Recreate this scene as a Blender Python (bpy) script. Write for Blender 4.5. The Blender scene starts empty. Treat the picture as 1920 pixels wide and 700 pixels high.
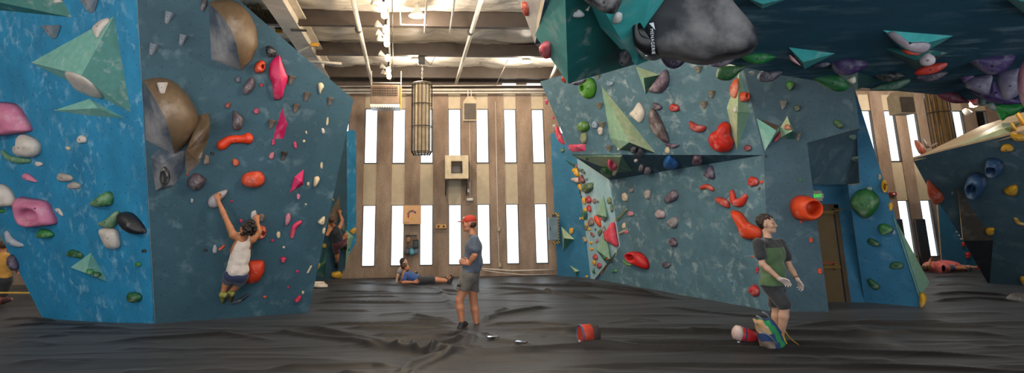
import bpy, bmesh, math, random
import numpy as np
from mathutils import Vector, Matrix, noise
random.seed(7)
SC = bpy.context.scene
C = SC.collection
R = math.radians

# ---------------------------------------------------------------- camera
F, PPX, PPY = 1000.0, 880.0, 208.0
CAM = Vector((0, 0, 1.85))
ROT = Matrix.Rotation(R(-4.2), 3, 'Z') @ Matrix.Rotation(R(90 + 10.5), 3, 'X') @ Matrix.Rotation(-0.01, 3, 'Z')
cd = bpy.data.cameras.new('camera'); cam = bpy.data.objects.new('camera', cd); C.objects.link(cam)
cd.sensor_fit = 'HORIZONTAL'; cd.sensor_width = 36.0; cd.lens = 36.0 * F / 1920
cd.shift_x = (960 - PPX) / 1920; cd.shift_y = (PPY - 350) / 1920
cd.clip_start = 0.05; cd.clip_end = 200
cam.matrix_world = Matrix.Translation(CAM) @ ROT.to_4x4()
SC.camera = cam

def ray(px, py): return (ROT @ Vector(((px - PPX) / F, -(py - PPY) / F, -1.0)))
def atY(px, py, y):
    d = ray(px, py); return CAM + d * (y / d.y)
def atZ(px, py, z=0.0):
    d = ray(px, py); return CAM + d * ((z - CAM.z) / d.z)
class Plane:
    def __init__(s, a, b, c):
        s.o = a.copy(); n = (b - a).cross(c - a).normalized()
        if n.dot(CAM - a) < 0: n = -n
        s.n = n
        up = Vector((0, 0, 1)) - n * n.z
        if up.length < 0.15: up = Vector((0, 1, 0)) - n * n.y
        s.v = up.normalized(); s.u = s.v.cross(n).normalized()     # u = right as seen from the front
    def hit(s, px, py, h=0.0):
        d = ray(px, py); o = s.o + s.n * h
        return CAM + d * ((o - CAM).dot(s.n) / d.dot(s.n))
    def uv(s, p): q = p - s.o; return (q.dot(s.u), q.dot(s.v))
    def pt(s, u, v, h=0.0): return s.o + s.u * u + s.v * v + s.n * h

# ---------------------------------------------------------------- materials
def srgb(c):
    if isinstance(c, str):
        c = c.lstrip('#'); c = [int(c[i:i+2], 16) / 255 for i in (0, 2, 4)]
    return tuple((x / 12.92 if x <= 0.04045 else ((x + 0.055) / 1.055) ** 2.4) for x in c) + (1.0,)
_mats = {}
def _new(name):
    m = bpy.data.materials.new(name); m.use_nodes = True
    nt = m.node_tree; b = nt.nodes['Principled BSDF']
    return m, nt, b
def nz(nt, scale, detail=3, rough=0.55, vec=None, dim='3D', dist=0.0):
    n = nt.nodes.new('ShaderNodeTexNoise'); n.noise_dimensions = dim
    n.inputs['Scale'].default_value = scale; n.inputs['Detail'].default_value = detail
    n.inputs['Roughness'].default_value = rough; n.inputs['Distortion'].default_value = dist
    if vec is not None: nt.links.new(vec, n.inputs['Vector'])
    return n
def ramp(nt, fac, a, b, ca=(0, 0, 0, 1), cb=(1, 1, 1, 1)):
    r = nt.nodes.new('ShaderNodeValToRGB'); e = r.color_ramp.elements
    e[0].position = a; e[1].position = b; e[0].color = ca; e[1].color = cb
    nt.links.new(fac, r.inputs['Fac']); return r.outputs['Color']
def mix(nt, fac, a, b, mode='MIX'):
    m = nt.nodes.new('ShaderNodeMix'); m.data_type = 'RGBA'; m.blend_type = mode
    for k, v in ((0, fac), (6, a), (7, b)):
        if hasattr(v, 'links') or isinstance(v, bpy.types.NodeSocket): nt.links.new(v, m.inputs[k])
        else: m.inputs[k].default_value = v
    return m.outputs[2]
def bump(nt, b, height, strength=0.3, dist=0.01):
    n = nt.nodes.new('ShaderNodeBump'); n.inputs['Strength'].default_value = strength; n.inputs['Distance'].default_value = dist
    nt.links.new(height, n.inputs['Height']); nt.links.new(n.outputs['Normal'], b.inputs['Normal'])
def coord(nt, kind='Object'):
    t = nt.nodes.new('ShaderNodeTexCoord'); return t.outputs[kind]
def mapping(nt, vec, scale=(1, 1, 1), rot=(0, 0, 0)):
    m = nt.nodes.new('ShaderNodeMapping'); m.inputs['Scale'].default_value = scale; m.inputs['Rotation'].default_value = rot
    nt.links.new(vec, m.inputs['Vector']); return m.outputs['Vector']

def simple(name, col, rough=0.6, metal=0.0, var=0.12, bscale=60, bstr=0.15, emit=None, spec=0.5):
    if name in _mats: return _mats[name]
    m, nt, b = _new(name); c = srgb(col)
    o = coord(nt)
    n = nz(nt, 6, 4, vec=o)
    d = tuple(x * (1 - var * 2) for x in c[:3]) + (1,)
    l = tuple(min(1, x * (1 + var)) for x in c[:3]) + (1,)
    nt.links.new(ramp(nt, n.outputs['Fac'], 0.3, 0.7, d, l), b.inputs['Base Color'])
    b.inputs['Roughness'].default_value = rough; b.inputs['Metallic'].default_value = metal
    b.inputs['Specular IOR Level'].default_value = spec
    if bstr: bump(nt, b, nz(nt, bscale, 2, vec=o).outputs['Fac'], bstr, 0.004)
    if emit:
        b.inputs['Emission Color'].default_value = srgb(emit[0]); b.inputs['Emission Strength'].default_value = emit[1]
    _mats[name] = m; return m

def hold_mat(col, chalk=0.35, rough=0.5, name=None, big=False):
    key = name or 'hold_' + col.lstrip('#') + ('_%d' % int(chalk * 100)) + ('_g' if rough < .4 else '')
    if key in _mats: return _mats[key]
    m, nt, b = _new(key); c = srgb(col); o = coord(nt)
    base = mix(nt, ramp(nt, nz(nt, 9, 3, vec=o).outputs['Fac'], .3, .7), tuple(x * .78 for x in c[:3]) + (1,), c)
    if chalk > 0:
        f = ramp(nt, nz(nt, 1.9 if big else 6, 5, .58, vec=o, dist=.15 if big else .3).outputs['Fac'], .60 - chalk * .25, .95 - chalk * .12)
        base = mix(nt, f, base, mix(nt, .62, c, srgb('#d8d0cc')))
    # fine speckle
    if not big: base = mix(nt, ramp(nt, nz(nt, 190, 1, vec=o).outputs['Fac'], .68, .74), base, tuple(x * .55 for x in c[:3]) + (1,))
    nt.links.new(base, b.inputs['Base Color']); b.inputs['Roughness'].default_value = rough
    bump(nt, b, nz(nt, 70, 3, vec=o).outputs['Fac'], .25, .004)
    _mats[key] = m; return m

def paint(name, col, chalk=0.4, chcol='#9db4bd', dots=True, scale=1.0, streak=(1, 1, 1)):
    """climbing wall paint: gritty, chalk-smeared, with the grid of bolt sockets; UV in metres"""
    if name in _mats: return _mats[name]
    m, nt, b = _new(name); c = srgb(col); uv = coord(nt, 'UV')
    v = mapping(nt, uv, streak)
    n1 = nz(nt, 1.1 * scale, 5, .6, vec=v)
    base = mix(nt, ramp(nt, n1.outputs['Fac'], .3, .72), tuple(x * .72 for x in c[:3]) + (1,), tuple(min(1, x * 1.18) for x in c[:3]) + (1,))
    n2 = nz(nt, 3.4 * scale, 5, .6, vec=v, dist=.35)
    n3 = nz(nt, .8 * scale, 2, .5, vec=uv)
    f = ramp(nt, n2.outputs['Fac'], .56 - .08 * chalk, .82 - .1 * chalk)
    f2 = ramp(nt, n3.outputs['Fac'], .40, .62)
    mm = nt.nodes.new('ShaderNodeMath'); mm.operation = 'MULTIPLY'; nt.links.new(f, mm.inputs[0]); nt.links.new(f2, mm.inputs[1])
    m2 = nt.nodes.new('ShaderNodeMath'); m2.operation = 'MULTIPLY'; nt.links.new(mm.outputs[0], m2.inputs[0]); m2.inputs[1].default_value = min(1, .4 + .6 * chalk)
    base = mix(nt, m2.outputs[0], base, srgb(chcol))
    # grit speckle
    base = mix(nt, ramp(nt, nz(nt, 90, 2, .7, vec=uv).outputs['Fac'], .56, .70), base, tuple(min(1, x * 1.5 + .01) for x in c[:3]) + (1,))
    base = mix(nt, ramp(nt, nz(nt, 60, 2, .7, vec=uv).outputs['Fac'], .60, .72), base, tuple(x * .6 for x in c[:3]) + (1,))
    if dots:
        vo = nt.nodes.new('ShaderNodeTexVoronoi'); vo.voronoi_dimensions = '2D'; vo.feature = 'F1'
        vo.inputs['Scale'].default_value = 4.6; vo.inputs['Randomness'].default_value = .55
        nt.links.new(uv, vo.inputs['Vector'])
        d = ramp(nt, vo.outputs['Distance'], .030, .046, (.8, .8, .8, 1), (0, 0, 0, 1))
        base = mix(nt, d, base, srgb('#0a0e10'))
    nt.links.new(base, b.inputs['Base Color']); b.inputs['Roughness'].default_value = .62
    b.inputs['Specular IOR Level'].default_value = .4
    bump(nt, b, nz(nt, 120, 2, .7, vec=uv).outputs['Fac'], .35, .006)
    _mats[name] = m; return m

# ---------------------------------------------------------------- object helpers
def ploc(p):
    v = Vector((0, 0, 0))
    while p is not None: v += p.location; p = p.parent
    return v
def link_mesh(name, me, mat=None, parent=None, smooth=False):
    o = bpy.data.objects.new(name, me); C.objects.link(o)
    if mat is not None and not me.materials:
        for m in (mat if isinstance(mat, (list, tuple)) else [mat]): me.materials.append(m)
    if parent is not None: o.parent = parent
    if smooth: me.polygons.foreach_set('use_smooth', [True] * len(me.polygons))
    return o
def pydata(name, verts, faces, mat=None, parent=None, smooth=False, fmat=None, center=True):
    vs = [Vector(v) for v in verts]
    c = Vector((0, 0, 0))
    if center and vs:
        c = sum(vs, Vector((0, 0, 0))) / len(vs)
        if parent is not None: c = Vector((0, 0, 0)) + ploc(parent)
    me = bpy.data.meshes.new(name); me.from_pydata([tuple(v - c) for v in vs], [], faces); me.update()
    if fmat: 
        for m in mat: me.materials.append(m)
        me.polygons.foreach_set('material_index', fmat)
    o = bpy.data.objects.new(name, me); C.objects.link(o)
    if not fmat and mat is not None: me.materials.append(mat)
    if smooth: me.polygons.foreach_set('use_smooth', [True] * len(me.polygons))
    o.location = c
    if parent is not None:
        o.parent = parent; o.location = (0, 0, 0)
    return o
def bm_obj(name, bm, mat=None, parent=None, smooth=False):
    bmesh.ops.recalc_face_normals(bm, faces=bm.faces[:])
    vs = [v.co.copy() for v in bm.verts]
    c = Vector((0, 0, 0))
    if parent is not None: c = ploc(parent)
    elif vs: c = sum(vs, Vector((0, 0, 0))) / len(vs)
    for v in bm.verts: v.co -= c
    me = bpy.data.meshes.new(name); bm.to_mesh(me); bm.free()
    if mat is not None:
        for m in (mat if isinstance(mat, (list, tuple)) else [mat]): me.materials.append(m)
    if smooth: me.polygons.foreach_set('use_smooth', [True] * len(me.polygons))
    o = bpy.data.objects.new(name, me); C.objects.link(o)
    if parent is not None: o.parent = parent
    else: o.location = c
    return o
def tag(o, label=None, cat=None, group=None, kind=None):
    if label: o['label'] = label
    if cat: o['category'] = cat
    if group: o['group'] = group
    if kind: o['kind'] = kind
    return o
def empty(name, loc, label=None, cat=None, group=None, kind=None):
    o = bpy.data.objects.new(name, None); C.objects.link(o); o.location = loc; o.empty_display_size = .1
    o.matrix_world = Matrix.Translation(Vector(loc))
    return tag(o, label, cat, group, kind)
def bm_box(bm, cx, cy, cz, sx, sy, sz, rot=None, bevel=0, mi=0):
    r = bmesh.ops.create_cube(bm, size=1.0)
    M = Matrix.Translation((cx, cy, cz)) @ (rot.to_4x4() if rot is not None else Matrix.Identity(4)) @ Matrix.Diagonal((sx, sy, sz, 1))
    bmesh.ops.transform(bm, matrix=M, verts=r['verts'])
    fs = {f for v in r['verts'] for f in v.link_faces}
    for f in fs: f.material_index = mi
    if bevel:
        es = list({e for v in r['verts'] for e in v.link_edges})
        bmesh.ops.bevel(bm, geom=es, offset=bevel, segments=2, affect='EDGES', profile=.5)
def bm_tube(bm, pts, rad, n=10, cap=True, mi=0):
    """a round tube along a polyline; rad a number or one per point"""
    pts = [Vector(p) for p in pts]; rings = []
    rr = rad if isinstance(rad, (list, tuple)) else [rad] * len(pts)
    prev = None
    for i, p in enumerate(pts):
        t = (pts[min(i + 1, len(pts) - 1)] - pts[max(i - 1, 0)]).normalized()
        if prev is None:
            a = Vector((0, 0, 1)) if abs(t.z) < .9 else Vector((1, 0, 0)); s = t.cross(a).normalized()
        else: s = (prev - t * prev.dot(t)).normalized()
        prev = s; w = t.cross(s)
        rings.append([bm.verts.new(p + (s * math.cos(2 * math.pi * k / n) + w * math.sin(2 * math.pi * k / n)) * rr[i]) for k in range(n)])
    for a, b in zip(rings, rings[1:]):
        for k in range(n):
            f = bm.faces.new((a[k], a[(k + 1) % n], b[(k + 1) % n], b[k])); f.material_index = mi; f.smooth = True
    if cap:
        for rg in (rings[0][::-1], rings[-1]): 
            f = bm.faces.new(rg); f.material_index = mi
def bm_lathe(bm, o, ax, prof, n=20, mi=0):
    """profile [(radius, height)] revolved about axis ax from o"""
    ax = Vector(ax).normalized(); a = Vector((0, 0, 1)) if abs(ax.z) < .9 else Vector((1, 0, 0))
    s = ax.cross(a).normalized(); w = ax.cross(s); o = Vector(o); rings = []
    for r, h in prof:
        r = max(r, 1e-4)
        rings.append([bm.verts.new(o + ax * h + (s * math.cos(2 * math.pi * k / n) + w * math.sin(2 * math.pi * k / n)) * r) for k in range(n)])
    for a_, b_ in zip(rings, rings[1:]):
        for k in range(n):
            f = bm.faces.new((a_[k], a_[(k + 1) % n], b_[(k + 1) % n], b_[k])); f.material_index = mi; f.smooth = True
    for rg in (rings[0][::-1], rings[-1]):
        f = bm.faces.new(rg); f.material_index = mi
def BM(): return bmesh.new()
LAMP_E = 150
ADDED_LAMPS = [(-6.5, 3.0, 230), (-1.5, 5, 160), (1.0, 7.4, 240), (-9.5, 4, 160), (4, 6.2, 60), (-7, 13.2, 200), (8.5, 13.4, 150), (14, 13.8, 110), (13, 9, 120), (-9.5, 10.5, 60)]
# ---------------------------------------------------------------- reference planes
G = atZ
WY = 15.7                                   # the window wall
A1, A2, A3 = G(85, 598), G(290, 607), G(577, 585)
Ac = atY(256, 0, A2.y - 1.35)
pAL = Plane(A1, A2, Ac); pAR = Plane(A2, A3, Ac)
F1a, F1b = G(585, 526), G(652, 521)
pF = Plane(F1a, F1b, atY(652, 245, 15.0))
pB4 = Plane(G(1040, 515), G(1112, 522), atY(1032, 250, 15.4))
B2a, B5a, B5b_ = G(1118, 523), G(1440, 582), G(1555, 584)
cB = atY(1432, 291, 9.35)
pB2 = Plane(B2a, B5a, cB)
pB5 = Plane(B5a, B5b_, cB)
tB = pB5.hit(1393, 128)
c1 = atY(1072, 290, 12.9)
pB1 = Plane(c1, cB, tB)
R1 = pB2.hit(1163, 462); R2 = pB2.hit(1143, 338)
pB1u = Plane(c1, cB, R2)
L0 = G(1110, 522)
pB3 = Plane(L0, R1, R2)
B6a, B6b = G(1621, 567), G(1735, 575)
pB6 = Plane(B6a, B6b, atY(1605, 175, 9.3))
RZ = 3.3
ra, rb, rc = atZ(1260, 98, RZ), atZ(1780, 180, RZ), atZ(1500, -60, RZ + .12)
pC = Plane(ra, rb, rc)
D1 = G(1857, 530)
pD = Plane(D1, G(1985, 541), atY(1711, 298, 11.3))
pDt = Plane(pD.hit(1711, 298), pD.hit(1920, 247), atY(1840, 236, 12.4))
pE = Plane(G(1765, 503), G(1850, 503), atY(1757, 365, 15.0))

BLUE_LIT = paint('paint_blue_lit', '#2480aa', .6, '#a9cfe0', scale=1.6, streak=(1.3, .75, 1))  # brighter paint holds the direct light falling on the blue faces
SLATE_SHADE = paint('paint_slate_shade', '#2f515f', .3, '#8ea3a8')  # darker copy of the wall paint, shade put into the colour
SLATE3 = paint('paint_grey_slate', '#46606c', .4, '#9aa9ad')
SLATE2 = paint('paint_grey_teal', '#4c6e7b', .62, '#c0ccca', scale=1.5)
TEALB = paint('paint_deep_blue', '#2c6c8c', .3, '#9fb6c2')
NAVY = paint('paint_dark_navy', '#24586f', .9, '#8fb0ba', streak=(.5, 2.2, 1), dots=False)
PALE = paint('paint_teal_daylit', '#8fb0b8', .8, '#dfe8e8', streak=(1, .4, 1))  # paler paint carries the daylight on the inner face
PLY = simple('plywood_edge', '#b39a78', .7)

def slab(name, plane, px, mat, parent, th=.06, planes=None, pts3=None):
    """a wall panel: the outline seen in the photo laid on its plane, with plywood thickness and UVs in metres"""
    pts = pts3 if pts3 else [plane.hit(*p) for p in px]
    nrm = plane.n
    pts = [p - plane.v * .12 if -.05 < p.z < .12 else p for p in pts]
    c = Vector((0, 0, 0)) if parent is None else ploc(parent)
    n = len(pts); back = [p - nrm * th for p in pts]
    verts = [p - c for p in pts] + [p - c for p in back]
    faces = [tuple(range(n)), tuple(range(2 * n - 1, n - 1, -1))] + [(i, i + n, (i + 1) % n + n, (i + 1) % n) for i in range(n)]
    me = bpy.data.meshes.new(name); me.from_pydata([tuple(v) for v in verts], [], faces); me.update()
    if me.polygons[0].normal.dot(nrm) < 0: me.flip_normals()
    me.materials.append(mat); me.materials.append(PLY)
    for i, p in enumerate(me.polygons): p.material_index = 0 if i < 2 else 1
    ul = me.uv_layers.new(name='UVMap')
    for p in me.polygons:
        for li in p.loop_indices:
            v = Vector(me.vertices[me.loops[li].vertex_index].co) + c
            ul.data[li].uv = plane.uv(v)
    o = bpy.data.objects.new(name, me); C.objects.link(o)
    if parent is not None: o.parent = parent
    return o

# ---------------------------------------------------------------- room shell
CONC = None
def concrete():
    m, nt, b = _new('board_marked_concrete'); o = coord(nt)
    n = nz(nt, 2.2, 6, .65, vec=mapping(nt, o, (1, 1, .35)))
    n2 = nz(nt, 60, 3, .7, vec=o)
    base = ramp(nt, n.outputs['Fac'], .3, .72, srgb('#76604f'), srgb('#ab9480'))
    base = mix(nt, ramp(nt, n2.outputs['Fac'], .5, .75), base, srgb('#57493c'))
    nt.links.new(base, b.inputs['Base Color']); b.inputs['Roughness'].default_value = .85
    bump(nt, b, n2.outputs['Fac'], .5, .01); return m
CONC = concrete()
BEIGE = simple('beige_panel', '#bfae93', .7, var=.05)
DARKFR = simple('dark_window_frame', '#4a4540', .4, .5)
STEEL = simple('painted_steel_brown', '#41352b', .6, var=.1)
WHITEST = simple('painted_steel_white', '#c9c0b2', .55, var=.08)
GALV = simple('galvanised_pipe', '#b9b4ab', .4, .6, var=.06)
def glassmat():
    m = bpy.data.materials.new('clear_glass'); m.use_nodes = True; nt = m.node_tree; nt.nodes.clear()
    out = nt.nodes.new('ShaderNodeOutputMaterial'); t = nt.nodes.new('ShaderNodeBsdfTransparent'); g = nt.nodes.new('ShaderNodeBsdfGlossy')
    g.inputs['Roughness'].default_value = .02; t.inputs['Color'].default_value = (.97, .98, .98, 1)
    f = nt.nodes.new('ShaderNodeFresnel'); f.inputs['IOR'].default_value = 1.35; mx = nt.nodes.new('ShaderNodeMixShader')
    nt.links.new(f.outputs[0], mx.inputs[0]); nt.links.new(t.outputs[0], mx.inputs[1]); nt.links.new(g.outputs[0], mx.inputs[2])
    nt.links.new(mx.outputs[0], out.inputs['Surface']); return m
GLASS = glassmat()

XL, XR = -13.0, 20.5
HC = 5.95                                     # insulation height
def wx(px, py): return atY(px, py, WY).x
win_c = [wx(694.5 + 52.7 * i, 300) for i in range(7)]
pitch = (win_c[-1] - win_c[0]) / 6
ww = wx(706.5, 300) - wx(682, 300)
k = 1
left_c = [win_c[0] - pitch * (i + 1) for i in range(12)]
mid_c = [win_c[-1] + pitch * (i + 1) for i in range(8)]
right_c = [wx(p, 215) for p in (1624, 1668, 1709, 1752, 1796, 1840, 1884)]
right_c += [right_c[-1] + .8, right_c[-1] + 1.6]
cents = sorted([c for c in left_c if c > XL + .4] + win_c + [c for c in mid_c if c < right_c[0] - .5] + [c for c in right_c if c < XR - .4])
z0, z1, z2, z3, z4 = .30, 2.0, 3.20, 4.83, 5.28
WW = ww
bm = BM()
edges = [XL] + [v for c in cents for v in (c - WW / 2, c + WW / 2)] + [XR]
for a, b in zip(edges[::2], edges[1::2]):
    bm_box(bm, (a + b) / 2, WY + .05, 3.2, b - a, .1, 6.6)
for c in cents:
    bm_box(bm, c, WY + .06, z0 / 2 - .05, WW, .08, z0 + .1)             # sill block
bm_box(bm, (XL + XR) / 2, WY + .06, 5.95, XR - XL, .1, 1.2)
wall = bm_obj('wall_back', bm, CONC); tag(wall, 'tall brown concrete wall broken by narrow window strips', kind='structure')
bm = BM()
for c in cents:
    bm_box(bm, c, WY + .07, (z1 + z2) / 2, WW, .06, z2 - z1)
    bm_box(bm, c, WY + .07, (z3 + 5.4) / 2, WW, .06, 5.4 - z3)
o = bm_obj('trim_1', bm, BEIGE); tag(o, 'beige infill panels between the windows', kind='structure')
wi = 0
for c in cents:
    for za, zb in ((z0, z1), (z2, z3)):
        wi += 1
        bm = BM(); fw = .022
        for s in (-1, 1): bm_box(bm, c + s * (WW / 2 - fw / 2), WY + .05, (za + zb) / 2, fw, .08, zb - za)
        for z in (za + fw / 2, zb - fw / 2): bm_box(bm, c, WY + .05, z, WW - 2 * fw, .08, fw)
        o = bm_obj('window_%d' % wi, bm, DARKFR); o['kind'] = 'structure'
        bm = BM(); bm_box(bm, c, WY + .06, (za + zb) / 2, WW - 2 * fw, .008, zb - za - 2 * fw)
        bm_obj('window_pane', bm, GLASS, o)
# upper dark band of the wall under the roof
bm = BM(); bm_box(bm, (XL + XR) / 2, WY - .02, 5.72, XR - XL, .05, .52)
o = bm_obj('trim_2', bm, simple('dark_brown_steel', '#4a3d33', .7)); tag(o, 'dark band of siding above the windows', kind='structure')
for nm, x in (('wall_left', XL - .1), ('wall_right', XR + .1)):
    bm = BM(); bm_box(bm, x, (WY + 1) / 2, 3, .2, WY - 1, 6.4)
    o = bm_obj(nm, bm, CONC); o['kind'] = 'structure'

# ceiling: quilted white insulation sagging between brown purlins
def quilt():
    m, nt, b = _new('white_insulation_facing'); o = coord(nt)
    n = nz(nt, 1.3, 5, .6, vec=mapping(nt, o, (.5, 1.6, 1)), dist=.8)
    base = ramp(nt, n.outputs['Fac'], .28, .7, srgb('#c4b9aa'), srgb('#eee8de'))
    base = mix(nt, ramp(nt, nz(nt, 5, 4, .6, vec=o).outputs['Fac'], .62, .75), base, srgb('#8d7c68'))
    nt.links.new(base, b.inputs['Base Color']); b.inputs['Roughness'].default_value = .45
    bump(nt, b, nz(nt, 3, 6, .7, vec=mapping(nt, o, (.6, 1.8, 1)), dist=1.2).outputs['Fac'], .9, .08); return m
QUILT = quilt()
PY_ = [15.05, 12.81, 10.68, 8.55, 6.42, 4.3, 2.1, -.1]
nx, ny = 260, 130
ys0, ys1 = -.6, WY + .2
verts, faces = [], []
for j in range(ny + 1):
    y = ys0 + (ys1 - ys0) * j / ny
    # nearest purlins
    d = min(abs(y - p) for p in PY_)
    sag = min(1, d / 1.05)
    for i in range(nx + 1):
        x = XL - .2 + (XR - XL + .4) * i / nx
        s = (x / 1.52 + .12 * math.sin(y)) % 1.0; sx = min(s, 1 - s) * 2
        zz = HC + .02 - .17 * (sag ** .6) * (sx ** .35) + .05 * noise.noise(Vector((x * 1.7, y * 2.3, 1))) + .02 * noise.noise(Vector((x * 6, y * 6, 3)))
        verts.append((x, y, zz))
for j in range(ny):
    for i in range(nx):
        a = j * (nx + 1) + i; faces.append((a, a + nx + 1, a + nx + 2, a + 1))
o = pydata('ceiling', verts, faces, QUILT, smooth=True); tag(o, 'sagging white insulation quilt under the roof', kind='structure')
bm = BM(); bm_box(bm, (XL + XR) / 2, (ys0 + ys1) / 2, HC + .3, XR - XL + .4, ys1 - ys0, .1)
o = bm_obj('ceiling_deck', bm, STEEL); o['kind'] = 'structure'
for p in PY_:
    bm = BM(); cx = (XL + XR) / 2; L = XR - XL
    bm_box(bm, cx, p + .02, 5.8, L, .03, .36); bm_box(bm, cx, p - .03, 5.615, L, .13, .025); bm_box(bm, cx, p + .05, 5.97, L, .12, .02)
    o = bm_obj('roof_beam', bm, STEEL); tag(o, kind='structure')
# white girder running towards the window wall, with its end plate
g0, g1 = atZ(556, 70, 5.35), atZ(606, 147, 5.35)
bm = BM()
d = (g1 - g0); gd = Vector((d.x, d.y, 0)).normalized(); ang = math.atan2(gd.y, gd.x) - math.pi / 2
rot = Matrix.Rotation(ang, 3, 'Z'); mid = (g0 - gd * 7 + g1) / 2; L = (g1 - g0).length + 7
for w, zc, h in ((.34, 5.36, .03), (.03, 5.56, .42), (.34, 5.76, .03)):
    bm_box(bm, mid.x, mid.y, zc, w, L, h, rot)
g = bm_obj('roof_girder', bm, WHITEST); tag(g, kind='structure')
bm = BM()
e = g0 - gd * 3.2
for k_ in range(2):
    q = atZ(560, 60, 5.30) if k_ else atZ(600, 120, 5.3)
    bm_box(bm, q.x, q.y, 5.335, .3, .1, .02, rot)
bm_obj('girder_plate', bm, STEEL, g)
# unseen wall added behind the viewpoint; its wide gap shaped to steer daylight
bm = BM(); yb_ = -3.0
bm_box(bm, (XR + 13) / 2, yb_, 3, XR - 13, .2, 6.4); bm_box(bm, 0, yb_, 5.55, 26, .2, 1.3); bm_box(bm, -1.2, yb_, 2.5, .5, .25, 5); bm_box(bm, XL + .6, yb_, 3, 1.2, .2, 6.4)
o = bm_obj('wall_front', bm, CONC); tag(o, kind='structure')
for nm, x in (('wall_left_2', XL - .1), ('wall_right_2', XR + .1)):
    bm = BM(); bm_box(bm, x, -1, 3, .2, 4, 6.4); o = bm_obj(nm, bm, CONC); o['kind'] = 'structure'
bm = BM(); bm_box(bm, (XL + XR) / 2, -1.8, HC, XR - XL + .4, 2.5, .1); o = bm_obj('ceiling_2', bm, QUILT); o['kind'] = 'structure'
bm = BM(); bm_box(bm, (XL + XR) / 2, -2, -.05, XR - XL + .4, 2.3, .1); o = bm_obj('floor_2', bm, CONC); o['kind'] = 'structure'
# ---------------------------------------------------------------- climbing walls
def wallroot(loc, label): return empty('climbing_wall', loc, label, 'climbing wall')
wA = wallroot(A2, 'large bright blue overhanging climbing wall at the left with a shade-painted slate side face')
slab('blue_face', pAL, [(85, 598), (290, 607), (254.5, -40), (-120, -40), (-120, 205)], BLUE_LIT, wA)
slab('slate_face', pAR, [(290, 607), (577, 585), (663, 187), (497, 43), (400, -41), (254.5, -40)], SLATE_SHADE, wA)
# hidden props at the back of the wall (timber)
WOOD = simple('framing_timber', '#a87b4a', .7)
bm = BM(); q = atY(478, 40, 10.4); bm_box(bm, q.x, q.y, 4.9, .16, .12, 1.5)
o = bm_obj('timber_post', bm, WOOD, wA)
# straw-like twigs round the post
bm = BM(); q = atY(478, 8, 10.2); rnd = random.Random(3)
for i in range(70):
    c0 = q + Vector([rnd.uniform(-.16, .16), rnd.uniform(-.12, .12), rnd.uniform(-.2, .14)])
    d_ = Vector([rnd.uniform(-1, 1) for _ in range(3)]).normalized() * .12
    bm_tube(bm, [c0 - d_, c0 + Vector((0, 0, .03)), c0 + d_], .006, 4)
o = bm_obj('bird_nest', bm, simple('dry_twigs', '#6b5836', .9)); tag(o, 'tangle of dry brown twigs stuck on the timber post above the slate wall', 'nest')

wF = wallroot(F1b, 'far narrow teal climbing wall beyond the slate face, painted lit blue along its edge')
slab('teal_face', pF, [(560, 528), (652, 521), (650, 247), (560, 250)], SLATE_SHADE, wF)
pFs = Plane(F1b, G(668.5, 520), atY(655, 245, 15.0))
slab('blue_side', pFs, [(652, 521), (668.5, 520), (668, 248), (660, 243), (650, 247)], BLUE_LIT, wF)

wB = wallroot(B5a, 'large grey-teal climbing wall on the right with a jutting upper face and a door alcove')
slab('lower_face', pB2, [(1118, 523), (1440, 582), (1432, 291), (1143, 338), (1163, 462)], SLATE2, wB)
slab('underside_face', pB1u, None, SLATE_SHADE, wB, pts3=[c1, cB, R2])  # underside in the darker slate, its shade put into the paint
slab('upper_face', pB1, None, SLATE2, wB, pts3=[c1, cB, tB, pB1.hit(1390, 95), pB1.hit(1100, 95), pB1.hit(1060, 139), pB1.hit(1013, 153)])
slab('front_face', pB5, [(1440, 582), (1555, 584), (1513, 268), (1612, 240), (1602, 168), (1590, 120), (1392, 118), (1432, 291)], SLATE3, wB)
L1, L2 = pB3.hit(1097, 430), pB3.hit(1068, 292)
slab('pale_face', pB3, [(1108, 523), (1163, 462), (1143, 338), (1072, 291), (1064, 292), (1094, 430)], PALE, wB)
slab('back_face', pB4, [(1045, 516), (1125, 524), (1130, 420), (1130, 250), (1032, 250)], TEALB, wB)
# door alcove
qa, qb = pB5.hit(1513, 268), pB6.hit(1612, 240)
qc, qd = pB6.hit(1612, 346) + Vector((0, .05, 0)), pB5.hit(1520, 346) + Vector((0, .35, 0))
pB7 = Plane(qa, qb, qd)
slab('alcove_hood', pB7, [(1513, 268), (1614, 240), (1614, 346), (1518, 346)], SLATE3, wB)
slab('right_face', pB6, [(1621, 567), (1735, 575), (1605, 175), (1598, 150), (1606, 240), (1612, 345), (1590, 347)], TEALB, wB)
yal = G(1590, 567).y + .05
pAl = Plane(G(1540, 567), G(1592, 567), G(1540, 567) + Vector((0, 0, 1)))
al = [pAl.hit(*p) for p in ((1500, 566), (1625, 567), (1625, 330), (1500, 330))]
slab('alcove_back', pAl, [(1500, 566.5), (1640, 567), (1640, 300), (1500, 300)], TEALB, wB)

wC = wallroot(atZ(1500, 100, RZ), 'huge dark navy roof overhang hanging across the upper right')
th = .55
slab('underside_face', pC, [(1003, 82), (1060, 100), (1190, 105), (1260, 98), (1470, 142), (1600, 163), (1780, 180), (1990, 226), (2350, 300), (2600, -150), (1055, -150)], NAVY, wC, th=.1)
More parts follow.
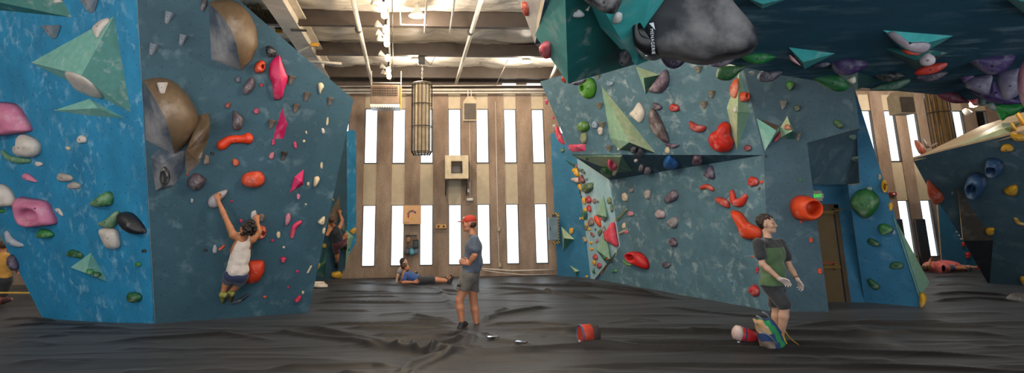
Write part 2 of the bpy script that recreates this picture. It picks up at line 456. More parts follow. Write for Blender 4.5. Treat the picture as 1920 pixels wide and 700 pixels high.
# grey plywood side facing the room, and the rear edge above the lip
WOODG = paint('weathered_plywood', '#a79d92', .5, '#cfc8bf', dots=False, streak=(3, .5, 1))
s0, s1 = pC.hit(1003, 82), pC.hit(1062, -45)
pCs = Plane(s0, s1, s0 + Vector((-.28, 0, 1)))
slab('plywood_side', pCs, None, WOODG, wC, pts3=[s0, s1, s1 + Vector((-.35, 0, 1.1)), s0 + Vector((-.35, 0, 1.1))])
l0, l1 = pC.hit(1003, 82), pC.hit(1990, 226)
pCl = Plane(l0, l1, l0 + Vector((-.05, .15, 1)))
slab('rear_edge', pCl, None, NAVY, wC, pts3=[pC.hit(1003, 82) + Vector((0, .0, .1)), pC.hit(1260, 98) + Vector((0, 0, .1)), pC.hit(1780, 180) + Vector((0, 0, .1)), pC.hit(1780, 180) + Vector((0, 0, 1.1)), pC.hit(1003, 82) + Vector((0, 0, 1.1))])

wD = wallroot(D1, 'dark teal boulder-shaped climbing wall at the far right with a pale slanted top')
slab('teal_face', pD, [(1857, 530), (2250, 560), (2250, 160), (1920, 247), (1777, 281), (1711, 298), (1740, 352), (1790, 425)], SLATE3, wD)
slab('pale_top_face', pDt, [(1711, 298), (1777, 281), (1920, 247), (2250, 160), (2250, 105), (1840, 236)], paint('paint_cream', '#cbb592', .5, '#e2d8c8', dots=False), wD)
# brown and black facets at the arete
q0, q1, q2 = pD.hit(1796, 352, .0), pD.hit(1806, 452, .22), pD.hit(1862, 451, .0)
q3 = pD.hit(1857, 531)
pQ = Plane(q0, q1, q2); pQ2 = Plane(q1, q2, q3)
slab('brown_facet', pQ, None, paint('paint_brown_grey', '#4d463f', .8, '#8d8176'), wD, pts3=[q0, q1, q2])
slab('black_facet', pQ2, None, paint('paint_black', '#26282b', .3, '#555555'), wD, pts3=[q1, q2, q3])
wE = wallroot(G(1800, 503), 'distant teal climbing wall under the pale-topped boulder by the last window')
slab('teal_face', pE, [(1768, 505), (1900, 506), (1900, 300), (1740, 330), (1757, 365)], TEALB, wE)
# dark wall behind the blue wall's foot at far left
yb = G(-40, 524)
pZ = Plane(G(-60, 524), G(120, 524), atY(0, 400, yb.y - .6))
wZ = wallroot(G(0, 524), 'dark wall far behind the foot of the blue wall')
slab('dark_face', pZ, [(-200, 524), (250, 524), (250, 380), (-200, 380)], paint('paint_dark_green', '#20302c', .3, '#4b5a55'), wZ)
# ---------------------------------------------------------------- climbing holds
CROPS = dict(N=(0, 0, 1), L1=(0, 0, .3429), L2=(0, 230, .3429), L3=(0, 440, .3429), L4=(260, 0, .2857), L5=(260, 180, .2857),
             L6=(440, 60, .2857), L7=(440, 250, .2857), L8=(360, 340, .4), FF=(590, 340, .2711), C6=(980, 0, .2857), C7=(1180, 0, .2572),
             C8=(1480, 0, .3429), R1=(1010, 120, .3143), R2=(1020, 300, .3429), R3=(1180, 120, .3143), R4=(1200, 290, .4143),
             R5=(1400, 120, .3143), R6=(1380, 340, .4714), R7=(1500, 340, .3714), P4=(1680, 60, .243), P5=(1040, 280, .2),
             P6=(1040, 400, .2), Q1=(1700, 200, .257), Q2=(1700, 360, .3143))
def cp(crop, p):
    x0, y0, s = CROPS[crop]; return (x0 + p[0] * s, y0 + p[1] * s)
BOLT = simple('black_steel_bolt', '#17181a', .4, .6, bstr=0)
def smooth_outline(uv, per=4):
    n = len(uv); out = []
    for i in range(n):
        p0, p1, p2, p3 = (uv[(i + k) % n] for k in (-1, 0, 1, 2))
        for j in range(per):
            t = j / per
            out.append(tuple(.5 * ((2 * b) + (-a + c) * t + (2 * a - 5 * b + 4 * c - d) * t * t + (-a + 3 * b - 3 * c + d) * t ** 3)
                             for a, b, c, d in zip(p0, p1, p2, p3)))
    return out
def add_bolt(o, c, n, r=.011):
    bm = BM(); bm_lathe(bm, c - n * .012, n, [(r, 0), (r, .014), (r * .55, .0145), (r * .5, .008)], 10)
    bm_obj('bolt', bm, BOLT, o)
def colmat(col, chalk):
    return hold_mat(col, chalk)
def finish(o, label, cat='climbing hold', group=None): tag(o, label, cat, group); return o

def pillow(plane, uv, h, mat, name='climbing_hold', e=.8, peak=None, rough=.06, K=6, back=0.0, seed=0, cen=None):
    """domed solid grown from an outline (u,v) on a plane"""
    cu = sum(p[0] for p in uv) / len(uv); cv = sum(p[1] for p in uv) / len(uv)
    if cen: cu, cv = cen
    pu, pv = peak if peak else (cu, cv)
    size = math.sqrt(max(1e-6, (max(p[0] for p in uv) - min(p[0] for p in uv)) * (max(p[1] for p in uv) - min(p[1] for p in uv))))
    V = []; n = len(uv); Fc = []
    ks = list(range(-K + 1 if back else 0, K))
    for k in ks:
        a = (abs(k) / K) * math.pi / 2; s = math.cos(a) ** e; hh = math.sin(a) ** e * (h if k >= 0 else -back)
        ou, ov = cu + (pu - cu) * abs(k) / K, cv + (pv - cv) * abs(k) / K
        for (u, v) in uv:
            w = Vector((u * 5 + seed, v * 5, k * .25)); d = 1 + rough * noise.noise(w * (0.5 / max(size, .05)) * .8)
            V.append(plane.pt(ou + (u - cu) * s * d, ov + (v - cv) * s * d, hh * (1 + .12 * noise.noise(w * .7))))
    for r in range(len(ks) - 1):
        for i in range(n):
            a, b = r * n + i, r * n + (i + 1) % n; Fc.append((a, b, b + n, a + n))
    top = len(V); V.append(plane.pt(pu, pv, h * 1.0)); r = (len(ks) - 1) * n
    for i in range(n): Fc.append((r + i, r + (i + 1) % n, top))
    if back:
        bt = len(V); V.append(plane.pt(pu, pv, -back))
        for i in range(n): Fc.append(((i + 1) % n, i, bt))
    else: Fc.append(tuple(range(n))[::-1])
    bm = BM(); vs = [bm.verts.new(v) for v in V]
    for f in Fc: bm.faces.new([vs[i] for i in f])
    o = bm_obj(name, bm, mat, smooth=True)
    return o
SEED = [0]
def B(crop, plane, x, y, w, h, col, label, rot=0, ht=None, chalk=.35, bolt=None, e=.75, sq=2.4, group=None, hole=None):
    """rounded hold given by centre, width, height (crop pixels)"""
    SEED[0] += 1; rn = random.Random(SEED[0] * 13)
    pts = []; N = 20 if w * CROPS[crop][2] > 8 else 12
    ph = rn.uniform(0, 6); amp = .07
    for i in range(N):
        t = 2 * math.pi * i / N; c, s = math.cos(t), math.sin(t)
        r = 1 / ((abs(c) ** sq + abs(s) ** sq) ** (1 / sq)) * (1 + amp * math.sin(3 * t + ph) + .04 * math.sin(5 * t + ph * 2))
        px, py = c * r * w / 2, -s * r * h / 2; a = R(rot)
        q = cp(crop, (x + px * math.cos(a) - py * math.sin(a), y + px * math.sin(a) + py * math.cos(a)))
        pts.append(plane.uv(plane.hit(*q)))
    wu = max(p[0] for p in pts) - min(p[0] for p in pts); wv = max(p[1] for p in pts) - min(p[1] for p in pts)
    hh = ht if ht else .42 * min(wu, wv)
    o = pillow(plane, pts, hh, colmat(col, chalk), e=e, seed=SEED[0], K=5)
    if bolt or (bolt is None and min(wu, wv) > .13):
        cu, cv = sum(p[0] for p in pts) / len(pts), sum(p[1] for p in pts) / len(pts)
        add_bolt(o, plane.pt(cu, cv, hh), plane.n)
    return finish(o, label, group=group)
def O(crop, plane, pts, col, label, ht=None, chalk=.35, peak=None, e=.8, bolt=None, per=4, group=None, rough=.06):
    """hold from a traced outline (crop pixels)"""
    SEED[0] += 1
    uv = [plane.uv(plane.hit(*cp(crop, p))) for p in pts]
    uv = smooth_outline(uv, per) if per > 1 else uv
    wu = max(p[0] for p in uv) - min(p[0] for p in uv); wv = max(p[1] for p in uv) - min(p[1] for p in uv)
    hh = ht if ht else .38 * min(wu, wv)
    pk = plane.uv(plane.hit(*cp(crop, peak))) if peak else None
    o = pillow(plane, uv, hh, colmat(col, chalk), e=e, peak=pk, seed=SEED[0], rough=rough)
    if bolt or (bolt is None and min(wu, wv) > .12):
        cu, cv = pk if pk else (sum(p[0] for p in uv) / len(uv), sum(p[1] for p in uv) / len(uv))
        add_bolt(o, plane.pt(cu, cv, hh), plane.n)
    return finish(o, label, group=group)
def T(crop, plane, path, rad, col, label, flat=.85, chalk=.35, group=None):
    """bar or crescent shaped hold along a path; radii in crop pixels"""
    s = CROPS[crop][2]; P3 = [plane.hit(*cp(crop, p)) for p in path]
    d = (P3[0] - CAM).dot(ROT @ Vector((0, 0, -1)))
    rr = rad if isinstance(rad, (list, tuple)) else [rad] * len(path)
    rr = [r * s * d / F for r in rr]
    # resample
    n = 14; uv = [plane.uv(p) for p in P3]; m = len(uv); S = []
    for i in range(n + 1):
        t = i / n * (m - 1); k = min(int(t), m - 2); f = t - k
        p0, p1, p2, p3 = uv[max(k - 1, 0)], uv[k], uv[k + 1], uv[min(k + 2, m - 1)]
        S.append(tuple(.5 * ((2 * b) + (-a + c) * f + (2 * a - 5 * b + 4 * c - d_) * f * f + (-a + 3 * b - 3 * c + d_) * f ** 3) for a, b, c, d_ in zip(p0, p1, p2, p3)) + (rr[k] * (1 - f) + rr[k + 1] * f,))
    # rounded ends
    def endpts(a, b):
        du, dv = a[0] - b[0], a[1] - b[1]; L = math.hypot(du, dv) or 1; du /= L; dv /= L
        return [(a[0] + du * a[2] * q, a[1] + dv * a[2] * q, a[2] * math.sqrt(max(0, 1 - q * q)) + .001) for q in (.98, .8, .45)]
    S = endpts(S[0], S[1]) + S + endpts(S[-1], S[-2])[::-1]
    bm = BM(); rings = []
    for i, (u, v, r) in enumerate(S):
        a, b = S[max(i - 1, 0)], S[min(i + 1, len(S) - 1)]
        du, dv = b[0] - a[0], b[1] - a[1]; L = math.hypot(du, dv) or 1; nu, nv = -dv / L, du / L
        rings.append([bm.verts.new(plane.pt(u + nu * math.cos(t) * r, v + nv * math.cos(t) * r, max(0, math.sin(t)) * r * flat * 1.2)) for t in [math.pi * k / 8 for k in range(9)]])
    for a, b in zip(rings, rings[1:]):
        for k in range(8): bm.faces.new((a[k], a[k + 1], b[k + 1], b[k]))
        bm.faces.new((a[8], a[0], b[0], b[8]))
    bm.faces.new(rings[0][::-1]); bm.faces.new(rings[-1])
    o = bm_obj('climbing_hold', bm, colmat(col, chalk), smooth=True)
    if max(rr) > .06:
        q = S[len(S) // 2]; add_bolt(o, plane.pt(q[0], q[1], q[2] * flat * 1.2), plane.n)
    return finish(o, label, group=group)
VT = {}
def V(crop, plane, base, peaks, faces, mats, label, th=.0, name='climbing_volume', group=None, bevel=.008, y3=None):
    """plywood volume: base outline on the wall, peak points lifted off it; faces index base then peaks; mats one per face"""
    pts = [plane.hit(*cp(crop, p)) - plane.n * .002 for p in base] + [plane.hit(*cp(crop, p[:2]), p[2]) for p in peaks]
    bm = BM(); vs = [bm.verts.new(p) for p in pts]
    fl = []
    for f in faces: fl.append(bm.faces.new([vs[i] for i in f]))
    try: bm.faces.new([vs[i] for i in range(len(base))][::-1])
    except ValueError: pass
    ms = mats if isinstance(mats, (list, tuple)) else [mats]
    planes = []
    for i, f in enumerate(faces):
        planes.append(Plane(pts[f[0]], pts[f[1]], pts[f[2]]))
        fl[i].material_index = i if len(ms) > 1 else 0
    o = bm_obj(name, bm, ms)
    finish(o, label, 'climbing volume', group)
    return o, planes
def J(crop, plane, x, y, w, h, col, label, rot=0, group=None, chalk=.35):
    """wedge screw-on: wide top, narrow foot, ridged front"""
    a = R(rot)
    def q(px, py):
        return (x + px * math.cos(a) - py * math.sin(a), y + px * math.sin(a) + py * math.cos(a))
    base = [q(-w * .5, -h * .38), q(w * .5, -h * .42), q(w * .18, h * .5), q(-w * .18, h * .5)]
    uv = [plane.uv(plane.hit(*cp(crop, p))) for p in base]
    W = math.hypot(uv[0][0] - uv[1][0], uv[0][1] - uv[1][1]) * .6
    pk = [q(-w * .34, -h * .34), q(w * .36, -h * .34), q(w * .1, h * .36), q(-w * .12, h * .36)]
    V3 = [plane.pt(*p) for p in uv]; pv = [plane.uv(plane.hit(*cp(crop, p))) for p in pk]
    V3 += [plane.pt(p[0], p[1], t) for p, t in zip(pv, (W, W, W * .4, W * .4))]
    bm = BM(); vs = [bm.verts.new(v) for v in V3]
    for f in ((0, 1, 5, 4), (1, 2, 6, 5), (2, 3, 7, 6), (3, 0, 4, 7), (4, 5, 6, 7), (3, 2, 1, 0)): bm.faces.new([vs[i] for i in f])
    bmesh.ops.bevel(bm, geom=bm.edges[:], offset=W * .12, segments=2, affect='EDGES')
    o = bm_obj('climbing_hold', bm, colmat(col, chalk))
    c = (V3[4] + V3[5] + V3[6] + V3[7]) / 4
    add_bolt(o, c, plane.n, .009)
    return finish(o, label, group=group)
def RING(crop, plane, outer, hole, ht, col, label, chalk=.3, dish=.75, group=None, inner=None, lift=0):
    """hold with a hole or a cup: outer outline, hole (cx,cy,rx,ry)"""
    uo = smooth_outline([plane.uv(plane.hit(*cp(crop, p))) for p in outer], 5); n = len(uo)
    cx, cy, rx, ry = hole
    hc = plane.uv(plane.hit(*cp(crop, (cx, cy))))
    def hp(ang, k=1.0): return plane.uv(plane.hit(*cp(crop, (cx + rx * k * math.cos(ang), cy + ry * k * math.sin(ang)))))
    # align hole points with the outline by angle
    ex = plane.uv(plane.hit(*cp(crop, (cx + 1, cy)))); ang0 = []
    hr = []
    for (u, v) in uo:
        best = math.atan2(-(v - hc[1]), (u - hc[0])); hr.append(hp(best))
    prof = [(0, 0), (.12, .45), (.3, .8), (.55, 1.0), (.8, 1.0), (1.0, .82)]
    bm = BM(); rings = []
    for f, z in prof:
        rings.append([bm.verts.new(plane.pt(a[0] + (b[0] - a[0]) * f, a[1] + (b[1] - a[1]) * f, ht * z)) for a, b in zip(uo, hr)])
    for f, z in ((.93, .45), (.8, .08)):
        rings.append([bm.verts.new(plane.pt(hc[0] + (b[0] - hc[0]) * f, hc[1] + (b[1] - hc[1]) * f, ht * z)) for b in hr])
    for a, b in zip(rings, rings[1:]):
        for k in range(n): bm.faces.new((a[k], a[(k + 1) % n], b[(k + 1) % n], b[k]))
    f = bm.faces.new(rings[-1]); bm.faces.new(rings[0][::-1])
    o = bm_obj('climbing_hold', bm, colmat(col, chalk), smooth=True)
    u, v = uo[n // 4]; mu, mv = (u + hr[n // 4][0]) / 2, (v + hr[n // 4][1]) / 2
    add_bolt(o, plane.pt(mu, mv, ht * 1.0), plane.n)
    return finish(o, label, group=group)
def FIN(crop, plane, left, ridge, right, h, mats, label, hs=None):
    """macro with one flat side and one domed side meeting in a curved ridge"""
    def res(c, n=14):
        c = [cp(crop, p) if len(p) == 2 else p[:2] for p in c]; out = []
        L = [0]
        for a, b in zip(c, c[1:]): L.append(L[-1] + math.hypot(a[0] - b[0], a[1] - b[1]))
        for i in range(n + 1):
            t = L[-1] * i / n; k = max(j for j in range(len(L)) if L[j] <= t + 1e-9); k = min(k, len(c) - 2)
            f = (t - L[k]) / max(1e-9, L[k + 1] - L[k]); out.append((c[k][0] + (c[k + 1][0] - c[k][0]) * f, c[k][1] + (c[k + 1][1] - c[k][1]) * f))
        return out
    n = 14; A, Rg, Z = res(left), res(ridge), res(right)
    bm = BM(); rows = []
    prof = [math.sin(math.pi * i / n) ** .6 for i in range(n + 1)]
    Av = [bm.verts.new(plane.hit(*p)) for p in A]
    Rp = [plane.hit(*p, h * prof[i]) for i, p in enumerate(Rg)]; Rv = [bm.verts.new(p) for p in Rp]
    Rv2 = [bm.verts.new(p) for p in Rp]
    Zp = [plane.hit(*p) for p in Z]
    rows = [Rv2]
    for t in (.2, .4, .6, .8, .93, 1.0):
        row = []
        for i in range(n + 1):
            b = Rp[i] + (Zp[i] - Rp[i]) * t
            bul = h * prof[i] * (math.sqrt(max(0, 1 - t * t)) - (1 - t)) * .9
            row.append(bm.verts.new(b + plane.n * bul))
        rows.append(row)
    for i in range(n):
        f = bm.faces.new((Av[i], Av[i + 1], Rv[i + 1], Rv[i])); f.material_index = 1 if len(mats) > 1 else 0; f.smooth = True
    for a, b in zip(rows, rows[1:]):
        for i in range(n): f = bm.faces.new((a[i], a[i + 1], b[i + 1], b[i])); f.smooth = True
    o = bm_obj('climbing_volume', bm, mats)
    return finish(o, label, 'climbing volume')
def HG(crop, pts, col, label, depth=None, chalk=.3, yoff=0, e=.8, top=None, plane=None, per=4, group=None, bolt=True):
    """hold hanging from the roof overhang: traced outline, solid to both sides"""
    SEED[0] += 1
    q = [cp(crop, p) for p in pts]; ty = min(p[1] for p in q); tx = sum(p[0] for p in q) / len(q); by = max(p[1] for p in q)
    pl = plane or pC
    a = pl.hit(tx, ty + (by - ty) * (.25 if top is None else top)); y = a.y + yoff
    c = atY(tx, (ty + by) / 2, y); nrm = (CAM - c); nrm.z = -.35 * nrm.length; nrm.normalize()
    hp = Plane(c, c + nrm.cross(Vector((0, 0, 1))), c + nrm.cross(Vector((0, 0, 1))).cross(nrm))
    uv = smooth_outline([hp.uv(hp.hit(*p)) for p in q], per)
    wu = max(p[0] for p in uv) - min(p[0] for p in uv); wv = max(p[1] for p in uv) - min(p[1] for p in uv)
    d = depth or .42 * min(wu, wv)
    o = pillow(hp, uv, d, colmat(col, chalk), e=e, seed=SEED[0], back=d * .9)
    if bolt and min(wu, wv) > .07: add_bolt(o, c + hp.n * d, hp.n, .01)
    return finish(o, label, group=group)
PINK, WHITE, GREEN, DGRN, BLACK, JIB, ORNG, REDO, RED, MAG, BRN, PUR, YEL, CRM, LIME, GREY, CORAL = (
    '#d07a9c', '#cfc6bd', '#2c7d3c', '#1f5a31', '#1f2126', '#76828e', '#d9481c', '#cc3a20', '#b3202a', '#c41a57', '#6a5c50', '#54465c', '#d9a017', '#d3c09c', '#4f8a2a', '#8c8a8c', '#e0485a')
MINT = hold_mat('#7fbcae', .3, name='mint_volume_paint'); MINTD = hold_mat('#357a74', .2, name='green_and_mint_shade_paint')  # MINTD on mint pyramids: shade of the right faces put into colour
SAGE = hold_mat('#8bb294', .25, name='sage_volume_paint'); CREAMV = hold_mat('#b7c79c', .35, name='cream_green_volume_paint'); SAGED = hold_mat('#3c7262', .2, name='dark_green_and_sage_shade_paint')  # SAGED on sage volumes: faces turned away, shade painted in
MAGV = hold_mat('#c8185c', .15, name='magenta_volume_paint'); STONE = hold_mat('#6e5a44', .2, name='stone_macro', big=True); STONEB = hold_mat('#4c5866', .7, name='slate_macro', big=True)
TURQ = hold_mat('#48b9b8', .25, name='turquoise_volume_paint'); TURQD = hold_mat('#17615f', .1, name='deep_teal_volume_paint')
# ================= bright blue face =================
V('L1', pAL, [(-120, -120), (-120, 45), (395, 96), (325, -40)], [(-90, -5, .3)], [(0, 1, 4), (1, 2, 4), (2, 3, 4), (3, 0, 4)], MINTD, 'dark green volume cut off by the top left corner of the blue wall')
B('L1', pAL, 322, 8, 42, 26, WHITE, 'white hold on the edge of the dark green corner volume', ht=.06)
J('L1', pAL, 505, 30, 78, 88, JIB, 'grey wedge hold near the top edge of the blue wall')
J('L1', pAL, 300, 172, 80, 86, JIB, 'grey wedge hold left of the big mint pyramid on the blue wall')
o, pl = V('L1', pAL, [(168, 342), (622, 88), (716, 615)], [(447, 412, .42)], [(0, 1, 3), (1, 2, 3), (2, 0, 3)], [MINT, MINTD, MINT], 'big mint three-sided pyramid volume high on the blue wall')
pt1, pt3 = pl[0], pl[2]
O('L1', pt1, [(516, 150), (583, 102), (604, 112), (560, 170), (536, 212), (520, 185)], WHITE, 'white hold at the top point of the big mint pyramid', ht=.07)
O('L1', pt3, [(358, 395), (440, 412), (520, 470), (562, 530), (500, 522), (420, 485)], WHITE, 'white leaf hold under the tip of the big mint pyramid', ht=.07)
V('L1', pAL, [(288, 605), (490, 540), (683, 648), (480, 632)], [(535, 592, .16)], [(0, 1, 4), (1, 2, 4), (2, 3, 4), (3, 0, 4)], MINT, 'flat pale mint volume just below the big pyramid')
RING('N', pAL, [(-22, 205), (-8, 192), (28, 194), (46, 212), (61, 240), (54, 248), (12, 254), (-20, 250)], (3, 236, 13, 13), .2, PINK, 'pink ring hold cut by the left edge, upper of two')
RING('L2', pAL, [(97, 412), (180, 414), (262, 433), (295, 490), (315, 552), (240, 566), (165, 566), (128, 520)], (205, 500, 48, 38), .2, PINK, 'large pink ring hold with an oval hole low on the blue wall')
O('L2', pAL, [(130, 65), (195, 82), (226, 118), (224, 165), (195, 186), (135, 186), (100, 165), (100, 128), (124, 112)], WHITE, 'knobbly white hold below the upper pink ring', ht=.2, peak=(165, 130))
T('L2', pAL, [(18, 160), (50, 190), (105, 207), (160, 208)], [10, 17, 19, 13], '#5f8f6d', 'green banana hold under the knobbly white one')
B('L2', pAL, 452, 92, 50, 44, WHITE, 'small white three-lobed hold on chalky middle of blue wall')
B('L2', pAL, 375, 140, 28, 16, CRM, 'tiny cream chip beside chalk smears on the blue wall', rot=30)
B('L2', pAL, 215, 226, 40, 26, WHITE, 'small white chip right of the green banana hold', rot=15)
O('L2', pAL, [(128, 290), (145, 276), (180, 295), (207, 325), (165, 318), (134, 305)], PINK, 'small pink sliver hold above the lower pink ring')
B('L2', pAL, 358, 300, 84, 44, '#a9a199', 'upper of two speckled grey oval holds', rot=10)
B('L2', pAL, 409, 345, 70, 38, '#a9a199', 'lower of two speckled grey oval holds')
O('L2', pAL, [(-80, 345), (10, 333), (62, 365), (92, 435), (60, 457), (-80, 457)], WHITE, 'big rounded white hold cut by the left edge of the frame', ht=.18)
B('L2', pAL, 10, 483, 42, 22, GREEN, 'small green hold under the big rounded white one')
O('L2', pAL, [(302, 472), (325, 470), (342, 492), (345, 511), (318, 492)], WHITE, 'thin white chip right of the lower pink ring', ht=.03)
O('L2', pAL, [(508, 447), (555, 400), (597, 377), (622, 402), (616, 445), (565, 458)], GREEN, 'chalky green wedge hold above the black one, highest of the green ones', ht=.16, chalk=.6, peak=(575, 420))
O('L2', pAL, [(552, 545), (600, 520), (645, 483), (658, 502), (640, 558), (612, 575), (560, 562)], GREEN, 'chalk-whitened green hold touching the black hold', ht=.13, chalk=.8)
O('L2', pAL, [(660, 500), (715, 490), (760, 525), (802, 588), (790, 608), (735, 602), (685, 560)], BLACK, 'glossy black pointed hold beside the corner of the blue wall', ht=.2, chalk=.1, peak=(735, 545))
O('L2', pAL, [(552, 580), (620, 577), (655, 602), (658, 682), (602, 688), (568, 640)], WHITE, 'white triangular hold hanging under the chalky green one', ht=.15, peak=(630, 620))
O('L2', pAL, [(208, 618), (228, 582), (278, 590), (300, 612), (284, 628), (225, 628)], GREEN, 'green double leaf hold under the lower pink ring', ht=.1)
T('L2', pAL, [(42, 605), (60, 640), (92, 662), (126, 672)], [15, 24, 20, 8], '#a7adb8', 'curved grey-white hold at the sloping left edge of the blue wall')
O('L3', pAL, [(368, 100), (395, 82), (440, 95), (460, 115), (448, 130), (400, 120), (372, 115)], DGRN, 'green hold left of the small mint pyramid')
o, pl = V('L3', pAL, [(385, 180), (498, 98), (589, 260)], [(470, 212, .16)], [(0, 1, 3), (1, 2, 3), (2, 0, 3)], [MINT, MINTD, MINT], 'small mint pyramid volume low on the blue wall')
B('L3', pl[1], 492, 205, 42, 34, GREEN, 'left green knob on the small mint pyramid')
B('L3', pl[1], 530, 220, 46, 30, DGRN, 'right green knob on the small mint pyramid')
B('L3', pAL, 789, 90, 26, 18, BLACK, 'little black hold by the corner of the blue wall')
B('L3', pAL, 757, 163, 33, 26, GREEN, 'small round green hold by the corner of the blue wall')
O('L3', pAL, [(702, 332), (720, 314), (765, 322), (779, 345), (764, 366), (715, 364)], DGRN, 'dark green hold lowest on the blue wall', ht=.1)
# purple hold on the hidden flank, peeking past the sloping edge
B('N', pAL, 27, 493, 14, 30, PUR, 'purple hold peeking past the sloping left edge of the blue wall', rot=-20, ht=.1)
# ================= slate side face =================
FIN('L4', pAR, [(458, 15), (478, 390), (672, 467)], [(458, 15), (540, 100), (602, 185), (642, 290), (672, 467)], [(458, 15), (545, -8), (640, 5), (722, 75), (772, 180), (786, 290), (750, 385), (672, 467)], .55, [STONE, STONEB], 'big domed stone-grey macro with a flat blue-grey side high on the slate face')
FIN('N', pAR, [(268.5, 151), (273.5, 263), (327, 291)], [(268.5, 151), (290, 185), (307, 215), (320, 255), (327, 291)], [(268.5, 151), (292, 144), (325, 150), (352, 178), (370, 208), (375, 232), (360, 262), (327, 291)], .5, [STONE, STONEB], 'big domed stone-grey macro with a white hold on it beside the wall corner')
V('L5', pAR, [(400, 125), (458, 112), (470, 175), (455, 290), (400, 440), (310, 530), (305, 355)], [(466, 190, .34), (318, 358, .4)], [(0, 1, 7), (0, 7, 8), (0, 8, 6), (1, 2, 7), (2, 3, 7), (3, 4, 8, 7), (4, 5, 8), (5, 6, 8)], STONE, 'brown curved macro tucked behind the lower stone dome')
V('L5', pAR, [(135, 350), (80, 400), (100, 545), (112, 622), (150, 612), (235, 585), (290, 510), (310, 430), (308, 362)], [(150, 440, .22), (152, 600, .18)], [(0, 1, 9), (1, 2, 9), (2, 3, 10, 9), (3, 4, 10), (4, 5, 10), (5, 6, 9, 10), (6, 7, 9), (7, 8, 9), (8, 0, 9)], STONEB, 'dusty blue-grey curved macro under the stone dome')
RING('L5', pAR, [(182, 446), (205, 470), (214, 515), (208, 560), (190, 578), (165, 570), (150, 530), (152, 480)], (180, 520, 20, 42), .3, BLACK, 'black oval hold with a chalky rim on the blue-grey macro', chalk=.7)
J('L4', Plane(pAR.hit(292, 170, .35), pAR.hit(330, 170, .35), pAR.hit(300, 210, .4)), 156, 578, 80, 92, WHITE, 'off-white wedge hold near the top of the lower stone dome')
J('L4', pAR, 195, 112, 74, 96, JIB, 'grey wedge hold, highest of three at the top of the slate face', rot=18)
J('L4', pAR, 288, 258, 68, 88, JIB, 'grey wedge hold in the middle, nearest the upper stone dome', rot=18)
J('L4', pAR, 94, 320, 74, 96, JIB, 'grey wedge hold closest to the blue corner', rot=18)
B('L4', pAR, 428, 30, 42, 90, '#3c3a40', 'dark hold at the very top beside the upper stone dome', rot=12)
RING('L4', pAR, [(795, 396), (825, 405), (832, 440), (815, 475), (785, 484), (760, 470), (762, 425)], (815, 440, 10, 13), .16, ORNG, 'round orange hold with a dimple right of the upper stone dome')
B('L4', pAR, 652, 522, 34, 44, '#4a4c5c', 'small dark purple hold under the upper stone dome', rot=-15)
O('L4', pAR, [(685, 570), (738, 505), (760, 520), (764, 560), (740, 600), (700, 623), (684, 610)], '#5b4c55', 'mauve pointed hold left of the long magenta one', ht=.12)
B('L4', pAR, 805, 560, 26, 18, RED, 'tiny red hold between mauve and magenta holds')
O('L6', pAR, [(206, 98), (235, 93), (275, 125), (266, 158), (226, 163), (208, 135)], BLACK, 'black hold just above the long magenta hold', ht=.14, peak=(235, 125))
O('L6', pAR, [(283, 157), (298, 165), (335, 270), (348, 312), (325, 380), (305, 438), (256, 437), (245, 345), (223, 285), (240, 200)], MAG, 'long glossy magenta hold with a waist, topmost magenta one', ht=.16, chalk=.1, peak=(290, 290))
J('L6', pAR, 370, 315, 56, 74, BRN, 'brown wedge hold touching the long magenta hold', rot=15)
J('L6', pAR, 472, 424, 52, 72, BRN, 'brown wedge hold below the cream one near the right edge', rot=12)
J('L6', pAR, 401, 500, 52, 72, BRN, 'brown wedge hold midway between the two big magenta shapes', rot=12)
J('L6', pAR, 242, 605, 58, 74, BRN, 'brown wedge hold left of the magenta spike', rot=12)
J('L6', pAR, 625, 455, 44, 66, BRN, 'brown wedge hold nearest the right edge of slate face', rot=8)
O('L6', pAR, [(548, 340), (573, 335), (586, 360), (570, 385), (560, 410), (550, 380)], CRM, 'cream teardrop hold highest near the sloping top edge', ht=.07)
V('N', pAR, [(529, 202.5), (538.5, 233), (531.5, 261), (512.5, 261), (515, 248)], [(535, 230, .13)], [(0, 1, 5), (1, 2, 5), (2, 3, 5), (3, 4, 5), (4, 0, 5)], MAGV, 'magenta spike volume in the middle of the slate face')
B('L6', pAR, 608, 588, 16, 56, CRM, 'thin cream stick hold near the right edge', rot=6)
B('L6', pAR, 580, 650, 22, 40, WHITE, 'small off-white hold below the thin cream stick', rot=-15)
B('L6', pAR, 470, 660, 12, 22, CRM, 'tiny cream chip right of the magenta spike', rot=-15)
B('L6', pAR, 176, 350, 26, 20, RED, 'tiny red hold left of the long magenta waist')
B('L6', pAR, 142, 520, 38, 40, '#a8405a', 'small rosy hold above the brown cone', rot=20)
O('L5', pAR, [(615, 110), (630, 96), (682, 150), (668, 215), (640, 223), (615, 205)], '#5d5055', 'brown cone hold above the orange bone hold', ht=.16, peak=(665, 152))
B('L5', pAR, 586, 62, 34, 42, '#8e3a30', 'small dark red hold above and left of the brown cone', rot=35)
T('L5', pAR, [(548, 322), (600, 288), (675, 284), (712, 280)], [34, 28, 26, 40], '#e2401a', 'orange bone-shaped hold with a taped middle', chalk=.15)
B('L5', pAR, 388, 386, 66, 66, '#8f8a84', 'grey round hold left of the brown egg below the domes')
B('L5', pAR, 445, 420, 42, 66, '#7a6657', 'brown egg hold right of the grey round one', rot=5)
B('L5', pAR, 483, 378, 26, 20, BLACK, 'tiny black hold above the brown egg')
B('L5', pAR, 320, 518, 18, 14, RED, 'tiny red hold under the curved brown macro')
O('L5', pAR, [(320, 550), (372, 506), (435, 540), (430, 582), (382, 620), (335, 600)], '#4c4048', 'dark plum lumpy hold above the climber\'s raised hand', ht=.15)
O('L5', pAR, [(617, 415), (640, 414), (660, 437), (645, 463), (618, 452)], '#c4502a', 'small orange-red hold between the bone and the orange potato')
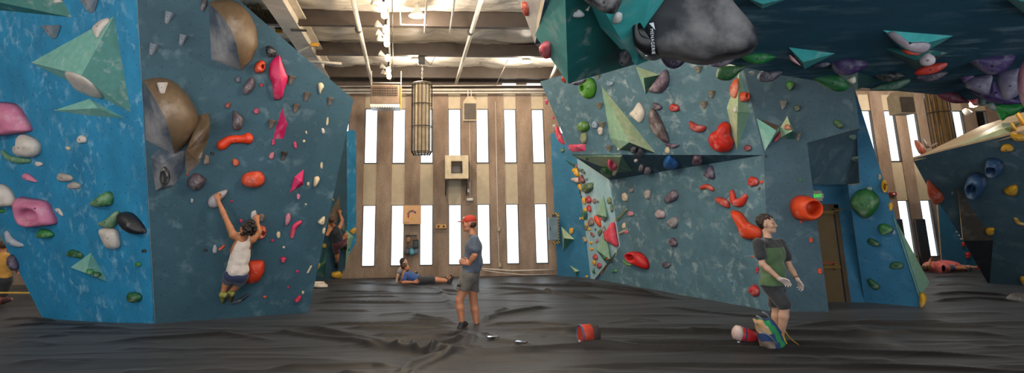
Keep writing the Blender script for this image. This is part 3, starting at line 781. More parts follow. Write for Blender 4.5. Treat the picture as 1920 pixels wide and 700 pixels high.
O('L5', pAR, [(670, 560), (690, 515), (735, 497), (795, 493), (826, 530), (815, 580), (762, 600), (700, 592)], '#d04a28', 'orange potato-shaped hold in the middle of the slate face', ht=.16)
O('L8', pAR, [(74, 95), (88, 68), (160, 38), (165, 58), (135, 90), (120, 122), (84, 120)], '#9a9096', 'chalky pointed hold gripped by the climber\'s left hand', ht=.12, chalk=.9)
B('L5', pAR, 350, 688, 18, 30, '#9ba0a0', 'tiny grey hold left of the gripped chalky one')
B('L5', pAR, 612, 691, 22, 13, MAG, 'tiny magenta hold right of the climber\'s raised arm')
B('L7', pAR, 253, 60, 26, 44, '#b32858', 'small crimson hold just below the magenta spike')
B('L7', pAR, 397, 78, 24, 50, '#b8365c', 'small crimson stick right of the magenta spike', rot=-15)
B('L7', pAR, 455, 52, 18, 20, CRM, 'tiny cream dot above the crimson stick')
B('L7', pAR, 242, 148, 34, 50, '#b76a78', 'dusty pink hold left of the dark wedge', rot=20)
J('L7', pAR, 322, 148, 48, 72, '#3a3533', 'dark wedge hold in the middle of the slate face', rot=10)
B('L7', pAR, 570, 212, 18, 44, CRM, 'slim cream hold above the big cream fang')
O('L7', pAR, [(520, 293), (545, 282), (558, 302), (536, 345), (518, 348)], CRM, 'big cream fang hold right of the pink volume', ht=.1)
V('L7', pAR, [(455, 235), (388, 290), (362, 393), (450, 338)], [(440, 320, .12), (392, 288, .05)], [(0, 5, 4), (0, 4, 3), (5, 1, 2, 4), (4, 2, 3), (0, 1, 5)], MAGV, 'magenta folded diamond volume beside the cream fang')
B('L7', pAR, 482, 333, 18, 28, CRM, 'tiny cream hold between the magenta diamond and the fang')
B('L7', pAR, 418, 417, 24, 38, PINK, 'small pink ring-like hold below the magenta diamond')
B('L7', pAR, 467, 467, 14, 12, CRM, 'cream dot below the magenta diamond')
O('L7', pAR, [(355, 522), (370, 548), (362, 580), (340, 606), (330, 575), (335, 540)], '#c4788a', 'pale pink faceted hold above the pink banana', ht=.08)
T('L7', pAR, [(428, 586), (392, 615), (376, 680)], [14, 18, 12], '#d0365c', 'pink banana hold right of the climber\'s head', chalk=.2)
O('L7', pAR, [(545, 580), (580, 547), (592, 552), (585, 600), (560, 598)], CRM, 'cream wedge hold by the right edge at mid height', ht=.09)
B('L7', pAR, 585, 642, 20, 44, CRM, 'cream knobbly hold under the cream wedge', rot=10)
B('L7', pAR, 287, 668, 28, 46, CRM, 'cream drop hold left of the pink banana')
B('L8', pAR, 229, 186, 15, 18, MAG, 'magenta dot left of the climber\'s curly hair')
B('L8', pAR, 290, 160, 30, 46, '#b9b2ae', 'whitish hold gripped by the climber\'s right hand')
B('L8', pAR, 326, 170, 30, 40, '#6e5a50', 'brown hold beside the gripped whitish one')
RING('L8', pAR, [(325, 207), (345, 215), (349, 240), (335, 262), (310, 272), (298, 250), (305, 220)], (333, 240, 8, 11), .13, '#c8502e', 'orange and white dimpled hold behind the climber\'s shoulder', chalk=.6)
B('L8', pAR, 107, 320, 22, 40, '#9aa2a8', 'small grey-white hold left of the climber\'s waist')
B('L8', pAR, 62, 323, 22, 12, BLACK, 'tiny black hold far left of the climber\'s waist')
T('L8', pAR, [(130, 320), (150, 304)], [6, 5], ORNG, 'short orange stick hold left of the climber\'s waist')
O('L8', pAR, [(268, 378), (300, 370), (338, 374), (338, 420), (318, 460), (295, 474), (252, 472), (258, 420)], '#cf3a16', 'big red-orange slab hold behind the climber\'s hip', ht=.16, chalk=.1)
B('L8', pAR, 377, 278, 18, 12, MAG, 'magenta chip below the pink banana')
B('L8', pAR, 430, 310, 13, 11, CRM, 'cream chip below the pink banana')
O('L8', pAR, [(413, 362), (430, 354), (442, 362), (436, 378), (422, 383)], '#b8204e', 'crimson knob right of the climber\'s shorts', ht=.06)
B('L8', pAR, 494, 424, 15, 13, MAG, 'magenta dot near the lower right of slate face')
T('L8', pAR, [(543, 428), (558, 400)], [4.5, 5], CRM, 'cream stick hold at the lower right edge of the slate face')
B('L8', pAR, 451, 497, 11, 10, MAG, 'smallest magenta dot low on the slate face')
B('L8', pAR, 520, 522, 12, 16, CRM, 'cream dot low by the right edge of the slate face')
O('L8', pAR, [(480, 555), (505, 534), (512, 545), (505, 562), (485, 568)], '#c41c4a', 'lowest magenta knob on the slate face', ht=.06)
B('L8', pAR, 341, 543, 17, 12, ORNG, 'small orange hold lowest on the slate face')
T('L8', pAR, [(188, 572), (225, 558), (268, 530)], [6, 11, 6], '#2c3946', 'dark blue-grey crescent hold below the climber\'s feet')
# ================= far wall behind the slate face =================
V('FF', pF, [(172, 96), (100, 230), (92, 300), (150, 290), (178, 200)], [(165, 180, .06)], [(0, 1, 5), (1, 2, 5), (2, 3, 5), (3, 4, 5), (4, 0, 5)], STONE, 'tall tan triangular volume above the far climber')
V('FF', pF, [(92, 390), (40, 560), (0, 640), (72, 676)], [(76, 560, .25)], [(0, 1, 4), (1, 2, 4), (2, 3, 4), (3, 0, 4)], SAGED, 'green volume left of the far climber, half hidden by the slate wall')
V('FF', pF, [(215, 338), (274, 378), (236, 505), (206, 672), (208, 480)], [(225, 400, .25)], [(0, 1, 5), (1, 2, 5), (2, 3, 5), (3, 4, 5), (4, 0, 5)], SAGE, 'green volume right of the far climber')
B('FF', pF, 128, 129, 11, 14, YEL, 'tiny yellow hold at the slate wall edge above the far climber')
B('FF', pF, 145, 226, 20, 14, YEL, 'yellow hold between the far climber\'s hands')
B('FF', pF, 65, 447, 36, 32, YEL, 'upper yellow hold left of the far climber')
B('FF', pF, 30, 588, 38, 48, YEL, 'lower yellow hold left of the far climber')
B('FF', pF, 150, 648, 76, 50, YEL, 'wide yellow hold at the floor under the far climber')
O('FF', pFs, [(242, 345), (272, 322), (288, 332), (268, 370)], YEL, 'yellow horn sticking out right of the far climber')
B('FF', pFs, 266, 610, 44, 36, YEL, 'yellow hold low on the blue-lit edge')
B('FF', pF, 212, 468, 60, 42, DGRN, 'dark green hold under the far climber\'s foot')
B('FF', pF, 196, 318, 22, 60, '#5c6e5a', 'grey-green hold right of the far climber\'s back')
# ================= upper jutting face =================
RING('R1', pB1, [(300, 83), (330, 92), (347, 140), (335, 192), (305, 209), (280, 200), (260, 165), (264, 115)], (278, 143, 10, 16), .16, '#4b8a24', 'big bright green avocado-shaped hold with a dimple at the top left', chalk=.15)
B('R1', pB1, 427, 116, 44, 34, '#7690a4', 'blue-grey oval hold right of the green avocado hold')
J('R1', pB1, 355, 75, 30, 38, '#8a8272', 'tan wedge hold directly above the long sage volume')
J('R1', pB1, 367, 250, 40, 46, '#8a7f6a', 'tan wedge hold left of the long sage volume, upper one')
J('R1', pB1, 382, 363, 40, 44, '#8a7f6a', 'tan wedge hold left of the long sage volume, middle one')
J('R1', pB1, 425, 503, 40, 44, '#8a7f6a', 'tan wedge hold near the bottom edge of the jutting face')
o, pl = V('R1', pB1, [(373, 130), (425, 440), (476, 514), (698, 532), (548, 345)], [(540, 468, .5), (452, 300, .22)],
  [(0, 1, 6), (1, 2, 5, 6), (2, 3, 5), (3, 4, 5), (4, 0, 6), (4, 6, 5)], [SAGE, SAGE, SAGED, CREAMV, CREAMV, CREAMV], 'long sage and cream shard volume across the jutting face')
B('R1', pl[2], 568, 506, 34, 30, '#5d5560', 'left purple-grey knob under the long shard volume')
B('R1', pl[2], 604, 519, 42, 30, '#5d5560', 'right purple-grey knob under the long shard volume')
B('R1', pB1, 480, 506, 20, 24, CRM, 'small cream hold at the low left corner of the shard volume')
O('R1', pB1, [(598, 230), (620, 250), (637, 290), (628, 328), (608, 351), (570, 325), (544, 298), (570, 270)], '#ded3c4', 'smooth white leaf hold right of the shard volume', ht=.1, chalk=.1)
o, pl = V('R1', pB1, [(578, 14), (724, 65), (638, 184)], [(626, 84, .32)], [(0, 1, 3), (1, 2, 3), (2, 0, 3)], [CREAMV, SAGED, SAGE], 'cream and green pyramid volume at the top of the jutting face')
O('R3', pB1, [(216, 32), (238, 58), (234, 120), (200, 164), (155, 172), (120, 158), (165, 95)], '#6d5568', 'purple half-moon hold beside the cream pyramid', ht=.2, chalk=.5, peak=(195, 115))
O('R1', pB1, [(240, 360), (262, 342), (295, 350), (304, 380), (285, 403), (250, 400), (236, 382)], '#4a7a2c', 'round green hold left of the tan wedges', ht=.15)
B('R1', pB1, 273, 440, 38, 68, '#7d8a5a', 'chalky olive hold under the round green one', chalk=.7)
B('R1', pB1, 338, 363, 34, 46, '#8aa0b5', 'pale blue hold in the cluster left of the shard')
B('R1', pB1, 372, 399, 30, 50, WHITE, 'white oval hold in the cluster left of the shard')
V('R1', pB1, [(175, 482), (278, 478), (281, 520), (205, 526), (180, 510)], [(225, 494, .12)], [(0, 1, 5), (1, 2, 5), (2, 3, 5), (3, 4, 5), (4, 0, 5)], hold_mat('#e0486c', .4), 'pink wedge volume by the left edge of the jutting face')
O('R1', pB1, [(106, 370), (125, 392), (158, 478), (132, 468), (112, 430)], CORAL, 'coral pink hold sticking out past the left edge', ht=.1)
B('R1', pB1, 99, 383, 26, 48, '#9a8a80', 'taupe hold sticking out past the left edge above the coral one')
B('R1', pB1, 49, 228, 16, 30, MAG, 'small magenta hold on the left edge of the jutting face')
B('R1', pB1, 90, 322, 12, 22, MAG, 'tiny magenta hold on the left edge of the jutting face')
O('R3', pB1, [(140, 236), (165, 232), (197, 258), (185, 275), (150, 270)], '#5b4f58', 'small purple-grey hold above the long brown eye')
O('R3', pB1, [(128, 275), (150, 268), (185, 320), (215, 385), (238, 450), (230, 466), (190, 450), (142, 395), (122, 325)], '#5d4c4c', 'long brown eye-shaped hold with a chalky slot', ht=.16, chalk=.55)
O('R3', pB1, [(208, 470), (255, 476), (302, 483), (270, 503), (235, 497)], '#57445c', 'flat purple fin hold under the long brown eye')
B('R3', pB1, 230, 515, 30, 42, CRM, 'small cream hold under the purple fin')
B('R3', pB1, 270, 262, 60, 46, '#b52a26', 'red oval hold right of the long brown eye', rot=12)
O('R3', pB1, [(357, 345), (375, 343), (410, 362), (459, 372), (455, 395), (420, 408), (372, 390)], '#b84038', 'red crescent hold left of the big red blob', ht=.1, chalk=.5)
O('R3', pB1, [(553, 352), (585, 346), (607, 372), (606, 418), (627, 462), (612, 512), (562, 530), (510, 508), (482, 458), (492, 412), (535, 385)], '#c92413', 'big glossy red blob hold beside the tall sage diamond', ht=.24, chalk=.08)
o, pl = V('R3', pB1, [(656, 42), (580, 262), (640, 514), (722, 290)], [(645, 285, .26)], [(0, 1, 4), (1, 2, 4), (2, 3, 4), (3, 0, 4)], [CREAMV, CREAMV, SAGE, SAGE], 'tall sage diamond volume near the corner of the jutting face')
O('R3', pl[0], [(638, 92), (653, 92), (651, 160), (636, 203), (615, 195), (613, 150)], '#d8602e', 'orange and white hold on the tall sage diamond', ht=.08, chalk=.75)
RING('R3', pl[3], [(680, 167), (702, 180), (704, 215), (690, 229), (664, 224), (656, 200), (662, 175)], (681, 197, 6, 9), .1, '#d34a22', 'orange dimpled hold on the right of the tall sage diamond')
B('R3', pl[0], 634, 272, 18, 38, WHITE, 'small white hold in the middle of the tall sage diamond')
B('R3', pB1, 707, 502, 46, 38, '#7e3038', 'dark red knob near the lower corner of the jutting face')
J('R3', pB1, 415, 33, 48, 54, '#8d8778', 'grey-tan wedge hold right under the roof, topmost of three')
J('R3', pB1, 492, 180, 46, 56, '#8d8778', 'grey-tan wedge hold between roof and red crescent, middle of three')
J('R3', pB1, 447, 243, 48, 56, '#8d8778', 'grey-tan wedge hold right above the red crescent, lowest of three')
# ================= underside strip =================
o, pl = V('R1', pB1u, [(195, 547), (500, 545), (562, 641), (468, 652)], [(490, 555, .08)], [(0, 1, 4), (1, 2, 4), (2, 3, 4), (3, 0, 4)], [SAGE, SAGED, SAGED, CREAMV], 'flat green wedge volume under the jutting face')
O('R1', pB1u, [(413, 568), (428, 555), (450, 580), (472, 596), (462, 620), (432, 612), (416, 590)], '#c92a50', 'pink cup hold with a cream inside on the flat green wedge', ht=.16, chalk=.5)
O('R1', pB1u, [(374, 616), (440, 618), (452, 655), (415, 664), (382, 648)], DGRN, 'dark green hold under the flat green wedge', ht=.12)
B('R1', pB1u, 453, 640, 26, 28, CRM, 'cream hold at the tip of the flat green wedge')
B('R1', pB1u, 288, 563, 18, 16, DGRN, 'small dark green hold on the flat green wedge')
B('R1', pB1u, 580, 575, 22, 14, WHITE, 'tiny white chip on the shaded underside strip')
B('R1', pB1u, 612, 613, 30, 28, '#8a7f86', 'left of two mauve-grey knobs on the shaded strip')
B('R1', pB1u, 650, 628, 42, 32, '#766a72', 'right of two mauve-grey knobs on the shaded strip')
O('R3', pB1u, [(203, 578), (232, 546), (262, 560), (296, 590), (270, 610), (220, 606)], '#1f5fa0', 'blue hold on the shaded underside strip', ht=.14, chalk=.2)
B('R3', pB1u, 405, 565, 62, 46, '#4d3a48', 'plum hold on the shaded underside strip')
# ================= lower face =================
O('R3', pB2, [(490, 606), (506, 636), (511, 682), (480, 684), (449, 662), (468, 635)], '#55485c', 'purple triangular hold just under the shaded strip', ht=.1)
B('R4', pB2, 38, 180, 25, 46, '#a99f98', 'pale mauve hold at the upper left of the lower face')
O('R4', pB2, [(118, 192), (152, 160), (173, 178), (166, 204), (128, 220), (115, 208)], '#5f5260', 'dusky purple hold in a chalky patch', ht=.11)
B('R4', pB2, 95, 270, 44, 40, '#a8969a', 'pale pink-grey hold below the dusky purple one', rot=10)
O('R4', pB2, [(124, 305), (160, 281), (175, 298), (168, 325), (150, 332)], '#8d8688', 'grey pointed hold under the pale pink-grey one', ht=.1)
T('R4', pB2, [(281, 150), (305, 145), (329, 157)], [10, 12, 10], '#b8402e', 'short red bar hold left of the red horseshoe', chalk=.4)
O('R4', pB2, [(346, 195), (375, 195), (405, 215), (405, 243), (375, 230), (350, 212)], '#b8402e', 'red wing hold touching the red horseshoe', ht=.09)
T('R4', pB2, [(418, 172), (428, 212), (458, 216), (479, 190)], [12, 19, 19, 12], '#c63018', 'red horseshoe hold left of the standing man\'s head', chalk=.25)
B('R4', pB2, 515, 123, 46, 44, '#c42c1e', 'round red ball hold near the corner edge')
B('R4', pB2, 551, 124, 16, 16, ORNG, 'tiny orange hold right of the round red ball')
B('R4', pB2, 541, 154, 13, 13, '#3f4a48', 'tiny dark hold under the round red ball')
O('R4', pB2, [(418, 257), (460, 263), (492, 305), (548, 335), (545, 378), (476, 378), (456, 332)], '#d8441c', 'large orange flag-shaped hold left of the standing man\'s shoulder', ht=.16, chalk=.2, per=3)
B('R4', pB2, 153, 398, 32, 42, '#5c4450', 'purple-brown oval hold low on the lower face', rot=-25)
B('R4', pB2, 120, 500, 36, 28, '#4e4350', 'lowest purple hold on the lower face')
O('R4', pB2, [(498, 608), (518, 588), (540, 606), (542, 632), (524, 643), (502, 624)], '#b02424', 'red hold low behind the standing man\'s leg', ht=.1)
B('R4', pB2, 531, 524, 14, 30, '#b02424', 'red hold peeking from behind the standing man\'s arm')
B('R4', pB2, 508, 463, 12, 8, ORNG, 'tiny orange hold left of the standing man\'s sleeve')
B('R4', pB2, 418, 580, 11, 9, '#2a6ab0', 'tiny blue chip low on the lower face')
B('R2', pB2, 568, 190, 26, 44, '#8d8078', 'taupe hold beside the pale chalk patch')
RING('R2', pB2, [(466, 508), (515, 502), (555, 525), (577, 572), (568, 601), (520, 582), (488, 558)], (500, 530, 20, 16), .2, '#c41c1c', 'big red scoop hold at the lower left, alone in the dark area', chalk=.12)
O('R2', pB2, [(430, 190), (445, 178), (460, 200), (455, 226), (435, 222)], '#cdb9a0', 'cream hold with chalk halo near the pale ridge', ht=.06)
B('R2', pB2, 480, 165, 24, 28, '#7b6f70', 'small mauve hold above the cream halo one')
B('R2', pB2, 476, 295, 30, 28, '#c27a82', 'small rosy chalk-dusted hold')
T('R2', pB2, [(405, 328), (425, 303), (452, 273)], [7, 9, 7], '#5f6f4c', 'olive stick hold slanting near the pale ridge')
B('R2', pB2, 441, 362, 18, 34, CRM, 'cream peg hold below the olive stick')
T('R2', pB2, [(416, 402), (444, 388)], [8, 8], '#9a917c', 'grey-tan peg hold below the cream peg')
B('R2', pB2, 452, 396, 18, 18, CORAL, 'tiny coral hold beside the grey-tan peg')
T('R2', pB2, [(434, 552), (452, 570), (478, 578)], [5, 8, 5], '#4a8030', 'bright green leaf hold in the shaded lower area')
O('R2', pB2, [(370, 612), (388, 597), (402, 610), (386, 616)], GREEN, 'small green hold near the floor left of the scoop', ht=.04)
# ================= pale inner face =================
O('P5', pB3, [(90, 78), (135, 66), (165, 92), (155, 110), (112, 98)], YEL, 'flat yellow hold at the top of the pale inner face', ht=.05)
T('P5', pB3, [(163, 102), (198, 132)], [6, 8], '#3a3a3c', 'dark stick hold under the top flat yellow one')
B('P5', pB3, 203, 160, 22, 44, '#8f4a4c', 'brick pink hold near the top of pale inner face')
B('P5', pB3, 226, 195, 20, 38, '#3d5440', 'dark green hold near the top of pale inner face')
O('P5', pB3, [(250, 185), (268, 190), (290, 228), (265, 220), (246, 208)], '#3c4540', 'dark triangular hold on the pale ridge')
O('P5', pB3, [(164, 182), (192, 172), (220, 188), (232, 242), (214, 260), (186, 230)], YEL, 'large yellow oval hold, biggest yellow on pale inner face', ht=.08)
O('P5', pB3, [(163, 272), (222, 265), (246, 300), (232, 320), (188, 296)], '#bfa89a', 'cream horn hold pointing left', ht=.12)
O('P5', pB3, [(257, 238), (272, 262), (290, 308), (264, 322), (234, 288)], '#7c3c3a', 'brick red hold next to the cream horn', ht=.1)
B('P5', pB3, 302, 282, 22, 22, '#6d7478', 'small grey hold right of the brick red one')
O('P5', pB3, [(229, 328), (252, 330), (258, 392), (240, 375), (225, 350)], YEL, 'yellow hold below the cream horn', ht=.06)
T('P5', pB3, [(238, 385), (242, 420), (252, 452)], [8, 9, 7], BLACK, 'black stick hold below the cream horn')
O('P5', pB3, [(295, 326), (350, 322), (362, 378), (305, 414), (277, 385)], '#47603c', 'large mossy green hold, biggest on the pale inner face', ht=.14)
B('P5', pB3, 352, 323, 32, 26, '#4a6a4a', 'small green hold on the corner of the mossy one')
O('P5', pB3, [(318, 438), (340, 457), (345, 494), (315, 506), (297, 480)], RED, 'upper bright red hold of a column of reds', ht=.09)
O('P5', pB3, [(268, 458), (290, 464), (296, 518), (262, 490)], YEL, 'yellow hold left of the upper bright red one', ht=.06)
B('P5', pB3, 375, 486, 30, 46, '#9c5a5c', 'dusty rose hold right of the upper bright red one')
B('P5', pB3, 406, 492, 24, 26, '#56684e', 'little green hold touching the tall green volume')
O('P5', pB3, [(320, 523), (342, 540), (344, 588), (322, 578), (309, 550)], RED, 'second bright red hold of the column', ht=.08)
B('P5', pB3, 292, 572, 34, 46, YEL, 'yellow hold at the corner of the green block')
V('P5', pB3, [(220, 592), (278, 553), (312, 600), (305, 665), (258, 672), (240, 640)], [(285, 600, .1)], [(0, 1, 6), (1, 2, 6), (2, 3, 6), (3, 4, 6), (4, 5, 6), (5, 0, 6)], SAGED, 'dark green block volume left of the orange fang')
B('P5', pB3, 243, 650, 26, 42, YEL, 'left yellow knob under the green block')
B('P5', pB3, 270, 645, 30, 30, YEL, 'right yellow knob under the green block')
V('P5', pB3, [(455, 424), (386, 612), (466, 690), (497, 640), (488, 560)], [(485, 634, .12)], [(0, 1, 5), (1, 2, 5), (2, 3, 5), (3, 4, 5), (4, 0, 5)], [SAGE, SAGED, SAGED, SAGE, SAGE], 'tall green pyramid volume, upper one on pale inner face')
B('P5', pB3, 518, 483, 36, 62, '#6d7a4c', 'upper olive drum hold beside the tall green pyramid')
B('P5', pB3, 540, 550, 25, 88, '#5b6e4a', 'lower olive drum hold beside the tall green pyramid')
O('P6', pB3, [(384, 18), (415, 42), (432, 75), (435, 130), (400, 100), (380, 60)], ORNG, 'orange fang hold under the upper green pyramid', ht=.08, chalk=.1)
B('P6', pB3, 430, 52, 28, 24, CORAL, 'small pink hold right of the orange fang')
B('P6', pB3, 346, 88, 52, 68, '#7a6c60', 'taupe knobbly hold left of the orange fang')
B('P6', pB3, 346, 58, 26, 34, '#a8485a', 'rosy hold above the taupe knobbly one')
B('P6', pB3, 311, 110, 22, 40, YEL, 'yellow hold left of the taupe knobbly one')
B('P6', pB3, 296, 135, 24, 54, '#6a6248', 'olive brown drum hold above the yellow T hold')
B('P6', pB3, 326, 150, 34, 26, YEL, 'yellow hold right of the olive brown drum')
B('P6', pB3, 384, 155, 12, 28, '#3a4048', 'tiny dark hold above the lower green pyramid')
O('P6', pB3, [(342, 178), (370, 200), (370, 225), (345, 205)], '#8c2c34', 'dark red chip left of the lower green pyramid')
O('P6', pB3, [(440, 150), (446, 175), (426, 214), (412, 202), (416, 165)], '#566a48', 'olive hold on the upper left of the lower green pyramid', ht=.06)
o, pl = V('P6', pB3, [(466, 150), (383, 340), (490, 485), (527, 432), (500, 260)], [(518, 432, .12)], [(0, 1, 5), (1, 2, 5), (2, 3, 5), (3, 4, 5), (4, 0, 5)], [SAGE, SAGED, SAGED, SAGE, SAGE], 'lower green pyramid volume under the orange fang')
O('P6', pB3, [(465, 118), (482, 160), (476, 185), (452, 172), (450, 145)], '#7d7f78', 'grey pointed hold on top of the lower green pyramid', ht=.08)
B('P6', pl[1], 470, 420, 34, 30, GREEN, 'green hold under the lower green pyramid')
B('P6', pl[1], 495, 431, 28, 16, ORNG, 'orange hold under the lower green pyramid')
B('P6', pB3, 403, 257, 18, 34, '#b8707a', 'pale rose hold left of the lower green pyramid')
B('P6', pB3, 392, 277, 12, 14, RED, 'tiny red hold left of the lower green pyramid')
B('P6', pB3, 343, 278, 34, 26, YEL, 'yellow T-shaped hold, upper of two')
B('P6', pB3, 350, 336, 36, 26, YEL, 'yellow T-shaped hold, lower of two')
O('P6', pB3, [(268, 226), (286, 220), (306, 258), (296, 276), (278, 262)], '#a08a68', 'tan hooked hold left of the yellow T holds', ht=.06)
O('P6', pB3, [(378, 384), (402, 398), (405, 432), (375, 436), (366, 410)], '#b02834', 'third red hold, above the low yellow one', ht=.07)
B('P6', pB3, 375, 464, 32, 50, YEL, 'low yellow hold between two reds')
B('P6', pB3, 422, 492, 40, 54, '#a82432', 'lowest red hold on the pale inner face')
O('P6', pB3, [(550, 86), (568, 100), (582, 190), (602, 300), (585, 314), (560, 290), (500, 270), (482, 220), (490, 170), (528, 130)], CORAL, 'big coral fin hold on the pale ridge', ht=.18, chalk=.12, peak=(545, 200))
B('P6', pB3, 578, 360, 13, 36, CRM, 'slim cream hold below the coral fin')
B('P6', pB3, 568, 62, 12, 26, '#c8a080', 'slim tan hold above the coral fin')
V('P6', pB3, [(368, 512), (345, 550), (372, 582), (382, 560)], [(370, 550, .05)], [(0, 1, 4), (1, 2, 4), (2, 3, 4), (3, 0, 4)], SAGED, 'small dark green sliver volume near the floor')
# ================= back face =================
V('P6', pB4, [(60, 124), (186, 246), (80, 368)], [(88, 236, .3)], [(0, 1, 3), (1, 2, 3), (2, 0, 3)], [CREAMV, SAGED, SAGE], 'green pyramid volume beside the striped electrical box')
B('P6', pB4, 160, 166, 38, 62, YEL, 'yellow hold above the green pyramid by the electrical box')
V('P6', pB4, [(140, 490), (232, 542), (214, 602)], [(192, 550, .18)], [(0, 1, 3), (1, 2, 3), (2, 0, 3)], [CREAMV, SAGED, SAGE], 'small green pyramid volume near the floor on the back face')
B('P6', pB4, 190, 548, 26, 15, YEL, 'yellow dot on the small green pyramid')
B('P6', pB4, 302, 594, 30, 22, YEL, 'yellow hold at the floor beside the pale inner face')
V('P5', pB4, [(90, 98), (200, 145), (196, 180), (140, 142)], [(170, 135, .08)], [(0, 1, 4), (1, 2, 4), (2, 3, 4), (3, 0, 4)], SAGED, 'thin green volume under the top flat yellow hold')
B('P5', pB4, 75, 10, 36, 40, '#4c6a4c', 'grey-green hold below the coral edge hold')
# ================= front grey face =================
O('R5', pB5, [(234, 122), (250, 104), (278, 108), (278, 138), (256, 158), (240, 142)], '#3f7a32', 'green hold with a bright tag high on the grey face', ht=.09)
J('R5', pB5, 216, 243, 44, 62, '#8a847c', 'grey-tan wedge hold left of the olive knob')
B('R5', pB5, 300, 263, 38, 38, '#57664e', 'olive knob right of the grey-tan wedge')
V('R5', pB5, [(58, 322), (196, 370), (196, 402), (108, 520)], [(178, 398, .25)], [(0, 1, 4), (1, 2, 4), (2, 3, 4), (3, 0, 4)], [STONE, MINT, MINT, MINT], 'mint triangular volume with a brown top at the corner')
O('R5', pB5, [(190, 410), (198, 402), (188, 448), (158, 468), (165, 445)], CORAL, 'pinkish hold tucked under the mint volume with a brown top', ht=.08)
o, pl = V('R5', pB5, [(243, 309), (286, 400), (286, 451), (188, 448), (200, 380)], [(270, 402, .2)], [(0, 1, 5), (1, 2, 5), (2, 3, 5), (3, 4, 5), (4, 0, 5)], [SAGE, SAGED, SAGED, SAGE, CREAMV], 'small sage pyramid volume with a peach hold on it')
O('R5', pl[4], [(228, 388), (240, 362), (262, 372), (268, 392), (245, 396)], '#c88064', 'peach hold on the small sage pyramid', ht=.07)
J('R5', pB5, 305, 433, 38, 58, '#7c766e', 'grey-brown wedge hold right of the small sage pyramid')
O('R5', pB5, [(517, 340), (540, 333), (567, 360), (565, 385), (545, 382), (522, 362)], '#4a6e42', 'green leaf hold above the alcove hood', ht=.08)
B('R5', pB7, 628, 435, 42, 32, '#7d9486', 'upper pale green oval hold on the alcove hood')
B('R5', pB7, 648, 568, 48, 36, '#7d9486', 'lower pale green oval hold on the alcove hood')
B('R5', pB5, 318, 692, 20, 20, GREEN, 'small green hold below the grey face centre')
B('R5', pB5, 115, 551, 10, 18, BLACK, 'small black anchor near the corner edge')
RING('R6', pB5, [(264, 56), (292, 62), (311, 90), (312, 120), (292, 148), (262, 157), (232, 146), (216, 115), (218, 80), (238, 60)], (280, 98, 27, 27), .34, '#e0481a', 'big orange globe hold with a chalky cup, above the man\'s shoulder', chalk=.1)
B('R6', pB5, 258, 160, 12, 14, ORNG, 'small orange screw hold under the orange globe')
B('R6', pB5, 298, 235, 15, 20, ORNG, 'upper small orange hold beside the door alcove')
B('R6', pB5, 333, 358, 18, 24, ORNG, 'lower small orange hold beside the door alcove')
# ================= right blue face =================
O('R7', pB6, [(256, 95), (290, 50), (345, 38), (385, 60), (402, 92), (394, 130), (345, 181), (308, 175), (262, 130)], '#2e6e34', 'biggest green hold, a wide potato shape right of the door', ht=.22)
B('R7', pB6, 350, 38, 32, 26, '#7d9488', 'grey-green knob on top of the biggest green hold')
O('R7', pB6, [(397, 222), (430, 214), (471, 235), (460, 256), (422, 271), (402, 260)], '#2f6f36', 'green hold with a chalky corner below the potato-shaped one', ht=.1)
O('R7', pB6, [(342, 295), (360, 288), (403, 312), (402, 330), (370, 326), (344, 314)], DGRN, 'dark green bar hold right of the door handle')
O('R7', pB6, [(454, 425), (475, 407), (515, 412), (524, 432), (500, 442), (462, 440)], DGRN, 'dark green hold on the right, second from the floor')
O('R7', pB6, [(340, 500), (360, 493), (404, 530), (390, 550), (360, 535)], DGRN, 'dark green slanting hold lowest on the right blue face')
B('R7', pB6, 473, 258, 18, 22, '#93a7b8', 'tiny pale blue hold near the right edge')
RING('R7', pB6, [(415, -8), (432, -5), (441, 20), (438, 50), (424, 58), (412, 40), (408, 15)], (424, 24, 7, 18), .12, YEL, 'yellow ring hold on the right edge of blue face')
B('R7', pB6, 458, 128, 22, 44, YEL, 'yellow knob on the right edge of blue face')
B('R7', pB6, 403, -22, 16, 30, '#a39a84', 'tan hold above the yellow ring on the right edge')
O('R7', pB6, [(604, 570), (620, 562), (637, 580), (634, 612), (618, 635), (602, 628)], YEL, 'knobbly yellow hold at the floor under the green wedge', ht=.12)
# green wedge volume on the right edge
qa_, qb_, qc_ = pB6.hit(1673, 403), pB6.hit(1723, 557), pB6.hit(1703, 480)
qo = pB6.hit(1743.5, 531, -.35)
bm = BM(); vs = [bm.verts.new(p) for p in (qa_ + pB6.n * .03, qb_ + pB6.n * .03, qo, qa_ - pB6.n * .5, qb_ - pB6.n * .6)]
for f in ((0, 1, 2), (1, 4, 2), (0, 2, 3), (0, 3, 4, 1), (3, 2, 4)): bm.faces.new([vs[i] for i in f])
o = bm_obj('climbing_volume', bm, SAGE); finish(o, 'tall green wedge volume along the right edge of the blue face', 'climbing volume')
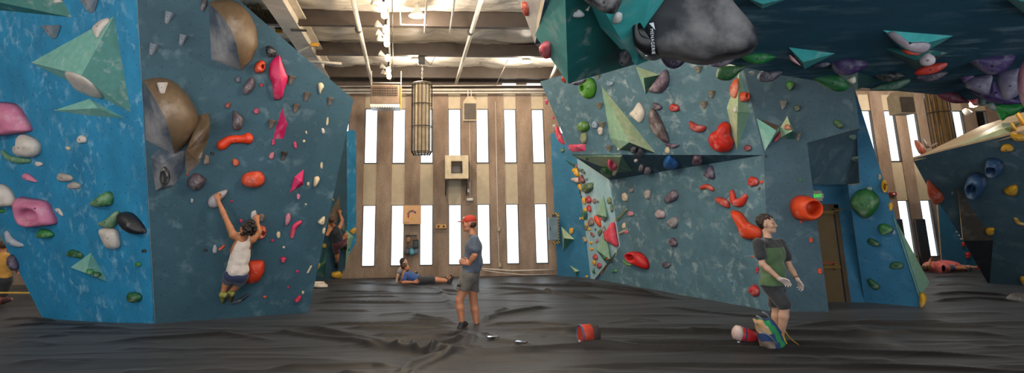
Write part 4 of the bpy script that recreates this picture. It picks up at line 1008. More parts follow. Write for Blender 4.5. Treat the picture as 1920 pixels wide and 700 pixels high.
# ================= far right boulder =================
o, pl = V('Q1', pDt, [(320, 308), (690, 118), (832, 113), (758, 192)], [(700, 160, .1)], [(0, 1, 4), (1, 2, 4), (2, 3, 4), (3, 0, 4)], [CREAMV, SAGE, SAGE, CREAMV], 'pale green flat volume on the cream top slope')
B('Q1', pDt, 112, 328, 56, 36, '#b8583c', 'terracotta hold at the left tip of the cream slope')
T('Q1', pDt, [(168, 300), (216, 275)], [9, 11], '#9c8c80', 'taupe bar hold along the cream slope')
B('Q1', pDt, 150, 292, 22, 26, '#a08a80', 'taupe knob beside the bar on the cream slope')
RING('Q1', pD, [(430, 560), (445, 505), (485, 478), (535, 484), (578, 512), (592, 560), (560, 620), (500, 634), (448, 612)], (485, 545, 34, 42), .3, '#33567c', 'lower large blue funnel hold with a pinkish mouth', chalk=.35)
RING('Q1', pD, [(580, 395), (600, 374), (660, 378), (702, 405), (712, 455), (670, 475), (615, 466), (588, 435)], (625, 415, 36, 32), .26, '#33567c', 'upper blue funnel hold with a pinkish mouth', chalk=.35)
O('Q1', pD, [(686, 300), (708, 276), (750, 272), (779, 296), (772, 314), (700, 320)], YEL, 'flat yellow hold right of the upper blue funnel', ht=.09)
O('Q1', pD, [(709, 610), (730, 588), (790, 570), (813, 590), (800, 640), (740, 638)], YEL, 'fan-shaped yellow hold right of the lower blue funnel', ht=.1)
O('Q1', pD, [(757, 190), (800, 194), (870, 208), (870, 240), (800, 240), (772, 220)], YEL, 'long yellow hold under the cream slope edge', ht=.1)
B('Q1', pDt, 848, 118, 32, 46, YEL, 'round yellow ball hold cut by the right frame edge')
B('Q1', pDt, 792, 168, 26, 22, YEL, 'small yellow dot on the pale green volume')
O('Q1', pD, [(150, 545), (168, 541), (230, 600), (276, 655), (242, 700), (205, 695), (165, 640)], '#c04e2c', 'terracotta half-pipe hold on the left edge of the boulder', ht=.2, chalk=.5)
B('Q1', pD, 335, 632, 20, 20, '#8f9a9c', 'small grey bolt-on disc beside the brown facet')
B('Q2', pD, 498, 232, 54, 42, YEL, 'yellow cube-like hold above the black facet')
T('Q2', pD, [(652, 160), (668, 183), (698, 192)], [10, 13, 11], '#c9a050', 'tan-yellow banana hold at the right frame edge')
O('Q2', pD, [(676, 508), (705, 508), (710, 545), (690, 542)], YEL, 'yellow hold cut by the right frame edge near the floor', ht=.08)
B('Q2', pD, 630, 3, 66, 28, YEL, 'wide yellow hold between funnel and banana hold')
B('Q2', pE, 338, 314, 22, 32, RED, 'upper small red hold on the distant teal wall')
B('Q2', pE, 364, 378, 32, 36, RED, 'lower small red hold on the distant teal wall')
for x_, y_ in ((298, 240), (312, 260), (324, 282)):
    B('Q2', pE, x_, y_, 9, 9, WHITE, 'tiny white chip in a slanting row on the distant teal wall', group='white chips on the distant wall')
# ================= roof overhang =================
def poly(name, pts, faces, mats, label):
    bm = BM(); vs = [bm.verts.new(p) for p in pts]
    for i, f in enumerate(faces):
        fc = bm.faces.new([vs[k] for k in f]); fc.material_index = i if len(mats) > 1 else 0
    # orient outwards
    c = sum(pts, Vector((0, 0, 0))) / len(pts)
    for fc in bm.faces:
        fc.normal_update()
        if fc.normal.dot(fc.calc_center_median() - c) < 0: fc.normal_flip()
    cc = c
    for v in bm.verts: v.co -= cc
    me = bpy.data.meshes.new(name); bm.to_mesh(me); bm.free()
    for m in mats: me.materials.append(m)
    o = bpy.data.objects.new(name, me); C.objects.link(o); o.location = cc
    return finish(o, label, 'climbing volume')
T0 = atY(1065, 157, 4.35)
v1a = pC.hit(1003, 66); v1b = atY(1192, 120.5, 4.75); v1c = pC.hit(1058, -60); v1d = pC.hit(1110, 30)
v1e = pC.hit(1200, 60)
ctr = v1d + Vector((.1, .5, .25))
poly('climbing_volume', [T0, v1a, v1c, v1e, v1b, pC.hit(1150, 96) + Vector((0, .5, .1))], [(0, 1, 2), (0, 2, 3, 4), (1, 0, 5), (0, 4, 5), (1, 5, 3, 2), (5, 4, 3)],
     [hold_mat('#5fa79b', .35, name='aqua_lit_volume_paint'), TURQD, TURQD, TURQD, TURQD, TURQD], 'huge dark teal pyramid volume hanging from the left tip of the roof')  # paler left face: the light on it put into its colour
t2 = atY(1193, 123, 4.15)
poly('climbing_volume', [t2, pC.hit(1096, 20), pC.hit(1080, -70), pC.hit(1230, -70), atY(1265, 94, 4.5), pC.hit(1235, 60)], [(0, 1, 2, 3), (0, 3, 4), (0, 4, 5, 1), (1, 5, 4, 3, 2)], [TURQ], 'bright turquoise volume behind the black pillow hold')
pV1 = Plane(T0, v1a, v1c); pV1d = Plane(T0, v1c, v1b)
pT2 = Plane(t2, pC.hit(1096, 20), pC.hit(1160, -70))
O('C6', pCs, [(10, 14), (30, 10), (47, 50), (42, 106), (28, 80)], ORNG, 'orange hold on the grey plywood side of the roof', ht=.05)
HG('C6', [(78, 275), (98, 250), (135, 270), (134, 312), (100, 308)], '#6d4a55', 'plum brown hold under the tip of the plywood side', yoff=.1, bolt=False)
O('C6', pV1, [(134, 280), (165, 269), (187, 292), (183, 372), (168, 362), (142, 320)], CORAL, 'coral hold on the left face of the huge teal pyramid', ht=.07, chalk=.5)
HG('C6', [(305, 45), (330, 24), (375, 60), (406, 100), (365, 118), (320, 105)], '#b9bcc0', 'pale grey triangular hold on the dark face of the huge teal pyramid', top=.6, yoff=-.2)
poly('climbing_volume', [atY(1060, -5, 3.55), atY(1107, 10, 3.6), atY(1103, 21, 3.6), atY(1078, 12, 3.7), atY(1090, -20, 3.3), atY(1090, -10, 3.9)],
     [(0, 3, 2, 1), (0, 1, 4), (0, 4, 5), (0, 5, 3), (3, 5, 2), (2, 5, 1), (1, 5, 4)], [hold_mat('#cfc9b8', .2)], 'cream volume edge at the top of the frame over the teal pyramid')
B('C6', pT2, 633, 90, 60, 74, '#cfcfca', 'white oval hold on the bright turquoise volume', ht=.07)
HG('C6', [(415, -20), (432, 12), (500, 68), (580, 92), (620, 75), (652, -10), (600, -60), (470, -60)], BLACK, 'chalk-dusted black hold cut by the top edge on turquoise volume', chalk=.45, yoff=-.25)
O('C6', pT2, [(637, 345), (655, 318), (690, 312), (714, 350), (712, 392), (690, 399), (655, 372)], '#34363c', 'round dark hold low on the bright turquoise volume', ht=.09, chalk=.4)
HG('C6', [(642, 378), (660, 376), (706, 398), (700, 418), (672, 422), (648, 405)], ORNG, 'red-orange hold under the round dark one', yoff=-.15, bolt=False, chalk=.1)
HG('C6', [(252, 515), (270, 498), (282, 505), (283, 545), (265, 538)], ORNG, 'left red hold at the tip of the huge teal pyramid', yoff=-.3, bolt=False, chalk=.05)
HG('C6', [(291, 520), (305, 505), (328, 505), (337, 525), (325, 546), (300, 546)], '#c8361c', 'right red hold at the tip of the huge teal pyramid', yoff=-.4, chalk=.05)
HG('C6', [(325, 548), (370, 535), (416, 518), (408, 540), (370, 560), (340, 558)], '#33283c', 'dark purple hold under the edge of the huge teal pyramid', yoff=.3, bolt=False)
HG('C7', [(225, 408), (300, 400), (410, 428), (385, 475), (345, 497), (300, 500), (255, 470)], '#2f2744', 'dark purple half-moon hold left below the black pillow', chalk=.15)
HG('C7', [(590, 465), (620, 438), (700, 420), (775, 415), (745, 455), (670, 490), (605, 485)], '#4a3d58', 'purple half-moon hold right below the black pillow', chalk=.5)
HG('C7', [(630, 550), (650, 492), (740, 470), (850, 482), (800, 530), (745, 580), (680, 588), (638, 572)], '#1c5526', 'dark green lobed hold above the grey-tan wedges', chalk=.1)
HG('C7', [(808, 405), (880, 380), (960, 385), (1065, 408), (1020, 445), (945, 470), (860, 452)], '#1c7a3c', 'bright green half-moon hold right of the black pillow', chalk=.1)
HG('C7', [(930, 565), (955, 520), (1030, 512), (1115, 525), (1065, 578), (1005, 598), (945, 590)], '#2b3142', 'blue-black hold with a chalky end near the roof lip', chalk=.4)
HG('C7', [(872, 524), (915, 524), (905, 550), (890, 554)], '#6f7074', 'small grey wedge hold at the roof lip', bolt=False)
def RV(crop, base, pk, mats, label, faces=None):
    n = len(base); pl = [(i, (i + 1) % n, n) for i in range(n)]
    return V(crop, pC, base, [pk], faces or pl, mats, label)
RV('C7', [(845, -20), (965, 66), (1180, -15)], (970, 30, .12), TURQ, 'turquoise triangular volume cut by the top edge of the roof')
RV('C8', [(-5, 258), (255, 292), (85, 380)], (75, 340, .08), TURQ, 'turquoise triangle volume left on the roof beside a purple hold')
HG('C8', [(0, 300), (25, 318), (62, 358), (40, 350), (5, 325)], '#c88a8c', 'rosy hold on the left turquoise triangle', bolt=False, yoff=-.3)
HG('C8', [(228, 342), (280, 308), (360, 320), (432, 346), (385, 390), (312, 412), (252, 396)], '#3b2c5a', 'purple half-moon hold above the long green one', chalk=.25)
HG('C8', [(130, 358), (185, 335), (225, 350), (180, 370)], '#2c2a44', 'small dark purple hold left of purple half-moon', bolt=False)
HG('C8', [(95, 410), (180, 398), (260, 412), (310, 440), (326, 470), (308, 494), (250, 498), (160, 455)], '#1f6a3a', 'long green hold above the edge of the grey face', chalk=.25)
poly('climbing_volume', [atZ(*cp('C8', (268, 408)), RZ), atZ(*cp('C8', (374, 393)), RZ), atY(*cp('C8', (375, 490)), 6.05), atY(*cp('C8', (345, 485)), 6.1), atZ(*cp('C8', (490, 440)), RZ), atY(*cp('C8', (375, 430)), 6.7)],
     [(0, 3, 2, 1), (1, 2, 4), (0, 1, 4, 5), (0, 5, 3), (3, 5, 2), (2, 5, 4)], [hold_mat('#9fc4c0', .4, name='pale_mint_volume_paint'), TURQD, TURQD, TURQD, TURQD, TURQD], 'pale mint and dark teal volume hanging at the roof lip')
HG('C8', [(318, 440), (330, 425), (358, 418), (364, 445), (348, 458)], '#c9c6ae', 'cream hold on the volume at the roof lip', yoff=-.45, bolt=False)
HG('C8', [(458, 396), (530, 388), (600, 398), (636, 415), (590, 440), (512, 446)], '#1d2628', 'black lens-shaped hold at the roof lip', chalk=.2)
HG('C8', [(440, 490), (515, 456), (590, 440), (658, 434), (650, 458), (590, 490), (500, 496)], '#28604a', 'dark green lens-shaped hold under the black one', chalk=.3)
RV('C8', [(508, 165), (900, 196), (700, 312), (645, 305)], (680, 255, .1), TURQ, 'large pale turquoise triangle volume with a bone hold on it')
RV('C8', [(520, 266), (700, 262), (878, 290), (690, 384)], (690, 330, .1), TURQD, 'dark teal triangle volume under the pale turquoise one')
HG('C8', [(545, 178), (575, 174), (610, 205), (660, 235), (705, 240), (740, 230), (772, 243), (765, 270), (735, 290), (690, 292), (640, 272), (590, 235), (550, 200)], '#9a8e98', 'long grey bone hold on the pale turquoise triangle', chalk=.5, yoff=-.35, depth=.05)
HG('C8', [(612, 270), (660, 280), (720, 290), (700, 303), (650, 300), (625, 288)], '#c23a26', 'red bar hold under the grey bone', yoff=-.3, bolt=False, chalk=.1)
HG('C8', [(712, 325), (735, 297), (765, 292), (798, 315), (795, 345), (760, 362), (722, 355)], '#b9a8ac', 'round white ball hold under the bone hold', yoff=-.35, chalk=.6)
HG('C8', [(683, 396), (720, 368), (790, 348), (860, 345), (850, 370), (790, 402), (705, 412)], '#c0301f', 'flat red disc hold under the round white ball', yoff=-.15, chalk=.1)
HG('C8', [(688, 430), (715, 408), (790, 396), (868, 394), (835, 428), (765, 446)], '#3b3346', 'dark purple disc hold under the flat red disc', chalk=.3)
HG('C8', [(955, 312), (1050, 300), (1150, 298), (1215, 300), (1232, 325), (1165, 400), (1085, 408), (1010, 362)], '#3f2f60', 'large purple half-moon hold right on the roof', chalk=.3)
HG('P4', [(535, 420), (562, 362), (650, 340), (740, 335), (735, 400), (715, 485), (650, 472), (570, 440)], '#746f8a', 'left grey-purple lobe hold at right end of roof', chalk=.5, yoff=-.2)
HG('P4', [(780, 335), (830, 300), (900, 285), (960, 288), (950, 400), (948, 480), (850, 532), (800, 450)], '#746f8a', 'right grey-purple lobe hold at right end of roof', chalk=.5, yoff=-.2)
HG('P4', [(560, 445), (640, 440), (740, 345), (790, 440), (860, 520), (930, 510), (960, 545), (850, 556), (720, 535), (640, 500)], '#4a3a6a', 'purple lobe hold underneath the two grey-purple lobes', chalk=.3)
HG('P4', [(495, 345), (560, 330), (600, 345), (540, 400)], '#5a3f72', 'small violet hold left of the grey-purple lobes', bolt=False)
HG('P4', [(1010, 205), (1060, 230), (1100, 400), (1060, 600), (985, 572), (945, 475), (935, 390), (955, 280)], '#c08090', 'big rosy hold cut by right frame edge at the roof end', chalk=.4, yoff=-.5, depth=.12)
HG('P4', [(278, 455), (360, 450), (445, 460), (566, 535), (520, 546), (440, 548), (370, 526), (315, 495)], '#6a2f42', 'maroon half-moon hold at roof lip above hall windows', chalk=.2)
poly('climbing_volume', [atY(*cp('P4', p), y) for p, y in (((458, 434), 7.1), ((570, 440), 7.1), ((640, 498), 7.0), ((556, 522), 6.9), ((570, 450), 7.5))], [(0, 3, 2, 1), (0, 1, 4), (1, 2, 4), (2, 3, 4), (3, 0, 4)], [TURQ], 'small turquoise wedge volume by the maroon hold')
HG('P4', [(565, 525), (600, 508), (632, 508), (630, 560), (605, 566), (580, 545)], '#9a2434', 'dark red hold below the small turquoise wedge', bolt=False)
HG('P4', [(632, 508), (690, 520), (690, 560), (660, 572), (632, 560)], '#1f3a34', 'blackish green hold beside the dark red one at roof end', bolt=False)
HG('P4', [(690, 540), (730, 535), (765, 560), (778, 610), (740, 600), (700, 572)], '#60706a', 'grey-green hold left of the emerald one', bolt=False)
HG('P4', [(757, 545), (860, 545), (980, 570), (935, 625), (868, 645), (825, 682), (800, 670), (780, 620)], '#1c7a34', 'emerald green hold with a nose at the right end of roof', chalk=.1, yoff=-.1)
RV('C8', [(1170, -15), (1330, -20), (1330, 110)], (1290, 10, .1), TURQ, 'turquoise volume corner at the top right of the frame')

# ---- the big black pillow hold with its maker's mark
PM = hold_mat('#222429', .5, name='black_pillow_plastic', big=True); PMR = simple('black_rubber_rim', '#141518', .35, bstr=.05)
root = empty('climbing_hold', atY(1300, 50, 3.6), 'huge black dusty pillow-shaped hold with white lettering hanging from the roof', 'climbing hold')
yL, yR = 3.75, 3.95
rings_px = [  # (outline as px, depth half thickness, y) from plate to nose
    ([(1196, -6), (1204, -24), (1240, -34), (1322, -30), (1322, 20), (1318, 60), (1290, 96), (1250, 100), (1216, 96), (1199, 78)], 0)]
cpl = atY(1290, 50, 3.72); nrm = (CAM - cpl); nrm.z *= .4; nrm.normalize()
pPil = Plane(cpl, cpl + nrm.cross(Vector((0, 0, 1))), cpl + nrm.cross(Vector((0, 0, 1))).cross(nrm))
def pil(px, front, back, mat, name, e, peak=None, K=7, par=None, rough=.03):
    uv = smooth_outline([pPil.uv(pPil.hit(*p)) for p in px], 5)
    o = pillow(pPil, uv, front, mat, name=name, e=e, back=back, K=K, rough=rough, peak=pPil.uv(pPil.hit(*peak)) if peak else None)
    if par: 
        o.location = o.location - ploc(par); o.parent = par
    return o
b = pil([(1202, 10), (1208, -20), (1250, -40), (1340, -30), (1372, 10), (1402, 45), (1417, 72), (1415, 90), (1392, 103), (1352, 110), (1312, 118), (1262, 108), (1212, 100), (1201, 60)], .22, .3, PM, 'pillow_body', .45, (1330, 55), par=root)
b = pil([(1190, 20), (1196, 0), (1210, -14), (1228, -14), (1212, 2), (1205, 22), (1204, 70), (1212, 92), (1240, 102), (1226, 110), (1206, 106), (1193, 88)], .25, .32, PMR, 'rim', .5, (1204, 50), par=root)
TXTW = simple('white_print', '#d8dadc', .5, bstr=0, var=0)
def text(body, size, loc, right, up, mat, parent=None, name='lettering', ext=.001, spacing=1.0, align='LEFT'):
    cu = bpy.data.curves.new(name, 'FONT'); cu.body = body; cu.size = size; cu.extrude = ext; cu.space_character = spacing; cu.align_x = align
    cu.materials.append(mat)
    tmp = bpy.data.objects.new(name, cu); C.objects.link(tmp)
    dg = bpy.context.evaluated_depsgraph_get(); me = bpy.data.meshes.new_from_object(tmp.evaluated_get(dg))
    bpy.data.objects.remove(tmp)
    o = bpy.data.objects.new(name, me); C.objects.link(o)
    r = Vector(right).normalized(); u = Vector(up); u = (u - r * u.dot(r)).normalized(); n = r.cross(u)
    M = Matrix((r, u, n)).transposed().to_4x4(); M.translation = Vector(loc)
    if parent is not None: M = Matrix.Translation(ploc(parent)).inverted() @ M; o.parent = parent
    o.matrix_local = M; o.matrix_basis = M
    if not me.materials: me.materials.append(mat)
    return o
pa, pb_ = pPil.hit(1219.5, 55, .232), pPil.hit(1222, 88, .232)
down = (pb_ - pa).normalized()
text('MENAGERIE', .032, pPil.hit(1219, 54, .24), down, pPil.n.cross(down), TXTW, root, spacing=1.15)
la = [pPil.hit(x, y, .238) for x, y in ((1217, 44), (1225.5, 42), (1228.5, 56), (1222, 49))]
bm = BM(); 
for tri in ((0, 1, 3), (1, 2, 3)):
    vv = [bm.verts.new(la[i]) for i in tri] + [bm.verts.new(la[i] - pPil.n * .004) for i in tri]
    for f in ((0, 1, 2), (5, 4, 3), (0, 3, 4, 1), (1, 4, 5, 2), (2, 5, 3, 0)): bm.faces.new([vv[i] for i in f])
bm_obj('maker_mark', bm, TXTW, root)
for p in ((1198, 58), (1212, 104)):
    c = pPil.hit(*p, .12); add = BM(); bm_lathe(add, c - pPil.n * .01, pPil.n, [(.012, 0), (.012, .02), (.006, .021)], 10); bm_obj('bolt', add, simple('bright_bolt', '#a8b0b0', .3, .8, bstr=0), root)
# ---------------------------------------------------------------- floor: dark fabric over mats, pulled into folds
def floor_fabric():
    m, nt, b = _new('dark_mat_fabric'); o = coord(nt)
    n = nz(nt, .9, 5, .6, vec=o); n2 = nz(nt, 3.5, 6, .7, vec=mapping(nt, o, (.35, 1.4, 1)), dist=.7)
    base = ramp(nt, n.outputs['Fac'], .3, .7, srgb('#0f0f10'), srgb('#191819'))
    base = mix(nt, ramp(nt, n2.outputs['Fac'], .55, .8), base, srgb('#242120'))
    base = mix(nt, ramp(nt, nz(nt, 45, 2, .7, vec=o).outputs['Fac'], .70, .78), base, srgb('#45403c'))
    nt.links.new(base, b.inputs['Base Color']); b.inputs['Roughness'].default_value = .5
    b.inputs['Specular IOR Level'].default_value = .32
    b.inputs['Sheen Weight'].default_value = .1; b.inputs['Sheen Roughness'].default_value = .4
    bump(nt, b, nz(nt, 1.6, 4, .5, vec=mapping(nt, o, (.22, 2.0, 1)), dist=.5).outputs['Fac'], .45, .05); return m
def build_floor():
    xs = np.concatenate([np.arange(XL - .2, -8, .08), np.arange(-8, 12, .034), np.arange(12, XR + .2, .07)])
    ys = np.concatenate([np.arange(-1, 4.8, .3), 4.8 * (15.9 / 4.8) ** (np.linspace(0, 1, 430))])
    X, Y = np.meshgrid(xs, ys)
    H = np.zeros_like(X)
    def seg(poly, w, h, sharp=1.45):
        w *= .9
        P = [G(*p) for p in poly]; pts = []
        for i in range(len(P) - 1):
            a, b = P[i], P[i + 1]
            pts.append((a.x, a.y, b.x, b.y))
        D = np.full(X.shape, 9.0)
        x0 = min(min(p[0], p[2]) for p in pts) - .8; x1 = max(max(p[0], p[2]) for p in pts) + .8
        y0 = min(min(p[1], p[3]) for p in pts) - .8; y1 = max(max(p[1], p[3]) for p in pts) + .8
        ix = np.where((xs > x0) & (xs < x1))[0]; iy = np.where((ys > y0) & (ys < y1))[0]
        if not len(ix) or not len(iy): return
        sl = (slice(iy[0], iy[-1] + 1), slice(ix[0], ix[-1] + 1)); Xs, Ys = X[sl], Y[sl]; D = np.full(Xs.shape, 9.0)
        tot = sum(math.hypot(c - a, d - b) for a, b, c, d in pts); acc = 0; Tm = np.zeros(Xs.shape)
        for a, b, c, d in pts:
            L = math.hypot(c - a, d - b) + 1e-6
            t = np.clip(((Xs - a) * (c - a) + (Ys - b) * (d - b)) / L / L, 0, 1)
            dd = np.hypot(Xs - a - t * (c - a), Ys - b - t * (d - b)); better = dd < D
            D = np.where(better, dd, D); Tm = np.where(better, (acc + t * L) / tot, Tm); acc += L
        taper = np.clip(np.minimum(Tm, 1 - Tm) * 6, 0, 1)
        H[sl] += h * taper * np.exp(-(D / w) ** sharp)
    folds = [
        ([(480, 608), (560, 612), (640, 628), (700, 644), (760, 657), (840, 668), (960, 662), (1050, 655), (1200, 648), (1400, 650), (1700, 646)], .10, .085),
        ([(500, 618), (580, 630), (660, 640), (720, 655)], .06, .05),
        ([(600, 606), (700, 607), (780, 606), (858, 607)], .05, .05), ([(640, 615), (760, 616), (855, 613)], .05, .045),
        ([(690, 626), (770, 628), (860, 618)], .06, .045), ([(770, 588), (810, 597), (856, 606)], .05, .05), ([(760, 596), (820, 602), (856, 608)], .04, .035),
        ([(904, 606), (930, 592), (975, 584), (1038, 575)], .07, .07), ([(902, 603), (925, 588), (955, 575)], .05, .05),
        ([(905, 610), (1000, 606), (1090, 611)], .05, .05), ([(905, 614), (1000, 620), (1150, 622), (1400, 624), (1700, 628)], .09, .07),
        ([(878, 618), (840, 630), (780, 636), (700, 642)], .05, .055), ([(884, 620), (850, 640), (800, 650), (760, 656)], .05, .055),
        ([(890, 622), (870, 645), (840, 656), (790, 668)], .05, .05), ([(895, 622), (880, 650), (920, 660)], .05, .045), ([(905, 620), (935, 640), (1000, 645)], .05, .045),
        ([(735, 650), (750, 652), (765, 650), (790, 662)], .05, .08), ([(800, 668), (820, 662), (850, 668)], .05, .08),
        ([(750, 700), (770, 682), (820, 672), (850, 668)], .05, .06), ([(765, 705), (790, 688), (850, 668), (900, 660)], .04, .05),
        ([(580, 568), (660, 566), (780, 568)], .06, .05), ([(585, 580), (620, 581), (700, 582)], .05, .035), ([(590, 560), (700, 556), (760, 557)], .05, .04),
        ([(905, 540), (1000, 545), (1080, 556), (1140, 560)], .07, .06), ([(900, 532), (1000, 536), (1110, 536), (1200, 548)], .07, .06), ([(915, 552), (1050, 548), (1150, 550), (1290, 562)], .08, .06),
        ([(815, 540), (835, 556), (848, 578)], .08, .05), ([(790, 536), (830, 545), (870, 548)], .08, .05), ([(1040, 526), (1160, 540), (1240, 552)], .09, .07),
        ([(640, 530), (760, 536), (800, 540)], .08, .05), ([(610, 545), (700, 548), (740, 545)], .06, .04),
        ([(1040, 650), (1250, 655), (1500, 660), (1920, 668)], .07, .06), ([(1000, 690), (1300, 684), (1700, 690), (2000, 700)], .06, .05),
        ([(500, 690), (700, 684), (760, 690)], .06, .05), ([(200, 640), (420, 625), (520, 640)], .08, .04), ([(0, 600), (60, 598), (110, 604)], .06, .05), ([(0, 612), (90, 606), (200, 612)], .06, .04),
        ([(1470, 612), (1600, 606), (1900, 612)], .08, .05), ([(1560, 630), (1700, 622), (1900, 630)], .07, .05), ([(1240, 575), (1400, 592), (1500, 596)], .06, .03),
        ([(1745, 552), (1800, 549), (1900, 553)], .08, .05), ([(1750, 565), (1830, 560), (1920, 566)], .08, .05), ([(1745, 520), (1800, 518), (1850, 520)], .1, .05), ([(1750, 535), (1800, 533), (1845, 536)], .1, .05)]
    for f in folds: seg(*f)
    rn = random.Random(5)
    for i in range(70):        # many shallow long pulls
        px, py = rn.uniform(560, 1900), rn.uniform(523, 700); L = rn.uniform(60, 260); dy = rn.uniform(-6, 6)
        if py < 590 and 1110 < px < 1740: continue
        seg([(px, py), (px + L / 2, py + dy * .6 + rn.uniform(-3, 3)), (px + L, py + dy)], rn.uniform(.05, .12), rn.uniform(.01, .025))
    for i in range(24):
        px, py = rn.uniform(-20, 500), rn.uniform(615, 700); L = rn.uniform(60, 260)
        seg([(px, py), (px + L / 2, py + rn.uniform(-6, 3)), (px + L, py + rn.uniform(-6, 6))], rn.uniform(.06, .12), rn.uniform(.008, .02))
    nz1 = np.array([noise.noise(Vector((x * .35, y * 1.9, 0))) for y in ys for x in xs[::6]]).reshape(len(ys), -1)
    full = np.array([np.interp(xs, xs[::6], r) for r in nz1])
    H += .018 * full
    V_ = np.stack([X, Y, H - .012], -1).reshape(-1, 3)
    ny_, nx_ = X.shape; idx = np.arange(ny_ * nx_).reshape(ny_, nx_)
    F_ = np.stack([idx[:-1, :-1], idx[:-1, 1:], idx[1:, 1:], idx[1:, :-1]], -1).reshape(-1, 4)
    me = bpy.data.meshes.new('floor'); me.vertices.add(len(V_)); me.vertices.foreach_set('co', V_.ravel())
    me.loops.add(F_.size); me.loops.foreach_set('vertex_index', F_.ravel()); me.polygons.add(len(F_))
    me.polygons.foreach_set('loop_start', np.arange(0, F_.size, 4)); me.polygons.foreach_set('loop_total', np.full(len(F_), 4))
    me.polygons.foreach_set('use_smooth', np.ones(len(F_), bool)); me.update(); me.validate()
    me.materials.append(floor_fabric())
    o = bpy.data.objects.new('floor', me); C.objects.link(o); tag(o, 'dark charcoal fabric stretched over mats, pulled into folds', kind='structure')
build_floor()

# ---------------------------------------------------------------- lamps and ceiling fittings
def emis(name, col, s): return simple(name, col, .4, emit=(col, s), bstr=0, var=0)
WARM = emis('warm_lamp_glass', '#ffd9a0', 14.0); COOL = emis('tube_lamp_glass', '#e8eeff', 4.0)
WHT = simple('white_enamel', '#d8d2c8', .4, bstr=.05); DGREY = simple('dark_grey_metal', '#3a3835', .5, .3); TANM = simple('tan_metal', '#a8977c', .5, .2)
def light(kind, loc, energy, col, size=.3, rot=None, name='lamp_light', par=None):
    ld = bpy.data.lights.new(name, kind); ld.energy = energy; ld.color = col
    if kind == 'AREA': ld.shape = 'DISK'; ld.size = size
    elif kind == 'POINT': ld.shadow_soft_size = size
    elif kind == 'SPOT': ld.shadow_soft_size = size; ld.spot_size = R(150); ld.spot_blend = .6
    o = bpy.data.objects.new(name, ld); C.objects.link(o); o.location = loc
    if rot: o.rotation_euler = rot
    return o
def highbay(x, y, z, e, label, col=(1, .87, .70), r=.16):
    root = empty('ceiling_lamp', (x, y, z), label, 'ceiling lamp')
    bm = BM(); bm_lathe(bm, (x, y, z + .14), (0, 0, -1), [(.03, -.15), (.05, 0), (.09, .05), (r, .13), (r + .01, .14), (r - .01, .14), (.08, .07), (.0, .06)], 20); bm_obj('housing', bm, WHT, root)
    bm = BM(); bm_lathe(bm, (x, y, z + .05), (0, 0, -1), [(r * .55, 0), (r * .8, .03), (r * .7, .06), (.0, .075)], 18); bm_obj('lamp_glass', bm, WARM, root)
    light('POINT', (x, y, z - .12), e, col, .12)
for (px, py), z, l in (((782, 30), 5.62, 'round ceiling lamp nearest the string of bulbs, lit warm'), ((779, 114), 5.66, 'round lit ceiling lamp beside the chain hoist'), ((987, 116), 5.66, 'round lit ceiling lamp near the roof overhang')):
    p = atZ(px, py, z); highbay(p.x, p.y, z, LAMP_E, l)
p = atY(1825, 200, 13.5); highbay(p.x, p.y, p.z, LAMP_E * .4, 'small lit lamp over the hall windows below the roof lip', r=.08)
# unseen lamps added overhead and behind walls to brighten the hall
for i, (x, y, e) in enumerate(ADDED_LAMPS):
    highbay(x, y, 5.1, e, 'added lamp lighting the hall, not seen from the front view, %s of the rows overhead' % 'first second third fourth fifth sixth seventh eighth ninth tenth eleventh twelfth'.split()[i], (1, .92, .82))
# string of bulbs on a rail
rail = empty('string_light_rail', atZ(724, 70, 5.4), 'white rail the column of bare bulbs hangs from', 'light rail')
bm = BM(); bm_tube(bm, [atZ(726, -30, 5.42), atZ(732, 150, 5.42)], .02, 8); bm_obj('rail_bar', bm, WHITEST, rail)
bm = BM(); bm_tube(bm, [atZ(735, -30, 5.42), atZ(737, 150, 5.42)], .008, 6); bm_obj('cable', bm, DGREY, rail)
for i, (px, py) in enumerate(((719, 12), (721, 26), (723.5, 54), (724.5, 70), (725.5, 80), (727, 108), (728.5, 131), (729.5, 142))):
    p = atZ(px, py, 5.22)
    rt = empty('string_bulb', p, 'glowing bare bulb, number %s from the top of the hanging column' % ('one two three four five six seven eight'.split()[i]), 'light bulb', 'bulbs in the bright hanging column')
    bm = BM(); bm_lathe(bm, p + Vector((0, 0, .2)), (0, 0, -1), [(.018, 0), (.022, .02), (.022, .12), (.03, .13)], 10); bm_obj('socket', bm, DGREY, rt)
    bm = BM(); bm_lathe(bm, p + Vector((0, 0, .08)), (0, 0, -1), [(.02, 0), (.05, .05), (.062, .10), (.05, .15), (.0, .175)], 14); bm_obj('bulb_glass', bm, WARM, rt)
    bm = BM(); bm_lathe(bm, p + Vector((-.1, 0, .06)), (-1, 0, .5), [(.012, -.05), (.03, 0), (.075, .09), (.072, .09), (.02, 0)], 12); bm_obj('reflector', bm, WHITEST, rt)
    if i in (0, 2, 4): light('POINT', p + Vector((0, 0, -.12)), LAMP_E * .22, (1, .78, .5), .08)
